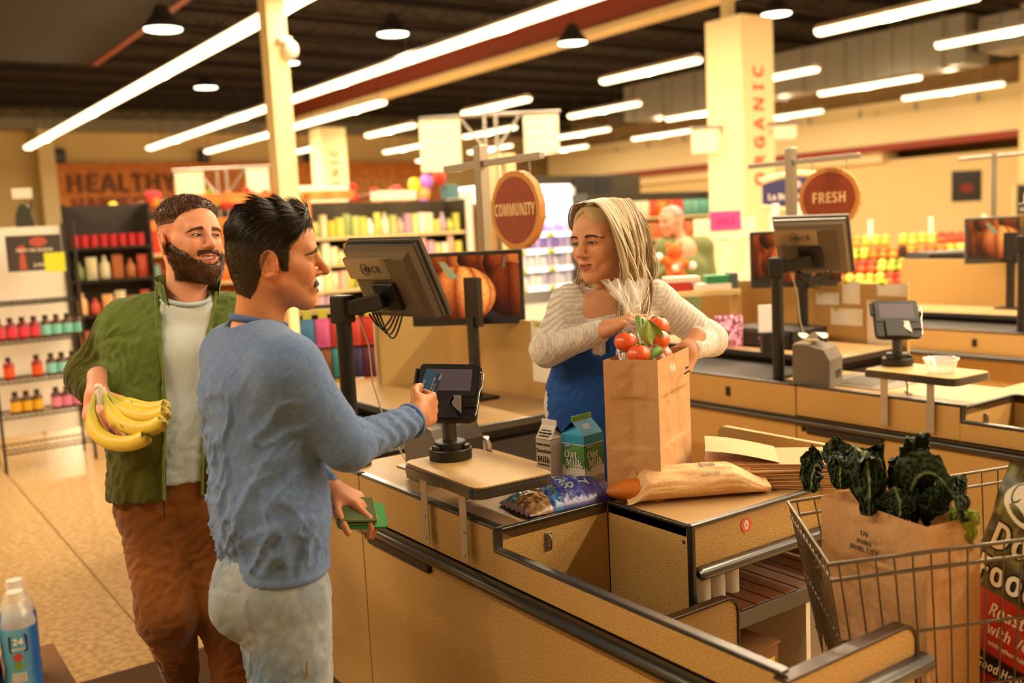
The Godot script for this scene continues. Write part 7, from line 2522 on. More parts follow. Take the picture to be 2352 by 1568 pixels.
func boxes_thing() -> void:
	var t := thing("display_base", "low cardboard display base under the water bottles", "display", V(-2.12, 0, -0.17))
	boxes("carton", [[V(-0.17, 0.0, -0.15), V(0.17, 0.75, 0.2)]], mat("kraft"), t)
	boxes("tray_lip", [[V(-0.175, 0.75, -0.155), V(0.175, 0.761, 0.205)]], mat("kraft_dark"), t)

func lane_two_clutter() -> void:
	# till drawer, trays of cards, bright packages behind the woman's left arm
	var t := thing("cash_drawer", "black till drawer on the second lane's return counter", "cash drawer", V(-3.45, 0.92, -4.15))
	boxes("case", [[V(-0.22, 0.0, -0.13), V(0.2, 0.10, 0.15)]], mat("satin_black"), t, 0.006)
	boxes("front", [[V(-0.2, 0.015, 0.15), V(0.18, 0.085, 0.156)]], mat("dark_grey"), t)
	boxes("key_lock", [[V(-0.02, 0.04, 0.156), V(0.0, 0.06, 0.16)]], mat("chrome"), t)
	var sh := thing("gift_shelf", "small wooden shelf of boxes behind the woman's left arm", "shelf", V(-4.0, 0.92, -4.10), CAM_YAW)
	boxes("board", [[V(-0.26, 0.26, -0.10), V(0.22, 0.285, 0.10)]], mat("laminate"), sh)
	boxes("side", [[V(-0.26, 0, -0.1), V(-0.24, 0.26, 0.1)], [V(0.2, 0, -0.1), V(0.22, 0.26, 0.1)]], mat("laminate"), sh)
	boxes("price_strip", [[V(-0.26, 0.255, 0.1), V(0.22, 0.285, 0.104)]], mat("cream"), sh)
	var bx := [[-0.15, 0.285, 0.2, 0.05, "b03028", "flat red box on the small shelf, lower left"], [-0.1, 0.335, 0.2, 0.03, "e8d2c4", "pale box lying on the flat red box"], [0.07, 0.285, 0.22, 0.035, "ece4dc", "long white box at the front of the small shelf"], [0.1, 0.32, 0.13, 0.045, "2f8a50", "green box on the long white box"], [0.19, 0.285, 0.05, 0.09, "4a5a58", "grey-green box at the small shelf's right end"]]
	for q in bx:
		var b := B.new()
		b.box(V(0, q[3] * 0.5, 0), V(q[2], q[3], 0.13), 0.003)
		single("gift_box", b, flat(q[4]), q[5], "box", sh.transform * V(q[0], q[1], 0), CAM_YAW)
	for q in [[V(-3.62, 0.92, -3.93), "f0a8d0", 0.15, 0.17, "bright pink package hanging under the small shelf"], [V(-3.83, 0.92, -3.88), "8fb8b0", 0.14, 0.15, "grey-green package left of the bright pink one"]]:
		var b := B.new()
		var m := noise(12.0, FastNoiseLite.TYPE_SIMPLEX, 2, 3)
		b.grid(14, 14, func(u, w): return V((u - 0.5) * q[2], w * q[3], 0.03 * sin(PI * u) * sin(PI * w) + 0.01 * m.get_noise_2d(u, w)))
		b.grid(14, 14, func(u, w): return V((0.5 - u) * q[2], w * q[3], -0.03 * sin(PI * u) * sin(PI * w)))
		single("soft_package", b, flat(q[1], 0.3), q[4], "package", q[0], CAM_YAW)
	var cs := thing("card_sign", "small glowing white card on the second lane by the till post", "card", V(-3.32, 0.99, -3.90), CAM_YAW)
	boxes("card", [[V(-0.055, 0.03, -0.002), V(0.055, 0.17, 0.002)]], flat("e6e8ee"), cs)
	boxes("foot", [[V(-0.04, -0.07, -0.03), V(0.04, 0.03, 0.03)]], mat("satin_black"), cs)

# ---------------------------------------------------------------- the shop behind
const ORD := ["first", "second", "third", "fourth", "fifth", "sixth", "seventh", "eighth", "ninth", "tenth", "eleventh", "twelfth", "thirteenth", "fourteenth", "fifteenth", "sixteenth", "seventeenth", "eighteenth", "nineteenth", "twentieth", "twenty-first", "twenty-second", "twenty-third", "twenty-fourth", "twenty-fifth", "twenty-sixth", "twenty-seventh", "twenty-eighth"]

func background() -> void:
	bottle_rack()
	left_displays()
	tall_shelving()
	cold_case()
	bagged_food()
	produce_stands()
	candy_rack()
	aisle_markers()
	shopper()
	odds()

func bottle(kind: int, body: String, cap: String, label: String) -> Node3D:
	var t := Node3D.new()
	var b := B.new()
	if kind == 0:
		b.lathe([V2(0.0, 0.0), V2(0.036, 0.0), V2(0.038, 0.004), V2(0.038, 0.11), V2(0.032, 0.125), V2(0.016, 0.135), V2(0.016, 0.15), V2(0.0, 0.15)], 16, Vector3.ZERO, false)
	else:
		b.lathe([V2(0.0, 0.0), V2(0.03, 0.0), V2(0.032, 0.004), V2(0.032, 0.12), V2(0.013, 0.16), V2(0.013, 0.2), V2(0.0, 0.2)], 16, Vector3.ZERO, false)
	obj("glass", b, flat(body, 0.2), t)
	b = B.new()
	var r := 0.0385 if kind == 0 else 0.0325
	b.lathe([V2(r - 0.001, 0.022), V2(r, 0.022), V2(r, 0.095), V2(r - 0.001, 0.095)], 16)
	obj("wrapper", b, flat(label, 0.5), t)
	b = B.new()
	var y := 0.14 if kind == 0 else 0.19
	b.lathe([V2(0.0, y), V2(0.02, y), V2(0.02, y + 0.028), V2(0.0, y + 0.028)], 14)
	obj("cap", b, flat(cap, 0.4), t)
	return t

func bottle_rack() -> void:
	var t := thing("wire_rack", "black wire rack of coloured bottles at the left edge", "rack", V(-7.95, 0, -1.3))
	var dw := mat("dark_wire")
	# shelves face +x; z from 0.36 (left) to -0.24 (right)
	for z in [0.36, -0.26]:
		for x in [0.02, -0.38]:
			var b := B.new()
			b.tube([V(x, 0.0, z), V(x, 1.82, z)], 0.011, 7)
			obj("post", b, dw, t)
	for y in [0.14, 0.40, 0.66, 0.95, 1.23]:
		var b := B.new()
		b.tube([V(0.02, y, 0.36), V(0.02, y, -0.26)], 0.006, 6)
		b.tube([V(0.02, y + 0.03, 0.36), V(0.02, y + 0.03, -0.26)], 0.004, 6)
		b.tube([V(-0.38, y, 0.36), V(-0.38, y, -0.26)], 0.006, 6)
		for k in 16: b.tube([V(0.02, y + 0.004, 0.35 - k * 0.04), V(-0.38, y + 0.004, 0.35 - k * 0.04)], 0.003, 4)
		for k in 24: b.tube([V(0.02, y, 0.35 - k * 0.026), V(0.02, y + 0.03, 0.35 - k * 0.026)], 0.002, 4)
		obj("shelf", b, dw, t)
	boxes("back_panel", [[V(-0.40, 0.2, -0.25), V(-0.39, 1.80, 0.35)]], mat("white"), t)
	var o := [["7a1420", "1c1512", "d8344a", "red", 0.962, 0, [0.30, 0.22, 0.14, 0.06]], ["5a3a24", "241a14", "7fd0c4", "teal", 0.962, 0, [-0.02, -0.095, -0.17, -0.245]],
		["8a1c12", "1c1512", "e0521c", "orange", 0.672, 0, [0.26, 0.07]], ["5a3a24", "241a14", "86cfc8", "teal", 0.672, 0, [-0.03, -0.105, -0.18]],
		["5a4020", "241a14", "e0a92c", "yellow", 0.412, 0, [0.24, 0.165, 0.09]], ["5a2a30", "241a14", "e083a4", "pink", 0.412, 0, [-0.04, -0.115, -0.19]],
		["5a1c14", "1c1512", "cfd3da", "white-labelled", 1.242, 1, [0.33]]]
	var hts := {0.962: "second shelf from the top", 0.672: "middle shelf", 0.412: "lower shelf", 1.242: "top shelf"}
	for q in o:
		var p := bottle(q[5], q[0], q[1], q[2])
		p.name = "bottle"
		for k in q[6].size():
			var c := dup(p, V(-8.02, q[4] + 0.004, -1.3 + q[6][k]), 90)
			tag(c, "%s bottle on the wire rack's %s, %s from the left" % [q[3], hts[q[4]], ORD[k]], "bottle", "%s bottles on the wire rack" % q[3])
		p.free()
	# poster on the rack with its price star
	var po := thing("poster", "dark poster with a red bottle and plate hung on the wire rack", "poster", V(-7.921, 1.60, -1.28), 90)
	boxes("board", [[V(-0.185, -0.13, -0.004), V(0.185, 0.13, 0.004)]], mat("poster_dark", hex("3a3330"), 0.6), po)
	var b := B.new()
	b.xf = Transform3D(Basis(), V(0.03, 0.08, 0.005))
	b.prism(circle(0.06, 20, 0.035), 0, 0.001)
	b.xf = Transform3D(Basis(), V(-0.09, -0.02, 0.005))
	b.prism(PackedVector2Array([V2(-0.02, -0.1), V2(0.03, -0.1), V2(0.025, 0.0), V2(0.008, 0.03), V2(0.03, 0.06), V2(0.02, 0.085), V2(-0.03, 0.06), V2(0.0, 0.03), V2(-0.012, 0.0)]), 0, 0.001)
	obj("print_red", b, flat("b0503e"), po)
	letters("lettering", [["TASTE THE SEASON", 0.0, 0.02, 0.022, 0.9], ["2 FOR $5", 0.05, -0.09, 0.026, 0.9]], mat("word_cream"), po, Transform3D(Basis(), V(0, 0, 0.005)))
	var st := PackedVector2Array()
	for k in 40:
		var a := TAU * k / 40
		var r := 0.075 if k % 2 else 0.067
		st.append(V2(clampf(cos(a) * 1.5, -1, 1) * r, clampf(sin(a) * 1.5, -1, 1) * r))
	b = B.new()
	b.prism(st, 0, 0.002)
	single("price_star", b, flat("d3dc2e"), "zigzag-edged yellow price card on the dark poster's corner", "price card", V(-7.916, 1.525, -1.41), 90)
	# round black sign on its stand and the little white card above
	var rs := thing("round_board", "round black board on a thin stand behind the wire rack", "board", V(-9.6, 0, -1.5), 70)
	b = B.new()
	b.xf = Transform3D(Basis(), V(0, 1.86, 0))
	b.prism(circle(0.075, 28, 0.17), -0.012, 0.012, true)
	obj("board", b, mat("green_black", hex("2e3322"), 0.5), rs)
	b = B.new()
	b.tube([V(0, 0, 0.03), V(0, 1.75, 0.02)], 0.012, 7)
	b.tube([V(0.02, 1.72, 0), V(0.07, 2.05, 0)], 0.008, 6)
	b.tube([V(0.0, 0.012, -0.15), V(0.0, 0.012, 0.15)], 0.012, 7)
	b.tube([V(-0.15, 0.012, 0), V(0.15, 0.012, 0)], 0.012, 7)
	obj("stand", b, mat("satin_black"), rs)
	b = B.new()
	b.box(V(0, 2.12, 0), V(0.16, 0.09, 0.01), 0.002)
	obj("card", b, mat("white"), rs)

func items(t_name: String, label: String, cat: String, group: String, list: Array) -> void:
	# list: [kind, position, size, colour, turn]
	var seen_ := {}
	for q in list:
		var b := B.new()
		var s: Vector3 = q[2]
		var lab := label
		if label.contains("@"):
			# colour and kind, which shelf, and how far along among those alike
			lab = label.replace("@", "%s %s" % [colour_name(q[3]), {"ball": "fruit", "can": "tin", "jar": "jar"}.get(q[0], q[0])]).replace("#", q[5] if q.size() > 5 else "")
			seen_[lab] = seen_.get(lab, 0) + 1
			lab += ", %s from left" % ORD[mini(seen_[lab] - 1, 27)]
		match q[0]:
			"box": b.box(V(0, s.y * 0.5, 0), s, 0.004)
			"can": b.lathe([V2(0, 0), V2(s.x * 0.5, 0), V2(s.x * 0.5, s.y), V2(s.x * 0.42, s.y), V2(s.x * 0.42, s.y - 0.004), V2(0, s.y - 0.004)], 14)
			"jar": b.lathe([V2(0, 0), V2(s.x * 0.46, 0), V2(s.x * 0.5, s.y * 0.06), V2(s.x * 0.5, s.y * 0.62), V2(s.x * 0.2, s.y * 0.82), V2(s.x * 0.2, s.y), V2(0, s.y)], 14, Vector3.ZERO, false)
			"bag":
				b.grid(8, 8, func(u, w): return V((u - 0.5) * s.x, w * s.y, s.z * 0.5 * pow(sin(PI * clampf(u, 0.03, 0.97)), 0.5) * pow(sin(PI * clampf(w, 0.03, 0.97)), 0.5)))
				b.grid(8, 8, func(u, w): return V((0.5 - u) * s.x, w * s.y, -s.z * 0.5 * pow(sin(PI * clampf(u, 0.03, 0.97)), 0.5) * pow(sin(PI * clampf(w, 0.03, 0.97)), 0.5)))
			"ball": b.ball(V(0, s.y * 0.5, 0), s * 0.5, 12, 8)
		single(t_name, b, flat(q[3], 0.45), lab, cat, q[1], q[4] if q.size() > 4 else 0.0, group)

func colour_name(h: String) -> String:
	var c := hex(h)
	if c.s < 0.2: return "white" if c.v > 0.8 else ("grey" if c.v > 0.35 else "dark grey")
	var d := c.h * 360.0
	var n := "red" if d < 14 or d > 342 else ("orange" if d < 36 else ("yellow" if d < 64 else ("green" if d < 160 else ("teal" if d < 200 else ("blue" if d < 250 else ("violet" if d < 300 else "pink"))))))
	if d >= 8 and d < 45 and c.v < 0.65: n = "brown"
	return ("dark " if c.v < 0.5 else ("pale " if c.s < 0.42 else "")) + n

const ROW := ["lowest shelf", "second shelf up", "third shelf up", "fourth shelf up", "top shelf"]

func shelf_unit(t: Node3D, w: float, d: float, ys: Array, board: Material, back: Material, tags := true) -> void:
	# front faces +z; x spans w
	for y in ys:
		boxes("shelf", [[V(-w * 0.5, y - 0.03, -d), V(w * 0.5, y, 0)]], board, t)
		if tags: boxes("price_strip", [[V(-w * 0.5, y - 0.04, 0), V(w * 0.5, y - 0.002, 0.006)]], mat("cream"), t)
	var top: float = ys[ys.size() - 1] + 0.42
	boxes("back_panel", [[V(-w * 0.5, 0, -d - 0.03), V(w * 0.5, top, -d)]], back, t)
	boxes("upright", [[V(-w * 0.5 - 0.03, 0, -d), V(-w * 0.5, top, 0.0)], [V(w * 0.5, 0, -d), V(w * 0.5 + 0.03, top, 0.0)]], board, t)

func left_displays() -> void:
	# red-capped cans on a dark rack, framed posters, tall orange display, seen past the bearded man
	var t := thing("dark_rack", "dark display rack holding a row of red cans, left of the bearded man", "rack", V(-10.3, 0, -2.35), 80)
	shelf_unit(t, 0.75, 0.35, [0.3, 0.62, 0.95, 1.30, 1.62], mat("satin_black"), mat("poster_dark"), false)
	var l := []
	for k in 8: l.append(["can", t.transform * V(-0.31 + k * 0.087, 1.62, -0.05), V(0.08, 0.12, 0.08), "b01420", 0])
	items("red_can", "@ in the row on top of the dark display rack", "can", "red cans on the dark display rack", l)
	l = []
	var pal := ["c9713a", "a05a30", "e0b27a", "7a5030", "b8452c", "d8a060", "6a7a3a", "c8c0a0"]
	for y in 4:
		for k in 6: l.append([["box", "jar", "bag"][rng.randi() % 3], t.transform * V(-0.3 + k * 0.12, [0.3, 0.62, 0.95, 1.30][y], -0.09), V(0.1, 0.16 + 0.08 * rng.randf(), 0.07), pal[rng.randi() % 8], 80, ROW[y]])
	items("small_package", "@ on the dark display rack, #", "package", "packages on the dark display rack", l)
	var t2 := thing("light_rack", "tall wooden rack of bright small goods between the two men and the orange wall", "rack", V(-12.6, 0, -4.0), 84)
	shelf_unit(t2, 1.9, 0.4, [0.3, 0.7, 1.1, 1.5], mat("wood_orange"), mat("wood_orange"))
	l = []
	pal = ["d84a24", "e88a3c", "f0c060", "c03020", "e8dcc0", "b86a30", "7fb0a8", "d86a8a"]
	for y in 4:
		for k in 13: l.append([["box", "jar", "bag", "can"][rng.randi() % 4], t2.transform * V(-0.86 + k * 0.143, [0.3, 0.7, 1.1, 1.5][y], -0.12), V(0.11, 0.18 + 0.12 * rng.randf(), 0.08), pal[rng.randi() % 8], 84, ROW[y]])
	items("bright_package", "@ on the tall wooden rack, #", "package", "goods on the tall wooden rack", l)
	# autumn garland of flowers and leaves above it
	var g := thing("flower_garland", "garland of red and orange autumn flowers above the tall wooden rack", "garland", V(-12.1, 1.95, -4.9), 84)
	for k in 46:
		var b := B.new()
		for j in 6: b.ball(V(cos(j * 1.05) * 0.035, sin(j * 1.05) * 0.035, 0), V(0.028, 0.028, 0.014), 7, 5)
		b.ball(V(0, 0, 0.012), V(0.016, 0.016, 0.012), 6, 4)
		var o := obj("flower", b, flat(["c82a1c", "e0701e", "b8301c", "e8a030", "d84a5a", "8a9a34"][rng.randi() % 6]), g)
		o.position = V(-1.9 + 3.6 * rng.randf(), 0.05 + 0.24 * rng.randf(), 0.1 * rng.randf())
	var b := B.new()
	b.tube(spline(range(0, 9).map(func(k): return V(-1.9 + k * 0.45, 0.12 + 0.05 * sin(k * 2.0), 0)), 40), 0.03, 7)
	obj("vine", b, flat("6a3a1a"), g)
	for q in [[V(-1.9, -1.95, 0), V(-1.9, 0.15, 0)], [V(1.7, -1.95, 0), V(1.7, 0.15, 0)]]:
		b = B.new()
		b.tube(q, 0.03, 8)
		obj("post", b, mat("wood_orange"), g)
	# crossed timber frame by the till
	var x := thing("timber_frame", "orange timber frame with a slanted brace left of the till monitor", "frame", V(-10.4, 0, -4.15), 84)
	boxes("post", [[V(-0.3, 0, -0.04), V(-0.22, 2.1, 0.04)], [V(0.3, 0, -0.04), V(0.38, 2.1, 0.04)]], mat("wood_orange"), x)
	boxes("beam", [[V(-0.9, 2.02, -0.04), V(0.9, 2.12, 0.04)]], mat("wood_orange"), x)
	b = B.new()
	b.tube([V(-0.26, 1.75, 0), V(0.34, 1.15, 0)], 0.03, 6)
	obj("brace", b, mat("wood_orange"), x)
	# yellow lantern on a thin pole
	var y := thing("lantern_pole", "small yellow lantern on a thin pale pole before the orange wall", "lantern", V(-16.0, 0, -3.75))
	b = B.new()
	b.tube([V(0, 0, 0), V(0, 2.12, 0)], 0.022, 7)
	b.lathe([V2(0, 0), V2(0.15, 0), V2(0.15, 0.03), V2(0, 0.03)], 16)
	obj("pole", b, mat("cream_light"), y)
	b = B.new()
	b.ball(V(0, 2.2, 0), V(0.085, 0.1, 0.085))
	obj("globe", b, glow("yellow_globe", hex("e8cf3a"), 0.35), y)

func tall_shelving() -> void:
	var t := thing("tall_shelving", "tall grocery shelving packed with pale packages behind the till monitor", "shelving", V(-11.2, 0, -5.95), 90)
	shelf_unit(t, 2.3, 0.45, [0.25, 0.62, 0.95, 1.27, 1.60], mat("shelf_dark", hex("3a3220"), 0.6), mat("shelf_dark"))
	var pal := ["e8dc9a", "d8d060", "f0ead0", "c8c858", "e0b0a0", "d87a6a", "b8c878", "f2e6c0", "c0a0c0", "e8c040", "9ab070", "f4f0e4"]
	var l := []
	for y in 5:
		for k in 21:
			var kind: String = ["box", "jar", "can", "box", "bag"][rng.randi() % 5]
			l.append([kind, t.transform * V(-1.08 + k * 0.107, [0.25, 0.62, 0.95, 1.27, 1.60][y], -0.07), V(0.092, 0.15 + 0.14 * rng.randf(), 0.08), pal[rng.randi() % 12], 90, ROW[y]])
	items("grocery_item", "@ on the tall shelving, #", "grocery item", "items on the tall shelving", l)
	# upright brown end pillar and pale door edge beside it
	var p := thing("end_pillar", "brown upright end pillar between the tall shelving and the cold case", "pillar", V(-11.0, 0, -7.42), 90)
	boxes("panel", [[V(-0.12, 0, -0.3), V(0.06, 1.95, 0.0)]], mat("pillar_brown", hex("9a7434"), 0.6), p)
	boxes("dark_edge", [[V(0.06, 0, -0.3), V(0.15, 1.95, -0.02)]], mat("shelf_dark"), p)
	boxes("pale_edge", [[V(0.15, 0, -0.3), V(0.2, 2.6, 0.0)], [V(0.28, 0, -0.3), V(0.42, 2.6, 0.0)]], mat("cream_light"), p)
	boxes("white_card", [[V(-0.1, 2.05, -0.1), V(0.02, 2.35, -0.08)]], mat("white"), p)
	var l2 := [["box", V(-11.2, 2.02, -6.05), V(0.5, 0.12, 0.3), "f2ecd8", 90], ["box", V(-11.2, 2.02, -5.0), V(0.7, 0.2, 0.3), "f4f0dc", 90], ["ball", V(-11.2, 2.2, -6.75), V(0.16, 0.2, 0.16), "c83020", 0], ["box", V(-11.2, 2.02, -6.9), V(0.18, 0.18, 0.18), "4a7a8a", 90]]
	var nm := ["long white box lying on top of the tall shelving", "big pale box on the left top of the tall shelving", "red ball on top of the tall shelving", "blue-green box beside the red ball on the tall shelving"]
	for k in 4: items("top_stock", nm[k], "box" if k != 2 else "ball", "", [l2[k]])

func cold_case() -> void:
	var t := thing("cold_case", "bright white refrigerated case with a glowing header behind the round sign", "refrigerator", V(-12.6, 0, -9.15), 90)
	var w := 1.9
	boxes("cabinet", [[V(-w * 0.5, 0, -0.75), V(w * 0.5, 2.0, -0.7)], [V(-w * 0.5 - 0.05, 0, -0.75), V(-w * 0.5, 2.2, 0)], [V(w * 0.5, 0, -0.75), V(w * 0.5 + 0.05, 2.2, 0)], [V(-w * 0.5, 0, -0.7), V(w * 0.5, 0.35, 0.05)]], mat("white"), t)
	boxes("header", [[V(-w * 0.5, 1.80, -0.6), V(w * 0.5, 2.25, 0.0)]], glow("case_header", Color(0.94, 0.98, 1.0), 1.6), t, 0.03)
	for y in [0.65, 0.95, 1.24, 1.50]:
		boxes("shelf", [[V(-w * 0.5, y - 0.02, -0.68), V(w * 0.5, y, -0.05)]], mat("white"), t)
		boxes("shelf_light", [[V(-w * 0.5, y - 0.075, -0.06), V(w * 0.5, y - 0.02, -0.03)]], glow("shelf_glow", Color(0.95, 0.97, 1.0), 1.5), t, 0.004)
		boxes("price_tag", [[V(-0.2, y - 0.08, -0.028), V(-0.02, y - 0.015, -0.02)], [V(0.4, y - 0.08, -0.028), V(0.55, y - 0.015, -0.02)]], flat("b8cc40"), t)
	var a := AreaLight3D.new()
	a.name = "case_lamp"
	t.add_child(a)
	a.position = V(0, 1.75, -0.1)
	a.rotation_degrees = V(-70, 180, 0)
	a.area_size = Vector2(1.8, 0.2); a.light_energy = 1.6; a.light_color = Color(0.95, 0.98, 1.0); a.area_range = 20; a.shadow_enabled = true
	var l := []
	for yk in 4:
		var y: float = [0.65, 0.95, 1.24, 1.50][yk]
		for k in 15:
			var pal: Array = ["b8a4ec", "a890e0", "d0c4f4", "8c78cc"] if y > 1.1 else ["e8e4ee", "d8dcec", "f2eef4", "b8b0d0"]
			l.append([["box", "jar", "can"][rng.randi() % 3], t.transform * V(-0.87 + k * 0.125, y, -0.13), V(0.1, 0.15 + 0.05 * rng.randf(), 0.1), pal[rng.randi() % 4], 90, ROW[yk]])
	items("dairy_tub", "@ in the cold case, #", "tub", "tubs in the refrigerated case", l)

func bagged_food() -> void:
	var t := thing("bag_shelving", "shelving of bagged foods behind the woman's hair", "shelving", V(-12.2, 0, -11.7), 90)
	shelf_unit(t, 3.2, 0.5, [0.4, 0.9, 1.30, 1.66], mat("shelf_dark"), mat("shelf_dark"))
	var l := []
	for yk in 4:
		var y: float = [0.4, 0.9, 1.30, 1.66][yk]
		for k in 16:
			var f := k / 15.0
			var pal: Array = ["e6e8d0", "d8e4c8", "f0eedc"] if f < 0.45 else (["e0521c", "d83a1c", "e8902c"] if f < 0.7 else ["6ab0a0", "58a89c", "d8c070", "e07030"])
			if y < 1.5: pal = ["8aa030", "e0521c", "c8c040", "5a7a2a", "e87a4a"]
			l.append(["bag", t.transform * V(-1.5 + k * 0.2, y, -0.12), V(0.19, 0.27, 0.12), pal[rng.randi() % pal.size()], 90, ROW[yk]])
	items("food_bag", "@ on shelving behind the woman, #", "food bag", "bags on the long shelving", l)
	var c := thing("dark_cabinet", "tall dark cabinet beside the refrigerated case", "cabinet", V(-13.6, 0, -10.9), 90)
	boxes("case", [[V(-1.2, 0.0, -0.4), V(1.6, 2.45, 0)]], mat("shelf_dark"), c)
	boxes("door", [[V(0.0, 2.08, 0), V(0.5, 2.42, 0.015)], [V(0.55, 2.08, 0), V(0.9, 2.42, 0.015)]], mat("satin_black"), c)

func produce_stands() -> void:
	var fr := Basis.from_euler(V(0, deg_to_rad(52), 0))
	var tones := [["e87a24", "e8922c", "e06a1c"], ["f0c040", "f2cc58", "e8b030"], ["e0401c", "d83418", "e85a24"], ["b8c23c", "c8cc50", "9aac34"]]
	for s in 2:
		var o := V(-5.95, 0, -8.35) if s == 0 else V(-5.22, 0, -9.28)
		var t := thing("produce_stand", ["sloped produce stand of oranges behind the FRESH sign's monitor", "sloped produce stand of tomatoes and melons, right of the first stand"][s], "produce stand", o, 52)
		for k in 4: boxes("tier", [[V(-0.55, 0.0, -0.25 * k - 0.25), V(0.55, 0.84 + 0.12 * k, -0.25 * k)]], mat("stand_dark", hex("4a2e18"), 0.6), t)
		boxes("front_board", [[V(-0.56, 0.0, 0.0), V(0.56, 0.86, 0.03)]], mat("stand_dark"), t)
		for k in 5: boxes("price_card", [[V(-0.5 + k * 0.22, 0.84, 0.03), V(-0.41 + k * 0.22, 0.92, 0.036)]], flat("c6cf3c" if k != 1 else "eeeedd"), t)
		for k in 2: boxes("price_card", [[V(-0.2 + k * 0.55, 1.28, -0.9), V(-0.15 + k * 0.55, 1.5, -0.89)]], mat("white"), t)
		for tier in 4:
			var l := []
			for k in 11:
				for j in 2:
					var pal: Array = tones[(k / 4 + tier + s * 2) % 4]
					l.append(["ball", o + fr * V(-0.5 + k * 0.1 + (0.04 if j else 0.0), 0.84 + 0.12 * tier + 0.05 * j, -0.06 - 0.1 * j - 0.25 * tier), V(0.095, 0.09, 0.095), pal[rng.randi() % 3]])
			items("fruit", "@ on the %s tier of the %s produce stand" % [["lowest", "second", "third", "top"][tier], ["left", "right"][s]], "fruit", "fruit on the %s tier, %s stand" % [["lowest", "second", "third", "top"][tier], ["left", "right"][s]], l)
	# cooler of red bottles under the right stand
	var c := thing("bottle_cooler", "low dark glass-fronted cooler of red-labelled bottles right of the second partition", "cooler", V(-4.0, 0, -7.15), 52)
	boxes("cabinet", [[V(-0.4, 0, -0.5), V(0.35, 1.24, -0.46)], [V(-0.42, 0, -0.5), V(-0.38, 1.26, 0)], [V(0.33, 0, -0.5), V(0.37, 1.26, 0)], [V(-0.4, 1.22, -0.5), V(0.35, 1.26, 0)], [V(-0.4, 0.0, -0.5), V(0.35, 0.1, 0)]], mat("satin_black"), c)
	var l := []
	for yk in 2:
		var y: float = [0.55, 0.90][yk]
		boxes("shelf", [[V(-0.38, y - 0.02, -0.45), V(0.33, y, -0.02)]], mat("satin_black"), c)
		for k in 6: l.append(["jar", c.transform * V(-0.31 + k * 0.125, y, -0.1), V(0.09, 0.24, 0.09), ["7a1c12", "c8481c", "5a140e", "d87a3a"][rng.randi() % 4], 0.0, ROW[yk]])
	items("red_bottle", "@ inside the low dark cooler, #", "bottle", "bottles in the dark cooler", l)
	# pictures and doorway on the wall beyond
	var p := thing("wall_picture", "black picture with a red shape on the beige wall at the back right", "picture", V(-13.6, 2.05, -23.4), CAM_YAW)
	boxes("panel", [[V(-0.37, -0.38, -0.03), V(0.37, 0.38, 0.0)]], mat("satin_black"), p)
	var b := B.new()
	b.xf = Transform3D(Basis(), V(0.0, -0.05, 0.001))
	b.prism(circle(0.17, 20, 0.12), 0, 0.004)
	obj("print", b, flat("6a0f0c"), p)
	var d := thing("dark_doorway", "black doorway with a pale lantern hanging before it, back right", "doorway", V(-12.3, 0, -24.0), CAM_YAW)
	boxes("opening", [[V(-0.38, 0, -0.03), V(0.38, 2.0, 0.0)]], mat("black"), d)
	boxes("casing", [[V(-0.46, 0, -0.05), V(-0.38, 2.08, 0.03)], [V(0.38, 0, -0.05), V(0.46, 2.08, 0.03)], [V(-0.46, 2.0, -0.05), V(0.46, 2.1, 0.03)]], mat("cream"), d)
	b = B.new()
	b.lathe([V2(0, -0.25), V2(0.12, -0.25), V2(0.14, -0.2), V2(0.14, 0.2), V2(0.12, 0.25), V2(0, 0.25)], 16)
	b.tube([V(0, 0.25, 0), V(0, 4.9, 0)], 0.006, 4)
	single("pale_lantern", b, glow("lantern", hex("e8dcae"), 0.6), "pale cylindrical paper lantern hanging at the back right", "lantern", V(-11.9, 1.55, -23.2))
	boxes("wall_board", [[V(-0.5, 0, 0), V(0.5, 0.01, 0.01)]], mat("cream"), d)
	# end wall under the soffit that carries them
	slab("wall_back_right", V(-34, 0, -26.4), V(-8, 3.0, -25.9), mat("cream"))

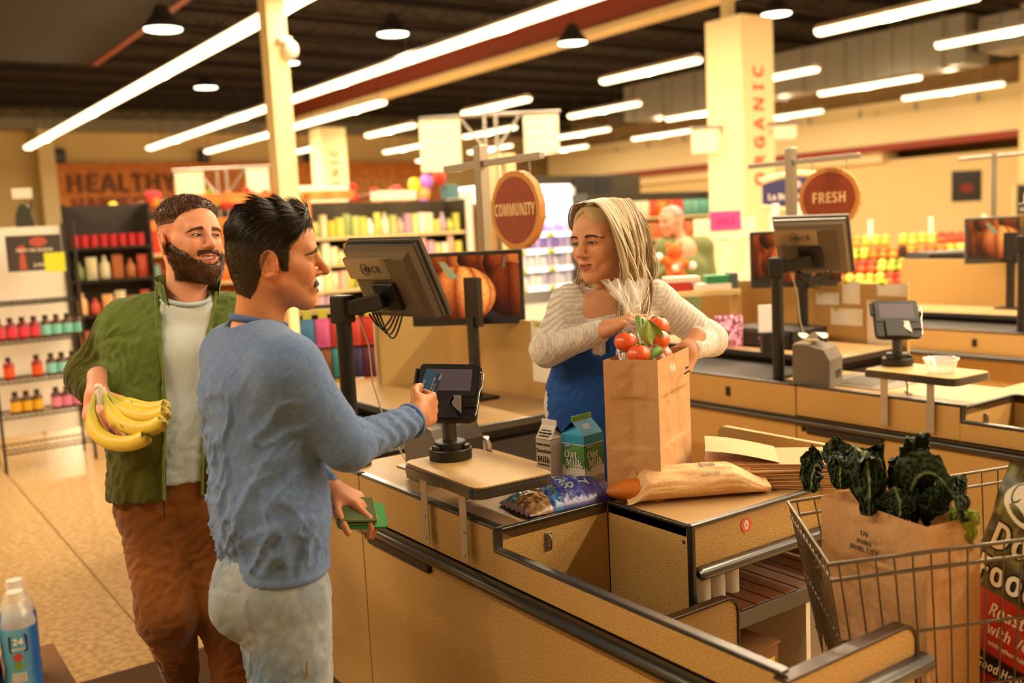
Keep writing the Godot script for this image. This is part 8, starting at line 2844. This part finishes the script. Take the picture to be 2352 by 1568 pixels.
func candy_rack() -> void:
	var t := thing("candy_rack", "wire rack of pink, red and blue packets behind the terminal", "rack", V(-4.72, 0, -2.22), 62)
	boxes("panel", [[V(-0.24, 0.1, -0.03), V(0.24, 1.26, -0.01)]], mat("shelf_dark"), t)
	boxes("foot", [[V(-0.24, 0.0, -0.2), V(0.24, 0.1, 0.1)]], mat("satin_black"), t)
	boxes("rail", [[V(-0.24, 1.21, -0.01), V(0.24, 1.24, 0.015)]], mat("cream"), t)
	for k in 6: boxes("price_tag", [[V(-0.22 + k * 0.08, 1.18, 0.016), V(-0.175 + k * 0.08, 1.235, 0.02)]], flat("d8d850"), t)
	var l := []
	var rows := [[1.04, ["4a8ac0", "e86aa8", "d8483c", "d84a40", "c83a34", "d84438"]], [0.88, ["e0387a", "8a5a34", "3aa8b8", "3a3460", "6a2a4a", "34386a"]], [0.72, ["e03a70", "e07a3a", "c8a83c", "e8e0d4", "d83a30", "d82a34"]], [0.58, ["5a5a5a", "e8e4dc", "ece8e0", "f0ece4", "d02a2a", "c82430"]]]
	for r in rows:
		for k in 6: l.append(["bag", t.transform * V(-0.2 + k * 0.08, r[0], 0.03), V(0.076, 0.15, 0.04), r[1][k], 62])
	for k in l.size(): items("candy_packet", "%s packet in the %s row of the rack behind the terminal" % [ORD[k % 6], ["top", "second", "third", "lowest"][k / 6]], "packet", "packets on the candy rack", [l[k]])
	var d := thing("lane_divider", "tan panel in a rounded chrome frame behind the card terminal", "divider", V(-3.93, 0.92, -2.25), 62)
	var b := B.new()
	b.prism(rrect(0.46, 0.40, 0.06), -0.006, 0.006, true)
	for k in b.v.size(): b.v[k] += V(0, 0.14, 0)
	obj("panel", b, mat("divider_tan", hex("d6b878"), 0.5), d)
	b = B.new()
	b.tube([V(-0.23, -0.02, 0), V(-0.23, 0.27, 0), V(-0.215, 0.315, 0), V(-0.18, 0.34, 0), V(0.18, 0.34, 0), V(0.215, 0.315, 0), V(0.23, 0.27, 0), V(0.23, -0.02, 0)], 0.013, 10)
	obj("frame", b, mat("chrome"), d)
	d.position.y = 0.945

func aisle_markers() -> void:
	var frames := [[V(-10.1, 0, -6.85), 2.98, 1.72, [[-0.62, 0.5, 0.62], [0.62, 0.43, 0.46]], "large grey T-shaped frame with two blank white aisle panels near the middle"], [V(-15.0, 0, -5.15), 2.72, 1.5, [[-0.5, 0.44, 0.36], [0.55, 0.34, 0.38]], "smaller aisle frame with white panels before the orange wall"], [V(-8.9, 0, -10.1), 2.78, 1.5, [[-0.55, 0.36, 0.30], [0.5, 0.3, 0.16]], "pale aisle frame in front of the tall lettered column"]]
	for f in frames:
		var t := thing("aisle_frame", f[4], "aisle sign", f[0], CAM_YAW)
		var h: float = f[1]
		var w: float = f[2]
		var b := B.new()
		for s in [-0.07, 0.07]: b.tube([V(s, 0, 0), V(s, h, 0)], 0.018, 8)
		obj("post", b, mat("steel"), t)
		b = B.new()
		b.tube([V(-w * 0.5, h, 0), V(w * 0.5, h, 0)], 0.022, 8)
		for s in [-1.0, 1.0]: b.tube([V(s * 0.38, h, 0), V(s * 0.07, h - 0.42, 0)], 0.015, 8)
		obj("crossbar", b, mat("steel"), t)
		for q in f[3]:
			boxes("panel", [[V(q[0] - q[1] * 0.5, h - 0.03 - q[2], -0.012), V(q[0] + q[1] * 0.5, h - 0.03, 0.012)]], mat("sign_white", hex("ece6c8"), 0.5), t)
			for k in 3: boxes("panel_line", [[V(q[0] - q[1] * 0.4, h - 0.12 - q[2] * 0.27 * k, 0.012), V(q[0] + q[1] * 0.4, h - 0.11 - q[2] * 0.27 * k, 0.014)]], mat("print_grey"), t)
	var l := thing("hanging_panel", "stacked white hanging sign cut by the photo's left edge", "sign", V(-11.4, 2.55, -1.42), CAM_YAW)
	for k in 4: boxes("panel", [[V(-0.3, 0.19 * k, -0.02), V(0.12, 0.19 * k + 0.17, 0.02)]], mat("sign_white"), l)
	var b := B.new()
	for s in [-0.25, 0.08]: b.tube([V(s, 0.05, 0), V(s, 3.85, 0)], 0.006, 5)
	obj("wire", b, mat("steel"), l)

func shopper() -> void:
	var t := thing("person", "blurred grey-haired shopper in a green jacket holding an orange toy", "person", V(-5.8, 0, -5.75), CAM_YAW)
	var h := face_frame(V(-0.07, 1.60, 0.0), -60, 5, 0)
	var head := head_solid({"neck_to": V(0.02, -0.2, -0.08)}, 0.006)
	var skin := lin("d39478")
	dress(head, func(p, n): return [0.0, skin])
	var body := solid([["c", V(0, 0.9, 0), V(0.02, 1.35, 0), 0.11, 0.12, 0.04], ["c", V(-0.05, 0.9, 0), V(-0.06, 0.08, 0), 0.07, 0.04, 0.04], ["c", V(0.08, 0.9, 0), V(0.09, 0.08, 0), 0.07, 0.04, 0.04], ["c", V(-0.12, 1.36, 0), V(-0.2, 1.12, 0.06), 0.04, 0.035, 0.03], ["c", V(-0.2, 1.12, 0.06), V(-0.13, 1.22, 0.24), 0.034, 0.026, 0.03]], 0.02)
	dress(body, func(p, n): return [0.0, skin])
	var hand := dress(solid(hand_prims(frame(V(-0.13, 1.22, 0.24), V(0.1, 0.5, 0.85), V(0.6, -0.6, 0.3)), [[0.6, 0.8, 0.4], [0.6, 0.8, 0.4], [0.6, 0.8, 0.4], [0.6, 0.8, 0.4]], [V(0.6, 0.7, 0.3), V(0.3, 0.9, 0.3), V(0.1, 0.9, 0.3)]), 0.005), func(p, n): return [0.0, skin])
	var b := B.new()
	b.xf = h
	b.add(head)
	b.xf = Transform3D()
	b.add(body); b.add(hand)
	obj("body", b, skin_mat(), t)
	var hr := shell(head, func(p, n): return 0.006 if p.y > 0.03 and (p.z < 0.02 or p.y > 0.08) else -1.0)
	dress(hr, func(p, n): return [0.0, lin("8a8078")])
	b = B.new()
	b.xf = h
	b.add(hr)
	obj("hair", b, painted("hair_blonde", 0.4), t)
	var jk := solid([["c", V(0, 0.8, 0), V(0.02, 1.2, 0), 0.15, 0.16, 0.05, V(1, 0, 0), 0.8], ["c", V(-0.13, 1.38, 0), V(0.19, 1.38, -0.04), 0.085, 0.085, 0.06], ["c", V(-0.13, 1.36, 0.02), V(-0.2, 1.12, 0.06), 0.075, 0.06, 0.05], ["c", V(-0.2, 1.12, 0.06), V(-0.14, 1.2, 0.2), 0.058, 0.045, 0.04], ["c", V(0.2, 1.36, -0.04), V(0.27, 0.95, -0.02), 0.075, 0.055, 0.05]], 0.018)
	dress(jk, func(p, n): return [0.0, lin("6d7448")])
	obj("jacket", mix([jk]), cloth("fleece"), t)
	var tr := solid([["c", V(-0.05, 0.85, 0), V(-0.06, 0.06, 0), 0.1, 0.065, 0.05], ["c", V(0.09, 0.85, 0), V(0.09, 0.06, 0), 0.1, 0.065, 0.05]], 0.02)
	dress(tr, func(p, n): return [0.0, lin("4a3f2a")])
	obj("trousers", mix([tr]), cloth("chino"), t)
	shoe(t, V(-0.06, 0, -0.06), V(-0.5, 0, 0.8), mat("shoe_brown"))
	shoe(t, V(0.09, 0, -0.06), V(-0.4, 0, 0.9), mat("shoe_brown"))
	var p := thing("plush_toy", "orange and white plush toy in the blurred shopper's hand", "toy", t.transform * V(-0.1, 1.22, 0.3), CAM_YAW)
	var s := solid([["e", V(0, 0.02, 0), V(0.07, 0.09, 0.06), 0.02], ["e", V(0, 0.14, 0.01), V(0.065, 0.06, 0.055), 0.02], ["c", V(-0.05, 0.05, 0.02), V(-0.13, 0.1, 0.03), 0.03, 0.026, 0.02], ["c", V(0.05, 0.05, 0.02), V(0.13, 0.02, 0.03), 0.03, 0.026, 0.02], ["c", V(-0.04, -0.04, 0.02), V(-0.07, -0.15, 0.04), 0.034, 0.03, 0.02], ["c", V(0.04, -0.04, 0.02), V(0.1, -0.13, 0.04), 0.034, 0.03, 0.02], ["e", V(-0.05, 0.19, 0), V(0.02, 0.022, 0.014), 0.01], ["e", V(0.05, 0.19, 0), V(0.02, 0.022, 0.014), 0.01]], 0.01)
	dress(s, func(q, n): return [0.0, lin("d8642c")])
	obj("fur", mix([s]), cloth("fleece"), p)
	for q in [V(-0.13, 0.1, 0.03), V(0.13, 0.02, 0.03), V(-0.07, -0.15, 0.045)]: single_ball(p, "paw", q, 0.034, mat("white"))
	single_ball(p, "belly", V(0, 0.01, 0.045), 0.035, mat("white"))

func odds() -> void:
	# white rack with a pink card, blue board on white posts
	var t := thing("white_stand", "white wooden stand topped with a bright pink card behind the green jacket", "stand", V(-5.8, 0, -6.28), CAM_YAW)
	boxes("leg", [[V(-0.24, 0, -0.02), V(-0.16, 1.55, 0.02)], [V(-0.04, 0, -0.02), V(0.04, 1.5, 0.02)], [V(0.16, 0, -0.02), V(0.24, 1.55, 0.02)]], mat("cream_white", hex("efe6c4"), 0.6), t)
	boxes("board", [[V(-0.26, 1.42, -0.03), V(0.26, 1.6, 0.03)], [V(-0.3, 0.9, -0.05), V(0.3, 1.12, 0.05)]], mat("cream_white"), t)
	boxes("pink_card", [[V(-0.13, 1.50, 0.032), V(0.13, 1.66, 0.04)]], flat("e8408c"), t)
	letters("lettering", [["SALE", 0, 1.575, 0.06, 0.9]], flat("c4186a"), t, Transform3D(Basis(), V(0, 0, 0.041)))
	var s := thing("blue_board", "dark blue arched board on white posts left of the FRESH sign", "sign", V(-5.42, 0, -6.75), CAM_YAW)
	var b := B.new()
	var pl := PackedVector2Array()
	for k in 9: pl.append(V2(0.29 - k * 0.0725, 1.86 + 0.05 * sin(PI * k / 8.0)))
	for k in 9: pl.append(V2(-0.29 + k * 0.0725, 1.70 - 0.035 * sin(PI * k / 8.0)))
	b.prism(pl, -0.015, 0.015)
	obj("board", b, flat("2a2660"), s)
	b = B.new()
	for k in 8:
		b.tube([V(pl[k].x, pl[k].y + 0.03, 0), V(pl[k + 1].x, pl[k + 1].y + 0.03, 0)], 0.03, 6)
		b.tube([V(pl[k + 9].x, pl[k + 9].y - 0.02, 0), V(pl[k + 10].x, pl[k + 10].y - 0.02, 0)], 0.02, 6)
	obj("moulding", b, mat("cream_light"), s)
	letters("lettering", [["La Bonne Cuisine", 0, 1.755, 0.05, 0.82]], mat("word_cream"), s, Transform3D(Basis(), V(0, 0, 0.016)), true)
	b = B.new()
	b.xf = Transform3D(Basis(), V(0, 1.85, 0.016))
	b.prism(circle(0.032, 18), 0, 0.003)
	obj("emblem", b, flat("c8a8b0"), s)
	boxes("post", [[V(-0.22, 0, -0.03), V(-0.16, 1.70, 0.03)], [V(-0.03, 1.4, -0.03), V(0.03, 1.70, 0.03)], [V(0.16, 0, -0.03), V(0.22, 1.70, 0.03)]], mat("white"), s)
	boxes("shelf", [[V(-0.28, 1.42, -0.15), V(0.28, 1.47, 0.1)]], mat("white"), s)
	# balloons over the shelving
	for q in [[V(-16.0, 2.36, -9.1), "e0e030", "yellow balloon of the trio over the tall shelving"], [V(-15.9, 2.42, -9.3), "b070e8", "violet balloon of the trio over the tall shelving"], [V(-15.95, 2.2, -9.25), "f0a860", "orange balloon of the trio over the tall shelving"], [V(-15.95, 1.98, -9.25), "8a50d8", "small violet balloon weight below the trio"]]:
		b = B.new()
		b.ball(V(0, 0.1, 0), V(0.12, 0.14, 0.12))
		b.lathe([V2(0.02, -0.07), V2(0.006, -0.04)], 8)
		b.tube([V(0, -0.06, 0), V(0, -q[0].y, 0)], 0.003, 4)
		single("balloon", b, flat(q[1], 0.25), q[2], "balloon", q[0])
	# black loudspeakers on the far wall
	for q in [[V(-36.1, 4.72, -6.9), "black loudspeaker at the orange wall's left end"], [V(-36.1, 4.72, -11.8), "black loudspeaker above the orange wall's middle"], [V(-36.1, 4.72, -15.9), "black loudspeaker right of the pole on the far wall"]]:
		b = B.new()
		b.box(Vector3.ZERO, V(0.3, 0.5, 0.38), 0.06)
		var o := thing("loudspeaker", q[1], "loudspeaker", q[0])
		obj("cabinet", b, mat("satin_black"), o)
		b = B.new()
		b.xf = Transform3D(Basis.from_euler(V(0, PI / 2, 0)), V(0.151, -0.04, 0))
		b.prism(circle(0.13, 18), 0, 0.01)
		obj("grille", b, mat("black"), o)
	# clear upright divider pole at the right
	b = B.new()
	b.tube([V(0, 0, 0), V(0, 1.95, 0)], 0.02, 8)
	b.tube([V(-0.25, 1.93, 0), V(0.25, 1.93, 0)], 0.012, 8)
	single("divider_pole", b, mat("steel"), "thin steel rail post right of the black doorway", "post", V(-3.62, 0, -6.56))
	for k in 9:
		b = B.new()
		b.lathe([V2(0.0, -0.16), V2(0.055, -0.16), V2(0.05, 0.0), V2(0.02, 0.03), V2(0, 0.03)], 12)
		b.tube([V(0, 0.03, 0), V(0.03, 0.12, 0), V(0.03, 2.05, 0)], 0.012, 6)
		single("track_spot", b, mat("steel"), "small grey track spotlight along the cream soffit, %s from the left" % ORD[k], "spotlight", V(-28.0 + k * 1.75, 4.35, -24.6), 0, "track spotlights on the soffit")
